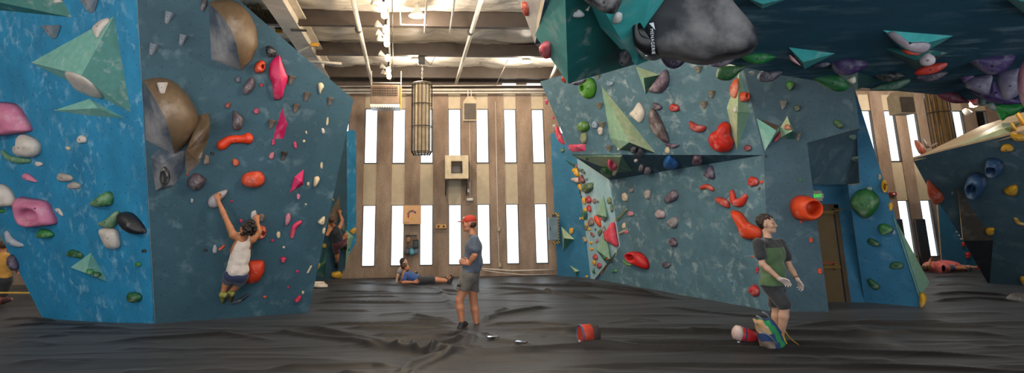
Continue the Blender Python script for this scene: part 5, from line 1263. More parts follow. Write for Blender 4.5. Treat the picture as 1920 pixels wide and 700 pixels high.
# pipes under the roof
def pipe(name, pts, r, mat, label, cat='pipe', joints=()):
    bm = BM(); bm_tube(bm, pts, r, 10); o = bm_obj(name, bm, mat); tag(o, label, cat)
    for j, d in joints:
        bm = BM(); bm_tube(bm, [j - d * .03, j + d * .03], r * 1.6, 10); bm_obj('coupling', bm, DGREY, o)
    return o
a, b = atZ(655, -30, 5.45), atZ(697, 156, 5.45); pipe('sprinkler_pipe', [a, b], .045, WHITEST, 'white sprinkler pipe running under the roof, left of the bulbs', joints=[(atZ(672, 56, 5.45), (b - a).normalized())])
a, b = atZ(911, -30, 5.45), atZ(855, 157, 5.45); pipe('sprinkler_pipe', [a, b], .045, WHITEST, 'white sprinkler pipe running under the roof, right of the lamps', joints=[(atZ(882, 60, 5.45), (b - a).normalized())])
pipe('hanger_rod', [atZ(853, -5, 5.5), atZ(843, 62, 5.5)], .018, GALV, 'thin slotted channel between the lamp and the right sprinkler pipe', 'bracket')
pipe('hanger_rod', [atZ(800, -5, 5.5), atZ(796, 60, 5.5)], .02, GALV, 'slotted channel just right of the nearest ceiling lamp', 'bracket')
pipe('conduit', [atZ(750, -5, 5.55), atZ(751, 46, 5.55), atZ(800, 47, 5.55)], .012, WHITEST, 'thin bent conduit between the bulbs and the nearest lamp', 'conduit')
pipe('conduit', [atZ(952, 112, 5.55), atY(930, 160, WY - .3)], .012, WHITEST, 'thin slanting conduit from the third roof beam to the wall', 'conduit')
pipe('brace_rod', [atY(548, 104, 11.5), atY(587, 84, 11.2), atY(592, 84, 11.2)], .03, WHITEST, 'white diagonal brace by the slate wall top with a yellow tip', 'brace')
pipe('brace_rod', [atY(575, 114, 12.2), atY(640, 119.5, 12.2)], .03, WHITEST, 'white horizontal brace above the sloping slate wall edge', 'brace')
o = pipe('brace_rod', [atY(1032, 150, 14.6), atY(1046, 118, 13)], .05, WHITEST, 'cream diagonal strut behind the tip of the teal pyramid', 'brace')
bm = BM(); c = atY(590, 84, 11.15); bm_box(bm, c.x, c.y, c.z, .17, .06, .08, bevel=.01); o = bm_obj('padding_sleeve', bm, simple('yellow_tape', '#c08a28', .6)); tag(o, 'yellow padding sleeve on the white diagonal brace', 'padding')
bm = BM(); c = atY(525, 50, 11.6); bm_box(bm, c.x, c.y, c.z, .2, .15, .16, bevel=.02); o = bm_obj('spot_lamp', bm, DGREY); tag(o, 'dark boxy spot fitting above the slate wall top edge', 'fixture')
bm = BM(); bm_box(bm, c.x, c.y - .05, c.z - .13, .14, .1, .07, bevel=.01); bm_obj('yellow_filter', bm, simple('yellow_tape', '#c08a28'), o)
for i, (y_, z_) in enumerate(((163.5, 0), (170, 1), (175.5, 2))):
    pipe('conduit', [atY(600, y_ - 1, WY - .25), atY(1060, y_ - (2 if i else 4), WY - .25)], (.02, .035, .028)[i], WHITEST, '%s of three long horizontal conduits across the top of the window wall' % ('highest', 'middle', 'lowest')[i], 'conduit')
for i, px in enumerate((955, 1001)):
    bm = BM(); a, b = atY(px - 13, 158.5, WY - .35), atY(px + 12, 158.5, WY - .35); bm_tube(bm, [a, b], .03, 8); o = bm_obj('tube_lamp', bm, COOL)
    tag(o, 'short lit tube lamp under the roof, %s' % ('nearer the middle pipes' if i == 0 else 'closest to the overhanging roof tip'), 'tube lamp')
# unit heater
c = atY(723.5, 184, 14.2)
root = empty('unit_heater', c, 'brown-grey box heater with a dark grille hanging below the bulbs', 'heater')
bm = BM(); bm_box(bm, c.x, c.y, c.z + .04, .76, .6, .52, bevel=.015); bm_obj('housing', bm, simple('heater_brown', '#7a6656', .5, .2), root)
bm = BM(); bm_box(bm, c.x, c.y - .3, c.z + .13, .66, .03, .24); bm_obj('grille_recess', bm, simple('near_black', '#15130f', .8), root)
bm = BM()
for i in range(15): bm_box(bm, c.x - .31 + i * .044, c.y - .32, c.z + .13, .012, .02, .24)
for i in range(4): bm_box(bm, c.x, c.y - .325, c.z + .03 + i * .065, .66, .01, .01)
bm_obj('grille', bm, simple('heater_brown', '#7a6656'), root)
bm = BM(); bm_box(bm, c.x, c.y, c.z - .26, .78, .62, .07, bevel=.01)
for i in range(12): bm_box(bm, c.x - .35 + i * .064, c.y - .3, c.z - .3, .04, .04, .04)
bm_obj('bottom_louvre', bm, WHT, root)
bm = BM()
for s in (-.4, .4): bm_tube(bm, [c + Vector((s, 0, -.25)), c + Vector((s, 0, .75))], .014, 6)
bm_tube(bm, [c + Vector((-.4, 0, .42)), c + Vector((.42, 0, .42))], .014, 6)
bm_obj('hanger_frame', bm, WHITEST, root)
bm = BM(); bm_box(bm, c.x + .42, c.y - .25, c.z - .05, .03, .02, .6); bm_obj('yellow_gas_hose', bm, simple('yellow_tape', '#c08a28'), root)
# caged ribbed cylinders hanging in front of the windows
def cage(px, pt, pb, y, w, label, bodycol):
    top, bot = atY(px, pt, y), atY(px, pb, y); r = w / 2; L = top.z - bot.z
    root = empty('caged_column', (top.x, y, bot.z), label, 'hanging caged cylinder')
    bm = BM(); n = 24; ring = [(r * (.86 if k % 2 else .74)) for k in range(n)]
    vb = [bm.verts.new((top.x + ring[k] * math.cos(2 * math.pi * k / n), y + ring[k] * math.sin(2 * math.pi * k / n), bot.z + .06)) for k in range(n)]
    vt = [bm.verts.new((top.x + ring[k] * math.cos(2 * math.pi * k / n), y + ring[k] * math.sin(2 * math.pi * k / n), top.z - .04)) for k in range(n)]
    for k in range(n): bm.faces.new((vb[k], vb[(k + 1) % n], vt[(k + 1) % n], vt[k]))
    bm.faces.new(vb[::-1]); bm.faces.new(vt); bm_obj('ribbed_body', bm, bodycol, root)
    bm = BM()
    for k in range(16):
        a = 2 * math.pi * k / 16; q = Vector((math.cos(a) * r, math.sin(a) * r, 0))
        bm_tube(bm, [Vector((top.x, y, top.z)) + q, Vector((top.x, y, bot.z + .1)) + q, Vector((top.x, y, bot.z)) + q * .75], .009, 5)
    for f in (0, .3, .62, .98):
        z = top.z - L * f * .97; pts = [Vector((top.x + math.cos(t) * r * 1.01, y + math.sin(t) * r * 1.01, z)) for t in [2 * math.pi * k / 28 for k in range(29)]]
        bm_tube(bm, pts, .011, 5)
    bm_obj('wire_cage', bm, DGREY, root)
    bm = BM(); bm_lathe(bm, (top.x, y, top.z), (0, 0, 1), [(r * 1.0, -.03), (r * 1.0, 0), (r * .9, .03), (0, .035)], 24); bm_obj('top_cap', bm, TANM, root)
    bm = BM(); bm_lathe(bm, (top.x, y, bot.z + .05), (0, 0, -1), [(r * .7, 0), (r * .72, .03), (0, .035)], 24); bm_obj('bottom_cap', bm, WHT, root)
    bm = BM()
    for i in range(9):
        z = top.z + .06 + i * .055
        if z > 5.5: break
        t = R(90) * (i % 2); pts = [Vector((top.x + math.cos(a) * .018 * math.cos(t), y + math.cos(a) * .018 * math.sin(t), z + math.sin(a) * .034)) for a in [2 * math.pi * k / 10 for k in range(11)]]
        bm_tube(bm, pts, .006, 5, cap=False)
    bm_obj('chain', bm, GALV, root)
    bm = BM(); bm_box(bm, top.x - .02, y, top.z + .62, .17, .16, .2, bevel=.015); bm_tube(bm, [(top.x + .06, y, top.z + .65), (top.x + .2, y, top.z + .48), (top.x + .33, y, top.z + .72)], .008, 5)
    bm_obj('hoist', bm, DGREY, root)
    return root
cage(791.5, 158, 292, 12.9, .50, 'ribbed cylinder in a wire cage hanging on a chain before the windows', TANM)
cage(1741, 100, 288, 13.4, .52, 'dark ribbed cylinder in a cage hanging in the hall beyond the door', simple('ochre_metal', '#8a6a3c', .5, .2))
# hanging boxes (speakers)
def hbox(px, pt, pb, y, wpx, label):
    t, b = atY(px, pt, y), atY(px, pb, y); w = wpx * y / F; cx = t.x
    root = empty('hanging_speaker', (cx, y, b.z), label, 'speaker')
    bm = BM(); h = t.z - b.z
    pts = [(-w / 2, b.z), (w / 2, b.z), (w / 2, t.z - h * .22), (w * .2, t.z), (-w * .2, t.z), (-w / 2, t.z - h * .22)]
    f = [bm.verts.new((cx + p[0], y - w * .4, p[1])) for p in pts]; g_ = [bm.verts.new((cx + p[0], y + w * .4, p[1])) for p in pts]
    bm.faces.new(f); bm.faces.new(g_[::-1])
    for i in range(6): bm.faces.new((f[i], g_[i], g_[(i + 1) % 6], f[(i + 1) % 6]))
    bm_obj('body', bm, TANM, root)
    bm = BM(); bm_box(bm, cx, y - w * .41, b.z + h * .38, w * .86, .015, h * .66, bevel=.005); bm_obj('front_grille', bm, simple('speaker_mesh', '#4e463e', .8), root)
    bm = BM()
    for s in (-.12, .12): bm_tube(bm, [(cx + s * w, y, t.z - .01), (cx + s * w, y, t.z + .25)], .012, 6)
    bm_obj('bracket', bm, WHITEST, root)
hbox(880.5, 183, 228, 14.9, 26, 'beige box speaker with a sloped top hanging before the windows')
hbox(1686, 172, 215, 13.2, 34, 'white angular box hanging in the hall beyond the door')
# ---------------------------------------------------------------- things on the window wall
# caged window unit on a bracket
c = atY(855.5, 315, WY - .35)
root = empty('wall_cabinet', c, 'cream cabinet with a square opening on a steel bracket on the window wall', 'cabinet')
CR = simple('cream_cabinet', '#c9b795', .5); w_, h_ = .66, .66
bm = BM()
bm_box(bm, c.x, c.y + .25, c.z, w_, .1, h_)
for s in (-1, 1): bm_box(bm, c.x + s * (w_ / 2 - .09), c.y, c.z, .18, .6, h_, bevel=.01); bm_box(bm, c.x, c.y, c.z + s * (h_ / 2 - .09), w_ - .34, .6, .18, bevel=.01)
bm_obj('cabinet_body', bm, CR, root)
bm = BM()
for s in (-1, 1): bm_box(bm, c.x + s * .15, c.y - .305, c.z, .018, .02, .34); bm_box(bm, c.x, c.y - .305, c.z + s * .16, .3, .02, .018)
bm_obj('opening_trim', bm, DGREY, root)
bm = BM(); bm_box(bm, c.x, c.y + .12, c.z - .03, .28, .1, .2, bevel=.02); bm_obj('device_inside', bm, simple('grey_plastic', '#8a8378', .5), root)
bm = BM()
for s in (-1, 1):
    bm_box(bm, c.x + s * .3, c.y - .0, c.z - h_ / 2 - .015, .03, .62, .03)
    bm_box(bm, c.x + s * .3, c.y + .27, c.z - h_ / 2 - .23, .03, .04, .46)
    bm_tube(bm, [(c.x + s * .3, c.y - .28, c.z - h_ / 2 - .02), (c.x + s * .3, c.y + .27, c.z - h_ / 2 - .42)], .014, 6)
bm_obj('bracket', bm, DGREY, root)
# emergency light
c = atY(881, 374.5, WY - .06)
root = empty('emergency_light', c, 'small white oval emergency light on a concrete pier under the cabinet', 'emergency light')
bm = BM(); bm_box(bm, c.x, c.y, c.z, .2, .09, .09, bevel=.035); bm_obj('housing', bm, WHT, root)
bm = BM(); bm_tube(bm, [(c.x, c.y, c.z + .05), (c.x, c.y, c.z + .5)], .008, 6); bm_obj('cable', bm, WHT, root)
# electrical conduits and sockets on piers
def onwall(px, py, off=.0): return atY(px, py, WY - off)
o = pipe('conduit', [onwall(928.5, 190, .03), onwall(933.5, 428, .03), onwall(936, 498, .03), onwall(936.5, 508, .03)], .012, WHITEST, 'thin vertical conduit on the pier right of the standing man', 'conduit')
for i, (px, py) in enumerate(((935, 430), (937, 497))):
    bm = BM(); p = onwall(px, py, .05); bm_box(bm, p.x, p.y, p.z, .09, .08, .12, bevel=.01); o = bm_obj('socket_box', bm, TANM); tag(o, '%s small socket box on the vertical conduit' % ('upper', 'lower')[i], 'socket')
pipe('conduit', [onwall(880, 228, .03), onwall(881.5, 300, .03), onwall(882, 370, .03)], .01, WHITEST, 'thin conduit above the small white emergency light', 'conduit')
bm = BM(); p = onwall(878, 358, .05); bm_box(bm, p.x, p.y, p.z, .05, .06, .1, bevel=.01); o = bm_obj('switch_box', bm, WHT); tag(o, 'tiny white switch box beside the cabinet bracket', 'switch')
pipe('low_cable', [onwall(903, 504, .1), onwall(960, 508, .1), onwall(1000, 507, .12), onwall(1040, 506, .1)], .018, WHITEST, 'pale pipe running low along the windows right of the man', 'pipe')
pipe('low_cable', [onwall(905, 507, .14), onwall(940, 512, .16), onwall(985, 516, .16), onwall(1030, 515, .14)], .012, WHITEST, 'sagging pale cable just above the floor by the windows', 'cable')
# poster board
a, b = onwall(755.5, 385.5, .1), onwall(789.5, 420.5, .1)
cx, cz, pw, ph_ = (a.x + b.x) / 2, (a.z + b.z) / 2, b.x - a.x, a.z - b.z
root = empty('poster_board', (cx, WY - .1, cz), 'square tan poster with a ring of coloured brush strokes on the window wall', 'poster')
bm = BM(); bm_box(bm, cx, WY - .1, cz, pw, .03, ph_, bevel=.003); bm_obj('board', bm, simple('kraft_board', '#d9a878', .7, var=.04), root)
cols = ['#a8283c', '#3c6c8c', '#d0502c', '#2c4c78', '#6c8c5c', '#c8302c', '#4878a0', '#b83848']
for i in range(9):
    a0 = R(15 + i * 22); a1 = a0 + R(24); bm = BM(); r0, r1 = (.075, .125) if i % 2 else (.09, .14)
    vs = []
    for k_ in range(5):
        t = a0 + (a1 - a0) * k_ / 4; vs.append((cx - .0 + r0 * math.cos(t), cz + r0 * math.sin(t))); 
    for k_ in range(4, -1, -1):
        t = a0 + (a1 - a0) * k_ / 4 + .15; vs.append((cx + r1 * math.cos(t), cz + r1 * math.sin(t)))
    f = [bm.verts.new((x, WY - .119, z)) for x, z in vs]; g_ = [bm.verts.new((x, WY - .114, z)) for x, z in vs]; bm.faces.new(f); bm.faces.new(g_[::-1])
    for k_ in range(10): bm.faces.new((f[k_], g_[k_], g_[(k_ + 1) % 10], f[(k_ + 1) % 10]))
    bm_obj('printed_stroke', bm, simple('print_' + cols[i % 8][1:], cols[i % 8], .6, bstr=0), root)
bm = BM(); bm_box(bm, cx - .03, WY - .117, cz - .11, .1, .004, .04); bm_obj('printed_yellow_patch', bm, simple('print_yellow', '#d8a818', bstr=0), root)
bm = BM(); bm_box(bm, cx - pw * .28, WY - .117, cz - ph_ * .4, pw * .34, .004, .008); bm_box(bm, cx - pw * .30, WY - .117, cz - ph_ * .44, pw * .30, .004, .006); bm_obj('printed_line', bm, simple('print_brown', '#9a7048', bstr=0), root)
# coat hook board
a = onwall(827, 424, .03); root = empty('hook_board', a, 'small wooden board with two dark hooks on the pier left of the man', 'hook board')
bm = BM(); bm_box(bm, a.x, a.y, a.z, .30, .03, .1, bevel=.005); bm_box(bm, a.x, a.y - .02, a.z - .055, .3, .05, .02); bm_obj('board', bm, simple('light_wood', '#c99a5c', .6), root)
for s in (-.075, .075):
    bm = BM(); bm_lathe(bm, (a.x + s, a.y - .015, a.z - .01), (0, -1, 0), [(.012, 0), (.012, .04), (.028, .05), (.02, .065), (0, .067)], 12); bm_obj('hook', bm, DGREY, root)
# chalk bags hanging on the pier
def chalkbag(px, py, col, label, r=.075, h=.17, tilt=0, off=.12, rim='#2a2a2a'):
    p = onwall(px, py, off); root = empty('chalk_bag', p, label, 'chalk bag', 'chalk bags hanging on the pier')
    ax = Vector((math.sin(R(tilt)), -.15, -math.cos(R(tilt)))).normalized(); top = p - ax * h / 2
    bm = BM(); bm_lathe(bm, top, ax, [(r * .82, 0), (r * .9, .02), (r * .98, h * .4), (r, h * .8), (r * .8, h * .97), (0, h)], 16); bm_obj('pouch', bm, simple('bag_' + col[1:], col, .8), root)
    bm = BM(); bm_lathe(bm, top, -ax, [(r * .8, -.02), (r * .92, 0), (r * .88, .02), (r * .7, .015)], 16); bm_obj('rim', bm, simple('bag_rim_' + rim[1:], rim, .9), root)
    bm = BM(); bm_tube(bm, [top + Vector((-r * .5, 0, 0)), top + Vector((0, .05, .12)), top + Vector((r * .5, 0, 0))], .006, 5); bm_obj('strap', bm, DGREY, root)
chalkbag(766, 450, '#8a6a52', 'brown chalk bag, topmost on the pier behind the lounging pair')
chalkbag(779.5, 459, '#3e4a50', 'dark grey chalk bag, upper right of those on the pier', r=.085, h=.22)
chalkbag(763.5, 472, '#4a4e54', 'grey tilted chalk bag, lower left of those on the pier', tilt=-15)
chalkbag(772.3, 472.5, '#5a98a8', 'light blue chalk bag, lower middle of those on the pier', tilt=12, rim='#3c7080')
chalkbag(780, 471, '#5c7080', 'slate blue chalk bag, lower right of those on the pier', r=.06)
bm = BM(); p = onwall(771, 442, .05); bm_box(bm, p.x, p.y, p.z, .34, .05, .03, bevel=.004); o = bm_obj('hook_rail', bm, DGREY); tag(o, 'dark rail of hooks holding the chalk bags on the pier', 'hook rail')
# electrical box with striped tape
p = atY(1037, 429, 15.2); root = empty('electrical_box', p, 'grey-blue electrical box framed by yellow and black tape beside the teal back face', 'electrical box')
bm = BM(); bm_box(bm, p.x, p.y, p.z, .26, .2, .62, bevel=.012); bm_obj('box_body', bm, simple('box_greyblue', '#6c8088', .5, .2), root)
bm = BM(); bm_box(bm, p.x - .1, p.y - .105, p.z, .02, .02, .1); bm_obj('latch', bm, DGREY, root)
def stripes():
    m, nt, b = _new('hazard_tape'); o = coord(nt); mp = mapping(nt, o, (1, 1, 1), (0, R(45), 0)); wv = nt.nodes.new('ShaderNodeTexWave'); wv.inputs['Scale'].default_value = 5.5; wv.bands_direction = 'X'
    nt.links.new(mp, wv.inputs['Vector']); nt.links.new(ramp(nt, wv.outputs['Fac'], .49, .51, srgb('#16150f'), srgb('#e0b020')), b.inputs['Base Color']); return m
bm = BM(); bm_box(bm, p.x + .16, p.y + .04, p.z + .01, .05, .02, .84); bm_box(bm, p.x + .08, p.y + .04, p.z + .41, .12, .02, .05); bm_box(bm, p.x + .06, p.y + .04, p.z - .39, .15, .02, .05)
bm_obj('hazard_tape', bm, stripes(), root)
bm = BM(); bm_box(bm, p.x + .02, p.y, p.z + .36, .1, .1, .08, bevel=.01); bm_obj('junction_fitting', bm, DGREY, root)
# hall beyond the door: black wall pads, fire alarm
for i, (x0, x1, y0, y1, l) in enumerate(((1683, 1700, 411, 497, 'narrow black wall pad left of the hall windows'), (1722, 1745, 411, 497, 'wide black wall pad between the two lower hall windows'))):
    a, b = onwall(x0, y0, .06), onwall(x1, y1, .06); x_ = (a.x + b.x) / 2; 
    gaps = [e for e in edges]
    # sit on the nearest pier
    best = min(zip(edges[::2], edges[1::2]), key=lambda e: abs((e[0] + e[1]) / 2 - x_)); 
    bm = BM(); bm_box(bm, (best[0] + best[1]) / 2, WY - .06, (a.z + b.z) / 2, (best[1] - best[0]) - .04, .1, a.z - b.z, bevel=.02); o = bm_obj('wall_pad', bm, simple('black_vinyl', '#26272a', .6)); tag(o, l, 'wall pad')
bm = BM(); p = onwall(1674, 364, .05); bm_box(bm, p.x, p.y, p.z, .2, .08, .1, bevel=.01); o = bm_obj('fire_alarm', bm, simple('alarm_red', '#8c1c20', .4)); tag(o, 'small dark red fire alarm on the concrete in the hall', 'alarm')
bm = BM(); bm_box(bm, p.x, p.y - .045, p.z, .06, .02, .05, bevel=.005); bm_obj('strobe_lens', bm, WHT, o)
p = atY(1807, 205, 13.5); bm = BM(); bm_lathe(bm, p, (.5, -.3, -.9), [(.05, 0), (.07, .04), (.09, .16), (.08, .17), (.03, .1)], 14); o = bm_obj('spot_lamp', bm, WHT); tag(o, 'small white spot lamp left of the lit hall lamp', 'spot lamp')
# ---------------------------------------------------------------- door in the alcove
def al_(px, py, h=0.0): return pAl.hit(px, py, h)
dr = empty('door_1', al_(1575, 566), kind='structure')
DOOR = simple('olive_brown_door', '#6a5433', .45, .1, var=.06); FRM = simple('brown_door_frame', '#54422c', .5, .1)
x0 = al_(1522, 560).x; x1 = al_(1583, 560).x; zt = al_(1570, 392).z; yd = pAl.o.y
bm = BM(); bm_box(bm, (x0 + x1) / 2, yd - .03, zt / 2, x1 - x0, .06, zt, bevel=.004); bm_obj('door_leaf', bm, DOOR, dr)
bm = BM(); bm_box(bm, x1 + .05, yd - .04, zt / 2 + .03, .09, .12, zt + .1); bm_box(bm, (x0 + x1) / 2, yd - .04, zt + .05, x1 - x0 + .2, .12, .09); bm_obj('door_frame', bm, FRM, dr)
BRASS = simple('worn_brass', '#9a7c48', .35, .7)
c = al_(1560, 500); bm = BM(); bm_box(bm, (x0 + x1) / 2, yd - .12, c.z, x1 - x0 - .1, .05, .07, bevel=.01); bm_box(bm, x1 - .12, yd - .09, c.z, .08, .08, .12, bevel=.01); bm_obj('push_bar', bm, BRASS, dr)
c = al_(1549, 399); bm = BM(); bm_box(bm, c.x - .05, yd - .1, c.z, .3, .08, .07, bevel=.01); bm_tube(bm, [(c.x + .05, yd - .12, c.z + .03), (c.x + .28, yd - .2, c.z + .06), (c.x + .1, yd - .1, c.z + .09)], .01, 6); bm_obj('door_closer', bm, BRASS, dr)
c = al_(1552, 493); text('ALARM WILL SOUND', .055, (c.x + .14, yd - .066, c.z - .02), (1, 0, 0), (0, 0, 1), simple('red_print', '#c8402c', bstr=0, emit=('#c8402c', .05)), dr, align='RIGHT')  # print also given a faint glow of its own
# exit sign
c = atY(1531, 367.5, yd - .25); root = empty('exit_sign', c, 'small green-lit exit sign on the wall above the alcove door', 'exit sign')
bm = BM(); bm_box(bm, c.x, c.y, c.z, .2, .05, .2, bevel=.008); bm_obj('sign_housing', bm, simple('sign_cream', '#a8a48c', .5), root)
bm = BM(); bm_box(bm, c.x + .12, c.y, c.z + .0, .04, .04, .1, bevel=.01); bm_box(bm, c.x, c.y + .1, c.z, .06, .2, .06); bm_obj('mounting', bm, simple('sign_cream', '#a8a48c'), root)
text('EXIT', .088, (c.x - .085, c.y - .028, c.z - .03), (1, 0, 0), (0, 0, 1), simple('exit_green', '#20d040', emit=('#20e048', 1.0), bstr=0), root)
# ---------------------------------------------------------------- things on the mats
def onfloor(px, py, h=0): return atZ(px, py, h)
for i, (px, py, w_, d_, rz, l, col) in enumerate(((924, 629.5, .17, .085, 8, 'phone lying face up on the mat, closer to the standing man', '#c8ccd4'), (977, 639, .17, .085, -28, 'phone lying on the mat nearer the chalk pot', '#8a94a8'))):
    p = onfloor(px, py, .05); rt = empty('phone', (p.x, p.y, .03), l, 'phone'); rot = Matrix.Rotation(R(rz), 3, 'Z')
    bm = BM(); bm_box(bm, p.x, p.y, .03, w_, d_, .014, rot, bevel=.004); bm_obj('case', bm, simple('phone_black', '#1a1b1e', .3), rt)
    bm = BM(); bm_box(bm, p.x, p.y, .0382, w_ * .9, d_ * .86, .002, rot); bm_obj('screen', bm, simple('phone_glass_%d' % i, col, .08, .6, bstr=0), rt)
# chalk pot on its side
p = onfloor(1093, 648, .0); Lp = .25; rp = .125
base = Vector((p.x - .03, p.y, rp + .02)); ax = Vector((1, .12, 0)).normalized()
rt = empty('chalk_pot', (p.x, p.y, 0), 'red and dark chalk bucket lying on its side with a blue lining', 'chalk bucket')
bm = BM(); bm_lathe(bm, base, ax, [(rp * .97, 0), (rp, .01), (rp * 1.0, Lp * .6), (rp * .9, Lp * .62)], 24); bm_obj('red_shell', bm, hold_mat('#b8381f', .2, name='red_canvas'), rt)
bm = BM(); bm_lathe(bm, base + ax * Lp * .55, ax, [(rp * 1.0, 0), (rp * .98, .04), (rp * .93, Lp * .45), (0, Lp * .46)], 24); bm_obj('dark_base', bm, simple('dark_canvas', '#3a2c2c', .9), rt)
bm = BM(); bm_lathe(bm, base, ax, [(rp * 1.01, .012), (rp * 1.03, -.01), (rp * .94, -.012), (rp * .9, .02), (rp * .8, .16), (0, .17)], 24); bm_obj('blue_lining', bm, hold_mat('#35597c', .5, name='blue_fleece'), rt)
bm = BM(); bm_box(bm, base.x - .03, base.y - .06, base.z - .09, .02, .05, .05, bevel=.008); bm_obj('white_chalk_block', bm, WHT, rt)
# white cloth pile near the far mat edge
p = onfloor(600, 539); rn = random.Random(4); pts = [(.34 * math.cos(t) * rn.uniform(.7, 1.1), .16 * math.sin(t) * rn.uniform(.7, 1.1)) for t in [2 * math.pi * k / 14 for k in range(14)]]
pf = Plane(Vector((p.x, p.y, .01)), Vector((p.x + 1, p.y, .01)), Vector((p.x, p.y + 1, .01)))
uv0 = pf.uv(Vector((p.x, p.y, .01)))
o = pillow(pf, [(uv0[0] + a, uv0[1] + b) for a, b in pts], .13, simple('white_cloth', '#cfc0b0', .8), name='crumpled_cloth', rough=.9, e=.9); tag(o, 'crumpled whitish cloth on the mat at the foot of the slate wall', 'cloth')
# grey bag at right edge
p = onfloor(1911, 563)
o = pillow(Plane(Vector((p.x, p.y, .01)), Vector((p.x + 1, p.y, .01)), Vector((p.x, p.y + 1, .01))), [(.22 * math.cos(t), .13 * math.sin(t)) for t in [2 * math.pi * k / 16 for k in range(16)]], .17, hold_mat('#6a625c', .5, name='grey_shoe'), name='climbing_shoe', rough=.3); o.location = (p.x, p.y, .07)
tag(o, 'greyish shoe on the mat at the right edge under the boulder', 'shoe')
# yellow slackline at far left
p0, p1 = atY(-60, 549, 11.2), atY(66, 549.5, 11.2)
bm = BM(); bm_box(bm, (p0.x + p1.x) / 2, 11.2, (p0.z + p1.z) / 2, (p1 - p0).length, .006, .03, Matrix.Rotation(math.atan2(-(p1.z - p0.z), p1.x - p0.x), 3, 'Y')); o = bm_obj('slackline', bm, simple('yellow_webbing', '#c9a040', .7)); tag(o, 'yellow webbing line stretched at knee height behind the blue wall', 'slackline')
bm = BM(); p = G(81, 592); bm_box(bm, p.x, p.y + .1, .12, .09, .09, .5, bevel=.01); o = bm_obj('timber_foot', bm, WOOD); tag(o, 'short timber prop at the foot of the blue wall\'s sloping edge', 'timber prop')
# small chalk bag (red) and the big patterned bucket by the man's feet
p = onfloor(1407, 648); rt = empty('chalk_bag', (p.x, p.y, 0), 'red dusty chalk bag lying on the mat beside the patterned bucket', 'chalk bag')
c0 = Vector((p.x - .1, p.y, .14)); ax = Vector((1, -.1, -.28)).normalized()
bm = BM(); bm_lathe(bm, c0, ax, [(.05, -.1), (.095, -.07), (.1, 0), (.098, .06), (.085, .12), (.075, .2), (.03, .225), (0, .228)], 20); bm_obj('pouch', bm, hold_mat('#b5202a', .25, name='red_pouch'), rt)
bm = BM(); bm_lathe(bm, c0, ax, [(.0, -.125), (.06, -.12), (.1, -.09), (.106, -.04), (.1, -.035)], 20); bm_obj('fleece_rim', bm, hold_mat('#b59a92', .7, name='chalky_fleece'), rt)
bm = BM(); bm_lathe(bm, c0, ax, [(.1, .0), (.106, .005), (.106, .018), (.1, .022)], 20); bm_obj('strap_band', bm, simple('navy_web', '#2c3450', .8), rt)
bm = BM(); bm_tube(bm, [(p.x - .16, p.y - .06, .05), (p.x - .22, p.y - .07, .06)], [.02, .012], 8); bm_tube(bm, [(p.x - .07, p.y - .08, .035), (p.x + .1, p.y - .1, .03), (p.x + .2, p.y - .1, .03)], .02, 8); bm_obj('brush', bm, simple('pale_brush', '#9aa6b4', .5), rt)
bm = BM(); bm_tube(bm, [(p.x + .19, p.y - .1, .04), (p.x + .24, p.y - .14, .05), (p.x + .2, p.y - .2, .04), (p.x + .16, p.y - .22, .035)], .016, 6); bm_obj('webbing_tail', bm, simple('grey_web', '#5c4f4a', .9), rt)
p = onfloor(1452, 657); rt = empty('chalk_bucket', (p.x, p.y, 0), 'large patterned chalk bucket in navy, green, yellow and tan by the man\'s feet', 'chalk bucket')
c0 = Vector((p.x, p.y + .02, .0))
def bucket_pts(n, prof, sq=3):
    rows = []
    for r, h in prof:
        row = []
        for k in range(n):
            t = 2 * math.pi * k / n; cc, ss = math.cos(t), math.sin(t); q = 1 / ((abs(cc) ** sq + abs(ss) ** sq) ** (1 / sq))
            lean = -.28 * h * h / .4
            row.append(Vector((c0.x + cc * r * q + lean, c0.y + ss * r * q * .75, c0.z + h + .02 * noise.noise(Vector((cc * 2, ss * 2, h * 6))))))
        rows.append(row)
    return rows
rows = bucket_pts(28, [(.0, .01), (.12, .01), (.15, .04), (.158, .12), (.15, .22), (.13, .32), (.12, .38), (.09, .37), (.08, .3)])
bm = BM(); vr = [[bm.verts.new(q) for q in row] for row in rows]
for a, b in zip(vr, vr[1:]):
    for k_ in range(28):
        f = bm.faces.new((a[k_], a[(k_ + 1) % 28], b[(k_ + 1) % 28], b[k_])); cc = f.calc_center_median(); f.smooth = True
        u_ = cc.x - c0.x + .28 * (cc.z ** 2) / .4 ; z_ = cc.z
        s_ = u_ + .35 * (z_ - .2)
        f.material_index = 0
        if z_ > .24 and s_ < .0: f.material_index = 2
        if .0 <= s_ < .075 and z_ > .06: f.material_index = 1
        if z_ < .14 and u_ < -.04: f.material_index = 4
        if u_ > .1 and .1 < z_ < .26: f.material_index = 3
bmesh.ops.remove_doubles(bm, verts=bm.verts[:], dist=.001)
bm_obj('bucket_body', bm, [simple('navy_canvas', '#1e3a66', .8), simple('green_suede', '#23834c', .9), hold_mat('#b08a5c', .3, name='tan_print'), simple('yellow_dots', '#c8a820', .8), hold_mat('#6a5a4c', .9, name='stick_print')], rt)
bm = BM()
for dx, dz, hx in ((-.19, .34, -.12), (-.16, .41, .03), (-.07, .45, .06)): bm_tube(bm, [(p.x + dx + .1, p.y, dz - .1), (p.x + dx, p.y - .02, dz), (p.x + dx - .05, p.y - .02, dz + .02 + hx * .2)], [.010, .014, .009], 8)
bm_tube(bm, [(p.x - .25, p.y - .08, .30), (p.x - .12, p.y - .14, .2), (p.x - .04, p.y - .14, .1)], .008, 6)
bm_obj('brush_handles', bm, simple('steel_grey', '#707882', .5), rt)
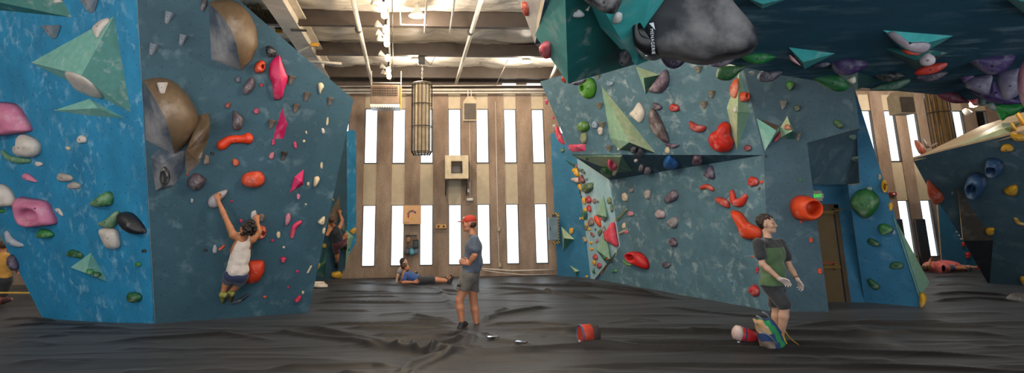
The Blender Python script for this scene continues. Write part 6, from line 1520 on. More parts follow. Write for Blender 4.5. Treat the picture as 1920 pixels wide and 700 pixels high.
bm = BM(); bm_tube(bm, [(p.x + .16, p.y - .02, .24), (p.x + .2, p.y - .02, .17), (p.x + .24, p.y - .04, .12), (p.x + .3, p.y - .06, .07)], .009, 6); bm_obj('webbing_loop', bm, simple('gold_web', '#8c6c24', .8), rt)
# ---------------------------------------------------------------- people: one continuous skin grown from rounded limbs
class SDF:
    def __init__(s, res): s.p = []; s.res = res
    def c(s, a, b, ra, rb, k=.02): s.p.append(('c', Vector(a), Vector(b), ra, rb, k)); return s
    def e(s, c, r, M=None, k=.02): s.p.append(('e', Vector(c), r, M if M is not None else Matrix.Identity(3), 0, k)); return s
    def sub(s, c, r, k=.01): s.p.append(('s', Vector(c), r, None, 0, k)); return s
    def cut(s, o, n): s.p.append(('h', Vector(o), Vector(n).normalized(), None, 0, 0)); return s
    def noise(s, amp, f, seed=0): s.p.append(('n', amp, f, seed, 0, 0)); return s
    def bounds(s):
        lo = np.full(3, 1e9); hi = np.full(3, -1e9)
        for q in s.p:
            if q[0] == 'c':
                for v, r in ((q[1], q[3]), (q[2], q[4])): lo = np.minimum(lo, np.array(v) - r); hi = np.maximum(hi, np.array(v) + r)
            elif q[0] == 'e': r = max(q[2]); lo = np.minimum(lo, np.array(q[1]) - r); hi = np.maximum(hi, np.array(q[1]) + r)
        return lo - .03, hi + .03
    def grid(s):
        lo, hi = s.bounds(); res = s.res; n = np.ceil((hi - lo) / res).astype(int) + 1
        ax = [lo[i] + np.arange(n[i]) * res for i in range(3)]
        D = np.full(n, .5, np.float32)
        for q in s.p:
            if q[0] in 'ce':
                if q[0] == 'c': l = np.minimum(np.array(q[1]) - q[3], np.array(q[2]) - q[4]); h = np.maximum(np.array(q[1]) + q[3], np.array(q[2]) + q[4])
                else: r = max(q[2]); l = np.array(q[1]) - r; h = np.array(q[1]) + r
                k = q[5]; pad = k + 4 * res
            elif q[0] == 's': l = np.array(q[1]) - q[2]; h = np.array(q[1]) + q[2]; k = q[5]; pad = k + 4 * res
            else: l, h, k, pad = lo, hi, 0, 0
            i0 = np.clip(np.floor((l - pad - lo) / res).astype(int), 0, n - 1); i1 = np.clip(np.ceil((h + pad - lo) / res).astype(int) + 1, 1, n)
            sl = tuple(slice(a, b) for a, b in zip(i0, i1))
            X, Y, Z = np.meshgrid(*[ax[i][sl[i]] for i in range(3)], indexing='ij', sparse=True)
            d0 = D[sl]
            if q[0] == 'c':
                a, b = q[1], q[2]; ab = b - a; L2 = max(ab.dot(ab), 1e-9)
                t = np.clip(((X - a.x) * ab.x + (Y - a.y) * ab.y + (Z - a.z) * ab.z) / L2, 0, 1)
                d = np.sqrt((X - a.x - t * ab.x) ** 2 + (Y - a.y - t * ab.y) ** 2 + (Z - a.z - t * ab.z) ** 2) - (q[3] + (q[4] - q[3]) * t)
            elif q[0] == 'e':
                M = q[3].transposed(); dx, dy, dz = X - q[1].x, Y - q[1].y, Z - q[1].z; r = q[2]
                u = [M[i][0] * dx + M[i][1] * dy + M[i][2] * dz for i in range(3)]
                k0 = np.sqrt(sum((u[i] / r[i]) ** 2 for i in range(3))); k1 = np.sqrt(sum((u[i] / r[i] ** 2) ** 2 for i in range(3))) + 1e-9
                d = k0 * (k0 - 1) / k1
            elif q[0] == 's':
                d = q[2] - np.sqrt((X - q[1].x) ** 2 + (Y - q[1].y) ** 2 + (Z - q[1].z) ** 2)
                hh = np.clip(.5 - .5 * (d0 - d) / k, 0, 1); D[sl] = d0 * (1 - hh) + d * hh + k * hh * (1 - hh); continue
            elif q[0] == 'h':
                D[sl] = np.maximum(d0, (X - q[1].x) * q[2].x + (Y - q[1].y) * q[2].y + (Z - q[1].z) * q[2].z); continue
            elif q[0] == 'n':
                f = q[2]; sd = q[3]
                D[sl] = d0 + q[1] * (np.sin(X * f + 1.3 * np.sin(Z * f * .7 + sd)) * np.sin(Z * f * .8 + sd + 1.1 * np.sin(Y * f * .6)) * np.cos(Y * f * .9 + sd)); continue
            hh = np.clip(.5 + .5 * (d0 - d) / k, 0, 1)
            D[sl] = d0 * (1 - hh) + d * hh - k * hh * (1 - hh)
        return D, lo
    def mesh(s):
        D, lo = s.grid(); res = s.res; ins = D < 0; n = np.array(D.shape)
        # surface nets
        acc = np.zeros(tuple(n - 1) + (3,), np.float32); cnt = np.zeros(tuple(n - 1), np.float32)
        cs = [(i, j, k) for i in (0, 1) for j in (0, 1) for k in (0, 1)]
        def S(A, o): return A[o[0]:n[0] - 1 + o[0], o[1]:n[1] - 1 + o[1], o[2]:n[2] - 1 + o[2]]
        for a in cs:
            for ax_ in range(3):
                if a[ax_] == 0:
                    b = list(a); b[ax_] = 1; da, db = S(D, a), S(D, b); m = (da < 0) != (db < 0)
                    t = np.where(m, da / np.where(m, da - db, 1), 0)
                    for x in range(3): acc[..., x] += np.where(m, a[x] + (t if x == ax_ else 0), 0)
                    cnt += m
        act = cnt > 0; idx = np.full(act.shape, -1, np.int64); idx[act] = np.arange(act.sum())
        ijk = np.argwhere(act); V_ = (ijk + acc[act] / cnt[act][:, None]) * res + lo
        Fs = []
        for ax_ in range(3):
            o = [0, 0, 0]; o[ax_] = 1
            A = ins[:n[0] - o[0], :n[1] - o[1], :n[2] - o[2]]; B_ = ins[o[0]:, o[1]:, o[2]:]
            E = np.argwhere(A != B_); u, v = [(1, 2), (2, 0), (0, 1)][ax_]
            E = E[(E[:, u] > 0) & (E[:, v] > 0) & (E[:, u] < n[u] - 1) & (E[:, v] < n[v] - 1)]
            def off(du, dv): q = E.copy(); q[:, u] -= du; q[:, v] -= dv; return idx[q[:, 0], q[:, 1], q[:, 2]]
            quad = np.stack([off(1, 1), off(0, 1), off(0, 0), off(1, 0)], 1)
            flip = ~A[E[:, 0], E[:, 1], E[:, 2]]; quad[flip] = quad[flip][:, ::-1]; Fs.append(quad)
        F_ = np.concatenate(Fs); F_ = F_[(F_ >= 0).all(1)]
        # light smoothing
        for _ in range(1):
            sm = np.zeros_like(V_); c_ = np.zeros(len(V_))
            for a in range(4):
                i, j = F_[:, a], F_[:, (a + 1) % 4]
                np.add.at(sm, i, V_[j]); np.add.at(c_, i, 1); np.add.at(sm, j, V_[i]); np.add.at(c_, j, 1)
            V_ = V_ * .5 + sm / np.maximum(c_, 1)[:, None] * .5
        return V_, F_
    def build(s, name, mat, parent, mfun=None):
        V_, F_ = s.mesh(); pl = np.array(ploc(parent)) if parent is not None else np.zeros(3)
        me = bpy.data.meshes.new(name); W = (V_ - pl).astype(np.float32)
        me.vertices.add(len(W)); me.vertices.foreach_set('co', W.ravel()); me.loops.add(F_.size); me.loops.foreach_set('vertex_index', F_.ravel().astype(np.int32))
        me.polygons.add(len(F_)); me.polygons.foreach_set('loop_start', np.arange(0, F_.size, 4)); me.polygons.foreach_set('loop_total', np.full(len(F_), 4))
        me.polygons.foreach_set('use_smooth', np.ones(len(F_), bool)); me.update(); me.validate()
        for m in (mat if isinstance(mat, (list, tuple)) else [mat]): me.materials.append(m)
        if mfun is not None:
            cen = V_[F_].mean(1); me.polygons.foreach_set('material_index', mfun(cen).astype(np.int32))
        o = bpy.data.objects.new(name, me); C.objects.link(o)
        if parent is not None: o.parent = parent
        return o

def skin(name, col):
    if name in _mats: return _mats[name]
    m, nt, b = _new(name); c = srgb(col); o = coord(nt)
    n = nz(nt, 14, 4, vec=o); nt.links.new(ramp(nt, n.outputs['Fac'], .3, .7, tuple(x * .82 for x in c[:3]) + (1,), c), b.inputs['Base Color'])
    b.inputs['Roughness'].default_value = .5; b.inputs['Subsurface Weight'].default_value = .08; b.inputs['Subsurface Radius'].default_value = (.02, .008, .004)
    _mats[name] = m; return m
def cloth(name, col, rough=.85, weave=300):
    if name in _mats: return _mats[name]
    m, nt, b = _new(name); c = srgb(col); o = coord(nt)
    n = nz(nt, 9, 4, .6, vec=o); base = ramp(nt, n.outputs['Fac'], .3, .7, tuple(x * .75 for x in c[:3]) + (1,), tuple(min(1, x * 1.12) for x in c[:3]) + (1,))
    base = mix(nt, ramp(nt, nz(nt, weave, 1, vec=o).outputs['Fac'], .45, .6), base, tuple(min(1, x * 1.18) for x in c[:3]) + (1,))
    nt.links.new(base, b.inputs['Base Color']); b.inputs['Roughness'].default_value = rough; b.inputs['Sheen Weight'].default_value = .2
    bump(nt, b, nz(nt, 11, 3, .5, vec=mapping(nt, o, (1, 1, .6)), dist=.8).outputs['Fac'], .55, .03); _mats[name] = m; return m

def frame(f, u):
    f = Vector(f).normalized(); r = f.cross(Vector(u)).normalized(); u = r.cross(f).normalized()
    return f, r, u                      # forward, the person's right, up
def head(S, c, f, u, s=1.0, hair_only=False):
    """head prims about its centre; returns a mapper for local points (forward, right, up)"""
    f, r, u = frame(f, u); M = Matrix((f, r, u)).transposed()
    P = lambda a, b, d: c + (f * a + r * b + u * d) * s
    E = lambda p, rr, k=.015: S.e(P(*p), tuple(x * s for x in rr), M, k * s)
    E((-.014, 0, .03), (.097, .076, .086), .01); E((.022, 0, -.045), (.063, .056, .066), .03); E((.066, 0, -.088), (.026, .028, .022), .018); E((.03, 0, -.075), (.055, .05, .035), .02)
    for b in (-1, 1):
        E((.055, b * .036, -.018), (.03, .028, .03), .02)
        E((-.005, b * .077, -.008), (.017, .009, .031), .006)
        S.c(P(.084, b * .012, .022), P(.072, b * .052, .022), .011 * s, .010 * s, .012 * s)
        S.sub(P(.099, b * .032, .003), .0165 * s, .008 * s); S.c(P(.0815, b * .019, .0115), P(.074, b * .045, .0105), .0045 * s, .004 * s, .004 * s)
    S.c(P(.088, 0, .012), P(.106, 0, -.022), .008 * s, .0125 * s, .010 * s)
    for b in (-1, 1): S.e(P(.095, b * .012, -.027), (.010 * s,) * 3, None, .006 * s)
    E((.086, 0, -.050), (.011, .024, .0065), .006); E((.084, 0, -.061), (.011, .021, .007), .006)
    return P, M
def eyes(P, root, s, col='#2b1d14'):
    for b in (-1, 1):
        S = SDF(.0022 * s); S.e(P(.0715, b * .031, .004), (.0125 * s,) * 3); o = S.build('eye', simple('eye_white', '#c8c0b8', .25, bstr=0), root)
        bm = BM(); d = (P(1, 0, 0) - P(0, 0, 0)).normalized(); bm_lathe(bm, P(.0822, b * .031, .004), d, [(.0068 * s, -.003 * s), (.0062 * s, .0012 * s), (.003 * s, .0022 * s), (0, .0024 * s)], 12)
        bm_obj('iris', bm, simple('iris_' + col[1:], col, .2, bstr=0), o)
def hand(S, w, d, pn, thumb, s=1.0, curl=25, k=.006, spread=8, curls=None, tcurl=.4):
    """wrist, direction, palm normal (the way the palm faces), thumb side; five separate fingers"""
    d = Vector(d).normalized(); t = Vector(thumb); t = (t - d * t.dot(d)).normalized(); pn_ = d.cross(t)
    if pn_.dot(Vector(pn)) < 0: pn_ = -pn_
    P = lambda a, b, c: w + (d * a + t * b + pn_ * c) * s
    S.c(w, P(.02, 0, 0), .026 * s, .026 * s, .02)
    lens = (.072, .080, .075, .058); bs = (.032, .011, -.011, -.031); st = (.092, .097, .093, .084)
    for i in range(4):
        S.c(P(.012, bs[i] * .55, 0), P(st[i], bs[i], 0), .0155 * s, .0115 * s, .012 * s)
    for i in range(4):
        a = 0; p = P(st[i], bs[i], 0); L = lens[i]; cc = (curls[i] if curls else curl)
        side = R(spread * (1.5 - i) / 1.5 * .6)
        for j, (fr, r0, r1) in enumerate(((.46, .0098, .0090), (.30, .0090, .0082), (.24, .0082, .0068))):
            a += R(cc * (1, 1.2, .8)[j]); dirv = (d * math.cos(side) + t * math.sin(side)) * math.cos(a) + pn_ * math.sin(a)
            q = p + dirv * L * fr * s; S.c(p, q, r0 * s, r1 * s, k * s * .7); p = q
    p = P(.02, .026, .004); q = P(.052, .052, .012)
    S.c(p, q, .015 * s, .0125 * s, .01 * s)
    dirv = (d * .85 + t * (.55 - tcurl * .5) + pn_ * tcurl).normalized(); q2 = q + dirv * .034 * s; S.c(q, q2, .0115 * s, .0105 * s, .005 * s)
    dirv = (d * .95 + t * (.2 - tcurl * .5) + pn_ * (tcurl + .1)).normalized(); S.c(q2, q2 + dirv * .026 * s, .0105 * s, .0085 * s, .005 * s)
def limb(S, a, b, c, r, s, bulge=1.0, k=.02):
    """two-segment limb: joints a, b, c; r = radii at start, mid-upper, joint, mid-lower, end"""
    m1 = a.lerp(b, .4); m2 = b.lerp(c, .3)
    S.c(a, m1, r[0] * s, r[1] * s, k); S.c(m1, b, r[1] * s, r[2] * s, k); S.c(b, m2, r[2] * s, r[3] * s, k); S.c(m2, c, r[3] * s, r[4] * s, k)
def foot(S, an, toe, s, r=.036):
    d = (toe - an); S.c(an, an + Vector((0, 0, -.035 * s)) - d.normalized() * .02 * s, r * s, r * .95 * s, .015)
    S.c(an + d * .15 + Vector((0, 0, -.03 * s)), toe, r * s, r * .62 * s, .02)
def shoe(root, an, toe, s, mats, name='shoe', up=Vector((0, 0, 1))):
    S = SDF(.008 if s > .5 else .012); d = (toe - an); dn = d.normalized(); side = dn.cross(up).normalized(); un = side.cross(dn)
    heel = an - un * .05 * s - dn * .035 * s; ball = an + d * .62 - un * .045 * s; tip = an + d * .98 - un * .055 * s
    S.c(heel, ball, .042 * s, .046 * s, .02); S.c(ball, tip, .046 * s, .03 * s, .02); S.c(an + un * .0, heel, .047 * s, .045 * s, .02)
    S.c(an + un * .005, ball, .044 * s, .04 * s, .02)
    fl = (an - un * .085 * s)
    o = S.build(name, mats, root, (lambda cen: (((cen - np.array(fl)) @ np.array(un)) < .022 * s).astype(int)) if len(mats) > 1 else None)
    return o
def torso(S, neck, shL, shR, hipL, hipR, f, s, chest=1.0, waist=1.0, r0=0.0, depth=1.0):
    """trunk through shoulders and hips; f = forward"""
    shm, hm = (shL + shR) / 2, (hipL + hipR) / 2; up = (shm - hm).normalized(); rt = (shR - shL).normalized(); f = rt.cross(up) if rt.cross(up).dot(Vector(f)) > 0 else up.cross(rt)
    M = Matrix((rt, f, up)).transposed(); L = (shm - hm).length; W = max((shR - shL).length / 2, .13 * s)
    ch = hm.lerp(shm, .70); wa = hm.lerp(shm, .32)
    S.e(ch, ((W * .92 * chest + r0), (.108 * s * chest * depth + r0), (L * .36 + r0)), M, .03)
    S.e(wa, ((.132 * s * waist + r0), (.092 * s * waist * depth + r0), (L * .36 + r0)), M, .06)
    S.e(hm + up * .01, ((.148 * s + r0), (.108 * s + r0), (.115 * s + r0)), M, .05)
    S.c(shL.lerp(shm, .12), shR.lerp(shm, .12), .052 * s + r0, .052 * s + r0, .04)
    S.c(shm.lerp(neck, .2), neck, .060 * s + r0, .046 * s + r0 * .8, .03)
    return M, up, f, rt
SKIN1 = skin('skin_warm', '#c07f5c'); SKIN2 = skin('skin_fair', '#c49a80'); SKIN3 = skin('skin_tan', '#b5764e')
# ================= standing man in the red cap, hands on hip =================
def man_cap():
    Y0 = 9.12; s = 1.07; res = .0075
    J = lambda x, y, d=0: atY(x, y, Y0 + d)
    g = J(878, 612); root = empty('person', (g.x, Y0, .0), 'standing man in red cap, grey-blue t-shirt and grey shorts, hand on hip, facing the windows\' left', 'person')
    root['label'] = 'man in red cap and blue-grey t-shirt standing with hand on hip in mid floor'
    hc = J(879.5, 414); nk = J(885, 432); shL = J(889, 444, -.19); shR = J(889, 444, .19)
    hipL = J(879, 512, -.1); hipR = J(883, 512, .1)
    fwd = Vector((-1, .06, 0))
    kL, aL = J(861, 557, -.12), J(866.5, 603, -.10); kR, aR = J(888, 560, .12), J(894, 606, .12)
    B_ = SDF(res)
    P, M = head(B_, hc, (-1, .05, -.03), (.05, 0, 1), s * 1.06)
    B_.c(hc + Vector((.03, 0, -.05)), nk, .045 * s, .052 * s, .02)
    torso(B_, nk, shL, shR, hipL, hipR, fwd, s)
    eL, wL = J(890, 473, -.26), J(879.5, 489, -.19); eR, wR = J(884, 474, .24), J(874, 490, .14)
    limb(B_, shL, eL, wL, (.056, .05, .042, .043, .028), s); limb(B_, shR, eR, wR, (.056, .05, .042, .043, .028), s)
    hand(B_, wL, (-1, .1, .35), (.0, 1, 0), (0, .1, 1), s, curl=14); hand(B_, wR, (-.8, -.3, .3), (0, -1, 0), (0, 0, 1), s, curl=20)
    limb(B_, hipL, kL, aL, (.098, .085, .058, .062, .036), s); limb(B_, hipR, kR, aR, (.098, .085, .058, .062, .036), s)
    B_.c(aL, J(861, 608, -.12), .036 * s, .03 * s); B_.c(aR, J(890, 611, .1), .036 * s, .03 * s)
    B_.build('body', SKIN1, root)
    eyes(P, root, s)
    shoe(root, aL + Vector((0, 0, .02)), J(855.5, 611, -.16), s, [simple('black_shoe', '#1c1b1c', .6), simple('yellow_trim', '#a88a2c', .6)])
    shoe(root, aR + Vector((0, 0, .01)), J(884, 613, .02), s, [simple('black_shoe', '#1c1b1c', .6), simple('yellow_trim', '#a88a2c', .6)])
    # t-shirt: boxy, falls to the hips
    T_ = SDF(.009); hmL, hmR = J(884, 497, -.08), J(884, 497, .08)
    torso(T_, J(886, 437), shL, shR, hmL, hmR, fwd, s, chest=1.05, waist=1.12, r0=.014, depth=1.12)
    T_.e(J(886, 486), (.175, .19, .16), None, .06)
    T_.c(J(884, 490, -.03), J(884, 499, -.03), .145, .15, .05)
    T_.c(shL, shL.lerp(eL, .62), .072 * s, .078 * s, .03); T_.c(shR, shR.lerp(eR, .62), .072 * s, .078 * s, .03)
    for sh, el in ((shL, eL), (shR, eR)): pass
    T_.e(hipL, (.125,) * 3, None, .03); T_.e(hipR, (.125,) * 3, None, .03)
    T_.noise(.006, 26, 1.3)
    T_.cut(J(885, 503.5), (0, 0, -1)); T_.cut(nk + Vector((0, 0, .0)), (-.25, 0, 1))
    SL = T_
    o = SL.build('t_shirt', cloth('slate_tee', '#47515f'), root)
    # shorts
    H = SDF(.009); H.e(J(881, 507), (.165, .165, .14), None, .05); H.e(hipL, (.122,) * 3, None, .03); H.e(hipR, (.122,) * 3, None, .03)
    H.c(J(876, 515, -.1), J(865.5, 541, -.13), .118, .112, .04); H.c(J(884, 515, .1), J(887, 545, .12), .118, .106, .04); H.noise(.005, 24, 2)
    H.cut(J(880, 498), (0, 0, 1)); H.cut(J(866, 538, -.13), (-.25, 0, -1.0))
    H.build('shorts', cloth('grey_shorts', '#57524c'), root)
    lg = J(860.5, 530, -.245); bm = BM(); bm_box(bm, lg.x + .0, lg.y, lg.z, .06, .012, .035); bm_obj('shorts_label', bm, simple('label_black', '#111', .7, bstr=0) if False else simple('label_black', '#111111', .7, bstr=0), root)
    # cap with brim
    K = SDF(.005); K.e(P(-.012, 0, .045), (.108 * s, .087 * s, .086 * s), M, .01); K.cut(P(0, 0, .026), (P(-.12, 0, -1) - P(0, 0, 0)))
    K.e(P(.115, 0, .036), (.072 * s, .068 * s, .010 * s), M, .012)
    K.build('cap', simple('red_cap', '#b0301f', .8), root)
    bm = BM(); q = P(.078, -.012, .085); d = (P(.6, 0, .5) - P(0, 0, 0)).normalized(); bm_lathe(bm, q - d * .005, d, [(.026, 0), (.026, .012), (0, .013)], 14); bm_obj('cap_badge', bm, WHT, root)
    Hh = SDF(.005); Hh.e(P(-.035, 0, -.005), (.078 * s, .081 * s, .07 * s), M, .01); Hh.cut(P(.016, 0, 0), (P(1, 0, .15) - P(0, 0, 0))); Hh.noise(.003, 90, 3); Hh.build('hair', simple('brown_hair', '#4a2d1c', .7), root)
man_cap(); bpy.data.objects['person'].location.z -= .05
# ================= smiling man at the right =================
def man_right():
    Y0 = 7.42; s = .98; J = lambda x, y, d=0: atY(x, y, Y0 + d)
    g = J(1456, 655); root = empty('person', (g.x, Y0, 0), 'man with dark curly hair in black and green t-shirt walking by the orange globe hold', 'person')
    hc = J(1438.5, 420.5); nk = J(1440, 446); shR = J(1421, 457, -.10); shL = J(1463, 457, .12)
    hipR = J(1443, 532, -.06); hipL = J(1457, 532, .07); fwd = Vector((.62, -.78, 0))
    B_ = SDF(.0065)
    P, M = head(B_, hc, (.64, -.77, .0), (-.06, 0, 1), s * 1.13)
    B_.c(hc + Vector((-.02, .02, -.05)), nk, .045 * s, .05 * s, .02)
    torso(B_, nk, shL, shR, hipL, hipR, fwd, s)
    eR, wR = J(1430, 496, -.16), J(1461, 523, -.27); eL, wL = J(1482, 503, .06), J(1495, 524, -.08)
    limb(B_, shR, eR, wR, (.055, .05, .041, .042, .027), s); limb(B_, shL, eL, wL, (.055, .05, .041, .042, .027), s)
    hand(B_, wR, (.88, -.25, -.55), (-.3, -.2, -1), (.3, -.6, .5), s, curls=(22, 26, 32, 36), tcurl=.3)
    hand(B_, wL, (.28, -.2, -1), (-1, -.1, -.2), (.2, -1, .0), s, curls=(18, 22, 30, 38), tcurl=.2)
    kR, aR = J(1472, 575, -.17), J(1464, 633, -.06); kL, aL = J(1456, 580, .10), J(1455, 626, .13)
    limb(B_, hipR, kR, aR, (.095, .085, .058, .062, .035), s); limb(B_, hipL, kL, aL, (.095, .085, .058, .062, .035), s)
    foot(B_, aR, J(1473, 650, -.15), s); foot(B_, aL, J(1459, 643, .02), s)
    def mf(cen):        # chalky hands
        wr, wl = np.array(wR), np.array(wL)
        return ((np.linalg.norm(cen - wr - np.array([.08, -.02, -.06]), axis=1) < .125) | (np.linalg.norm(cen - wl - np.array([.03, -.01, -.1]), axis=1) < .125)).astype(int)
    B_.build('body', [SKIN2, skin('chalked_skin', '#c9b6ae')], root, mf)
    eyes(P, root, s)
    bm = BM(); bm_tube(bm, [P(.0925 - .0003 * b * b, b * .004, -.0555 + .0003 * b * b) for b in (-5, -2.5, 0, 2.5, 5)], .0028 * s, 6); bm_obj('teeth', bm, simple('teeth', '#d8d0c4', .3, bstr=0), root)
    shoe(root, aR, J(1478, 651, -.2), s, [simple('climb_shoe_yellow', '#b8a020', .6), simple('black_shoe', '#1c1b1c')], 'climbing_shoe'); shoe(root, aL, J(1462, 645, -.02), s, [simple('climb_shoe_red', '#a83a24', .6), simple('black_shoe', '#1c1b1c')], 'climbing_shoe')
    T_ = SDF(.008); hm1, hm2 = J(1446, 525, -.07), J(1458, 525, .08)
    torso(T_, J(1440, 449), shL, shR, hm2, hm1, fwd, s, chest=1.06, waist=1.1, r0=.014, depth=1.1)
    T_.c(J(1449, 505), J(1452, 530), .15, .152, .05); T_.e(hipL, (.115,) * 3, None, .03); T_.e(hipR, (.132,) * 3, None, .03)
    T_.c(shR, shR.lerp(eR, .58), .073 * s, .078 * s, .03); T_.c(shL, shL.lerp(eL, .55), .073 * s, .078 * s, .03); T_.noise(.006, 27, .4)
    T_.cut(J(1450, 534), (.0, 0, -1)); T_.cut(nk + Vector((0, 0, .01)), (.15, -.2, 1))
    zc = J(1445, 464).z; zs = J(1450, 500).z; aw = np.array(shR); bw = np.array(shR.lerp(eR, .6)); cw = np.array(shL); dw = np.array(shL.lerp(eL, .6))
    def tf(cen):
        def dist(a, b):
            ab = b - a; t = np.clip(((cen - a) @ ab) / (ab @ ab), 0.25, 1); return np.linalg.norm(cen - a - t[:, None] * ab, axis=1)
        return np.where((cen[:, 2] > zc) | (dist(aw, bw) < .083) | (dist(cw, dw) < .083), 0, 1)
    T_.build('t_shirt', [cloth('black_tee', '#25272a'), cloth('green_tee', '#46603c')], root, tf)
    H = SDF(.008); H.e(J(1450, 531), (.155, .14, .12), None, .05); H.e(hipR, (.118,) * 3, None, .03); H.e(hipL, (.112,) * 3, None, .03)
    H.c(J(1447, 540, -.06), J(1469, 570, -.15), .112, .096, .04); H.c(J(1456, 540, .07), J(1455, 572, .1), .11, .098, .04); H.noise(.005, 25, 2)
    H.cut(J(1450, 524), (0, 0, 1)); H.cut(J(1456, 578), (.0, 0, -1))
    H.build('shorts', cloth('black_shorts', '#2a2b2e'), root)
    Hh = SDF(.0055); rn = random.Random(2)
    Hh.e(P(-.03, 0, .05), (.092 * s, .084 * s, .078 * s), M, .01)
    Hh.e(P(-.045, 0, -.01), (.068 * s, .074 * s, .075 * s), M, .01)
    for i in range(190):
        a, z = rn.uniform(0, 6.283), rn.uniform(-.62, 1)
        x, y = math.cos(a) * math.sqrt(max(0, 1 - z * z)), math.sin(a) * math.sqrt(max(0, 1 - z * z))
        if x > .5 and z < .40: continue
        if x > .1 and z < .15: continue
        Hh.e(P(-.025 + x * .094, y * .083, .035 + z * .084), (rn.uniform(.013, .021) * s,) * 3, None, .006)
    Hh.cut(P(.085, 0, .02), P(1, 0, -.75) - P(0, 0, 0))
    Hh.build('hair', simple('dark_curly_hair', '#2a1c14', .65), root)
    bm = BM(); q = wL.lerp(eL, .12); d = (eL - wL).normalized(); bm_lathe(bm, q, d, [(.031, -.008), (.036, -.006), (.036, .006), (.031, .008)], 16); bm_obj('wristband', bm, simple('cord_brown', '#7a5238', .8), root)
man_right()
# ================= climber in the white tank top =================
def climber():
    s = 1.03; h0 = .30; Jh = lambda x, y, h: pAR.hit(x, y, h)
    g = Jh(440, 500, .4); root = empty('person', g, 'curly-haired climber in white tank top and navy shorts hanging from the slate wall', 'person')
    lh, eL, shL = Jh(409, 376, .17), Jh(422.5, 408, .28), Jh(437.5, 441, .36)
    hc = Jh(461.5, 431, .46); nk = Jh(456, 451, .40); shR = Jh(473.5, 449, .36)
    rw, eR = Jh(482.5, 416, .17), Jh(486, 436, .30)
    hipL, hipR = Jh(432, 516, .40), Jh(453, 519, .40)
    B_ = SDF(.007)
    P, M = head(B_, hc, (ROT @ Vector((-1, .05, -.25))), Vector((.12, 0, 1)), s)
    B_.c(hc + Vector((.0, 0, -.04)), nk, .045 * s, .05 * s, .02)
    fw = -pAR.n
    torso(B_, nk, shL, shR, hipL, hipR, fw, s, chest=1.05)
    limb(B_, shL, eL, lh, (.058, .052, .04, .043, .027), s); limb(B_, shR, eR, rw, (.058, .052, .04, .043, .027), s)
    B_.c(shL, shL.lerp(nk, .5), .06, .05, .04); B_.c(shR, shR.lerp(nk, .5), .06, .05, .04)
    hand(B_, lh, Jh(407, 366, .15) - lh, fw, Jh(420, 366, .14) - lh, s, curls=(45, 48, 50, 50), tcurl=.5)
    hand(B_, rw, Jh(482, 404, .14) - rw, fw, Jh(474, 404, .14) - rw, s, curls=(48, 50, 52, 52), tcurl=.5)
    kL, aL = Jh(423, 537, .20), Jh(417, 553, .36); kR, aR = Jh(446, 539, .16), Jh(431, 551, .30)
    kL, kR = Jh(426, 528, .12), Jh(447, 532, .10)
    limb(B_, hipL, kL, aL, (.095, .085, .058, .06, .036), s); limb(B_, hipR, kR, aR, (.095, .085, .058, .06, .036), s)
    B_.build('body', SKIN3, root); eyes(P, root, s)
    sm = [simple('climb_shoe_olive', '#8c8a3c', .6), simple('climb_shoe_grey', '#4c4c4a', .7)]
    shoe(root, aL, Jh(413.5, 564, .14), s, sm, 'climbing_shoe', Vector((0, -.8, .6))); shoe(root, aR, Jh(428, 561, .10), s, sm, 'climbing_shoe', Vector((0, -.8, .6)))
    T_ = SDF(.008); torso(T_, nk, shL.lerp(shR, .1), shR.lerp(shL, .08), Jh(434, 506, .40), Jh(457, 508, .40), fw, s, chest=1.02, waist=1.12, r0=.013, depth=1.1)
    T_.c(Jh(440, 508, .4), Jh(452, 508, .4), .125, .125, .05); T_.noise(.007, 25, .9)
    for q, r in ((Jh(436, 440, .36), .092), (Jh(475, 447, .36), .085)): T_.sub(q, r, .01)
    T_.sub(Jh(455, 445, .44), .085, .01)
    dn = (Jh(440, 520, .4) - Jh(452, 455, .4)).normalized(); T_.cut(Jh(441, 521, .40), dn + Vector((.05, 0, 0)))
    T_.build('tank_top', cloth('white_tank', '#cdbfb4'), root)
    H = SDF(.008); H.e((hipL + hipR) / 2, (.165, .13, .12), None, .05); H.c(hipL, hipL.lerp(kL, .62), .115, .105, .04); H.c(hipR, hipR.lerp(kR, .62), .115, .105, .04); H.noise(.005, 24, .3)
    H.cut(Jh(443, 508, .4), (0, 0, 1)); H.build('shorts', cloth('navy_shorts', '#1d2a4c'), root)
    Hh = SDF(.006); rn = random.Random(8)
    Hh.e(P(-.035, 0, .03), (.1 * s, .094 * s, .1 * s), M, .01)
    for i in range(170):
        a, z = rn.uniform(0, 6.283), rn.uniform(-.9, 1); q = math.sqrt(max(0, 1 - z * z)); x, y = math.cos(a) * q, math.sin(a) * q
        if x > .45 and z < .75: continue
        rr = rn.uniform(.95, 1.12)
        Hh.e(P(-.045 + x * .108 * rr, y * .108 * rr, .022 + z * .112 * rr), (rn.uniform(.013, .024) * s,) * 3, None, .006)
    Hh.cut(P(.05, 0, .0), P(1, 0, -.35) - P(0, 0, 0)); Hh.build('hair', simple('black_curly_hair', '#241712', .6), root)
    Bd = SDF(.005); Bd.e(P(.03, 0, -.07), (.058 * s, .058 * s, .042 * s), M, .01); Bd.cut(P(0, 0, -.052), P(-.6, 0, 1) - P(0, 0, 0)); Bd.noise(.002, 120); Bd.build('beard', simple('dark_beard', '#3a241a', .8), root)
climber()
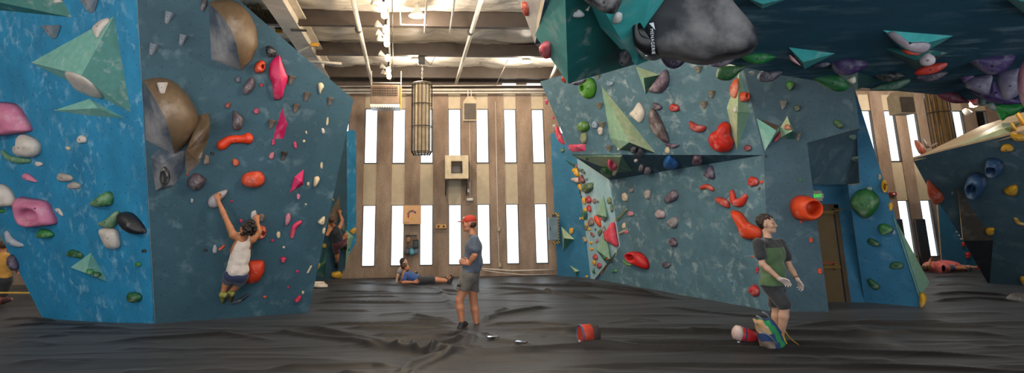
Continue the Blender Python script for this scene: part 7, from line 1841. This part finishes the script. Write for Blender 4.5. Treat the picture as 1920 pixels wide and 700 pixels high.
# ================= far figures =================
def figure(label, Y0, s, head_c, hf, hu, nk, shs, arms, hips, legs, fwd, skinm, top, bottom, hair, shoes, res=.011, hand_dir=None, tank=False, sleeve=.55, short=.9, hair_long=0, cutz=None, beard=None, J=None):
    J = J or (lambda p: atY(p[0], p[1], Y0 + (p[2] if len(p) > 2 else 0)))
    hipL, hipR = J(hips[0]), J(hips[1]); c = (hipL + hipR) / 2
    root = empty('person', c, label, 'person')
    hc = J(head_c); N = J(nk); sL, sR = J(shs[0]), J(shs[1]); B_ = SDF(res)
    P, M = head(B_, hc, hf, hu, s); B_.c(hc.lerp(N, .3), N, .045 * s, .05 * s, .02)
    torso(B_, N, sL, sR, hipL, hipR, fwd, s)
    A = []
    for sh, (e, w) in zip((sL, sR), arms):
        e, w = J(e), J(w); A.append((sh, e, w)); limb(B_, sh, e, w, (.055, .05, .041, .042, .028), s)
        d = (w - e).normalized(); th = Vector((0, 0, 1)) if abs(d.z) < .7 else Vector((1, 0, 0))
        hand(B_, w, d, Vector(fwd), th, s, curl=30, k=.006)
    Lg = []
    for hp, (k_, a_, t_) in zip((hipL, hipR), legs):
        k_, a_, t_ = J(k_), J(a_), J(t_); Lg.append((hp, k_, a_)); limb(B_, hp, k_, a_, (.095, .084, .058, .06, .036), s); B_.c(a_, a_.lerp(t_, .7), .036 * s, .03 * s)
        n = (k_ - a_).normalized(); shoe(root, a_, t_, s, [simple('shoe_' + shoes[1:], shoes, .7)], up=n)
    B_.build('body', skinm, root); eyes(P, root, s)
    T_ = SDF(res); torso(T_, N, sL, sR, hipL.lerp(sL, .08), hipR.lerp(sR, .08), fwd, s, chest=1.04, waist=1.1, r0=.013, depth=1.08)
    if tank:
        for q in (sL, sR): T_.sub(q, .08 * s, .01)
    else:
        for sh, e, w in A: T_.c(sh, sh.lerp(e, sleeve), .07 * s, .072 * s, .03)
    up = ((sL + sR) / 2 - c).normalized(); T_.cut(c - up * .05, -up); T_.cut(N, up); T_.noise(.005, 26)
    T_.build('tank_top' if tank else 't_shirt', top, root)
    H = SDF(res); H.e(c, (.16 * s, .15 * s, .14 * s), None, .05)
    for hp, k_, a_ in Lg:
        if short <= 1: H.c(hp, hp.lerp(k_, short), .108 * s, .086 * s, .04)
        else: H.c(hp, k_, .108 * s, .072 * s, .04); H.c(k_, k_.lerp(a_, short - 1), .072 * s, .052 * s, .03)
    H.cut(c + up * .1, up); H.noise(.004, 24, 1); H.build('shorts' if short <= 1 else 'trousers', bottom, root)
    Hh = SDF(.009); Hh.e(P(-.028, 0, .042), (.095 * s, .086 * s, .088 * s), M, .01); 
    if hair_long: Hh.c(P(-.05, 0, .0), P(-.06, 0, -.13), .075 * s, .055 * s, .04)
    Hh.cut(P(.05, 0, .02), P(1, 0, -.5) - P(0, 0, 0)); Hh.noise(.004, 80); Hh.build('hair', hair, root)
    if beard: Bd = SDF(.007); Bd.e(P(.03, 0, -.07), (.06 * s, .059 * s, .043 * s), M, .01); Bd.cut(P(0, 0, -.055), P(-.6, 0, 1) - P(0, 0, 0)); Bd.build('beard', beard, root)
    return root
BH = simple('brown_hair', '#4a2d1c', .7); DH = simple('dark_hair', '#2b1e18', .7)
pf_ = lambda p: pF.hit(p[0], p[1], p[2])
figure('far climber in black tank top and maroon shorts on the narrow teal wall', 14.6, 1.0, (621.5, 415, .42), (-.3, 1, .1), (0, 0, 1), (624, 423.5, .36), ((619.5, 429, .34), (637, 427, .34)),
       (((613.5, 441, .4), (616.5, 427, .22)), ((642, 414, .28), (637.5, 401, .16))), ((629.5, 457, .30), (639.5, 457, .30)),
       (((632, 477, .28), (632, 492, .22), (633, 502, .14)), ((648.5, 441, .34), (647.5, 459, .26), (650, 465, .16))), (0, 1, 0), SKIN3, cloth('black_tank', '#24262c'), cloth('maroon_shorts', '#4c1f2a'), BH, '#1e1e20', tank=True, short=.75, J=pf_)
figure('bearded man in a blue t-shirt lying back on his elbow near the windows', 14.35, .97, (760.5, 502.5), (1, .05, .12), (-.15, 0, 1), (758.5, 511), ((758.5, 516.5, -.16), (759.5, 515, .16)),
       (((755.5, 530, -.24), (776, 529.5, -.34)), ((752, 529, .26), (764, 529, .3))), ((787, 526.5, -.1), (787, 525.5, .1)),
       (((813, 525.5, -.1), (841, 527.5, -.12), (845.5, 517.5, -.12)), ((812, 523.5, .12), (838, 525.5, .14), (842, 516, .14))), (1, 0, .6), SKIN1, cloth('royal_tee', '#2c4c86'), cloth('black_shorts', '#2a2b2e'), BH, '#2b2422', short=.95, beard=simple('dark_beard', '#3a241a'))
figure('person with long dark hair in grey sitting behind the bearded man by the windows', 14.95, .93, (757.5, 492), (.9, -.3, .05), (0, 0, 1), (755, 500.5), ((751, 505, -.15), (755, 505, .15)),
       (((746.5, 516, -.22), (743.5, 526.5, -.25)), ((752, 514, .24), (757, 522, .24))), ((757.5, 524, -.1), (758, 523.5, .1)),
       (((779, 513.5, -.05), (794, 523, -.1), (799, 524.5, -.1)), ((777, 514, .16), (792, 523, .16), (797, 524.5, .16))), (1, -.1, .3), SKIN2, cloth('grey_top', '#8b8489'), cloth('black_shorts', '#2a2b2e'), DH, '#2b2422', short=1.8, hair_long=1)
figure('person in a coral top lying flat in the hall beyond the door, one arm raised', 14.7, .97, (1736.5, 502.0), (.15, 0, 1), (-1, 0, .1), (1742, 503), ((1746, 503.6, -.15), (1746, 502.2, .15)),
       (((1741, 498, -.18), (1744, 490, -.12)), ((1752, 502, .25), (1762, 504, .25))), ((1765, 503.6, -.09), (1765, 502.8, .09)),
       (((1789, 504, -.09), (1813, 504.6, -.1), (1817, 500.5, -.1)), ((1789, 502.6, .1), (1812, 503.2, .11), (1816, 499, .11))), (0, 0, 1), SKIN1, cloth('coral_tee', '#c8605c'), cloth('denim_shorts', '#2c3c60'), BH, '#3a3f48', short=.85, res=.012)
figure('second person lying behind the one in coral, only bare legs and red shoes clear', 15.25, .95, (1757, 498.6), (.15, 0, 1), (-1, 0, .1), (1763, 499.6), ((1767, 500.4, -.15), (1767, 499.6, .15)),
       (((1772, 501, -.25), (1782, 501, -.25)), ((1772, 500, .25), (1782, 500, .25))), ((1787, 500.8, -.09), (1787, 500.2, .09)),
       (((1809, 501.2, -.09), (1832, 502, -.1), (1836, 498, -.1)), ((1809, 500.2, .1), (1831, 501, .11), (1835, 497, .11))), (0, 0, 1), SKIN2, cloth('coral_tee', '#c8605c'), cloth('denim_shorts', '#2c3c60'), DH, '#9c2c34', short=.5, res=.012)
figure('person in mustard t-shirt and dark shorts kneeling behind the blue wall', 11.9, 1.0, (6, 463), (-.7, .7, 0), (0, 0, 1), (5, 473), ((-9, 481, .05), (21, 481, -.05)),
       (((-16, 500, -.1), (-10, 512, .1)), ((30, 497, -.1), (31, 507, .12))), ((-3, 527, 0), (12, 527, 0)),
       (((-8, 568, .35), (-12, 570, -.05), (-4, 571, -.3)), ((4, 566, .3), (14, 563, -.1), (24, 561, -.2))), (-.2, 1, 0), SKIN1, cloth('mustard_tee', '#c08c3c'), cloth('black_shorts', '#2a2b2e'), BH, '#4c2c38', short=.6)
# ---------------------------------------------------------------- light
WORLD_S=1.5
w = bpy.data.worlds.new('sky'); SC.world = w; w.use_nodes = True
w.node_tree.nodes['Background'].inputs[0].default_value = (.86, .93, 1.0, 1)
w.node_tree.nodes['Background'].inputs[1].default_value = 2.2
SC.view_settings.view_transform = 'Standard'; SC.view_settings.look = 'None'
SC.view_settings.gamma = 1.0; SC.view_settings.use_curve_mapping = False
SC.view_settings.exposure = 0.35
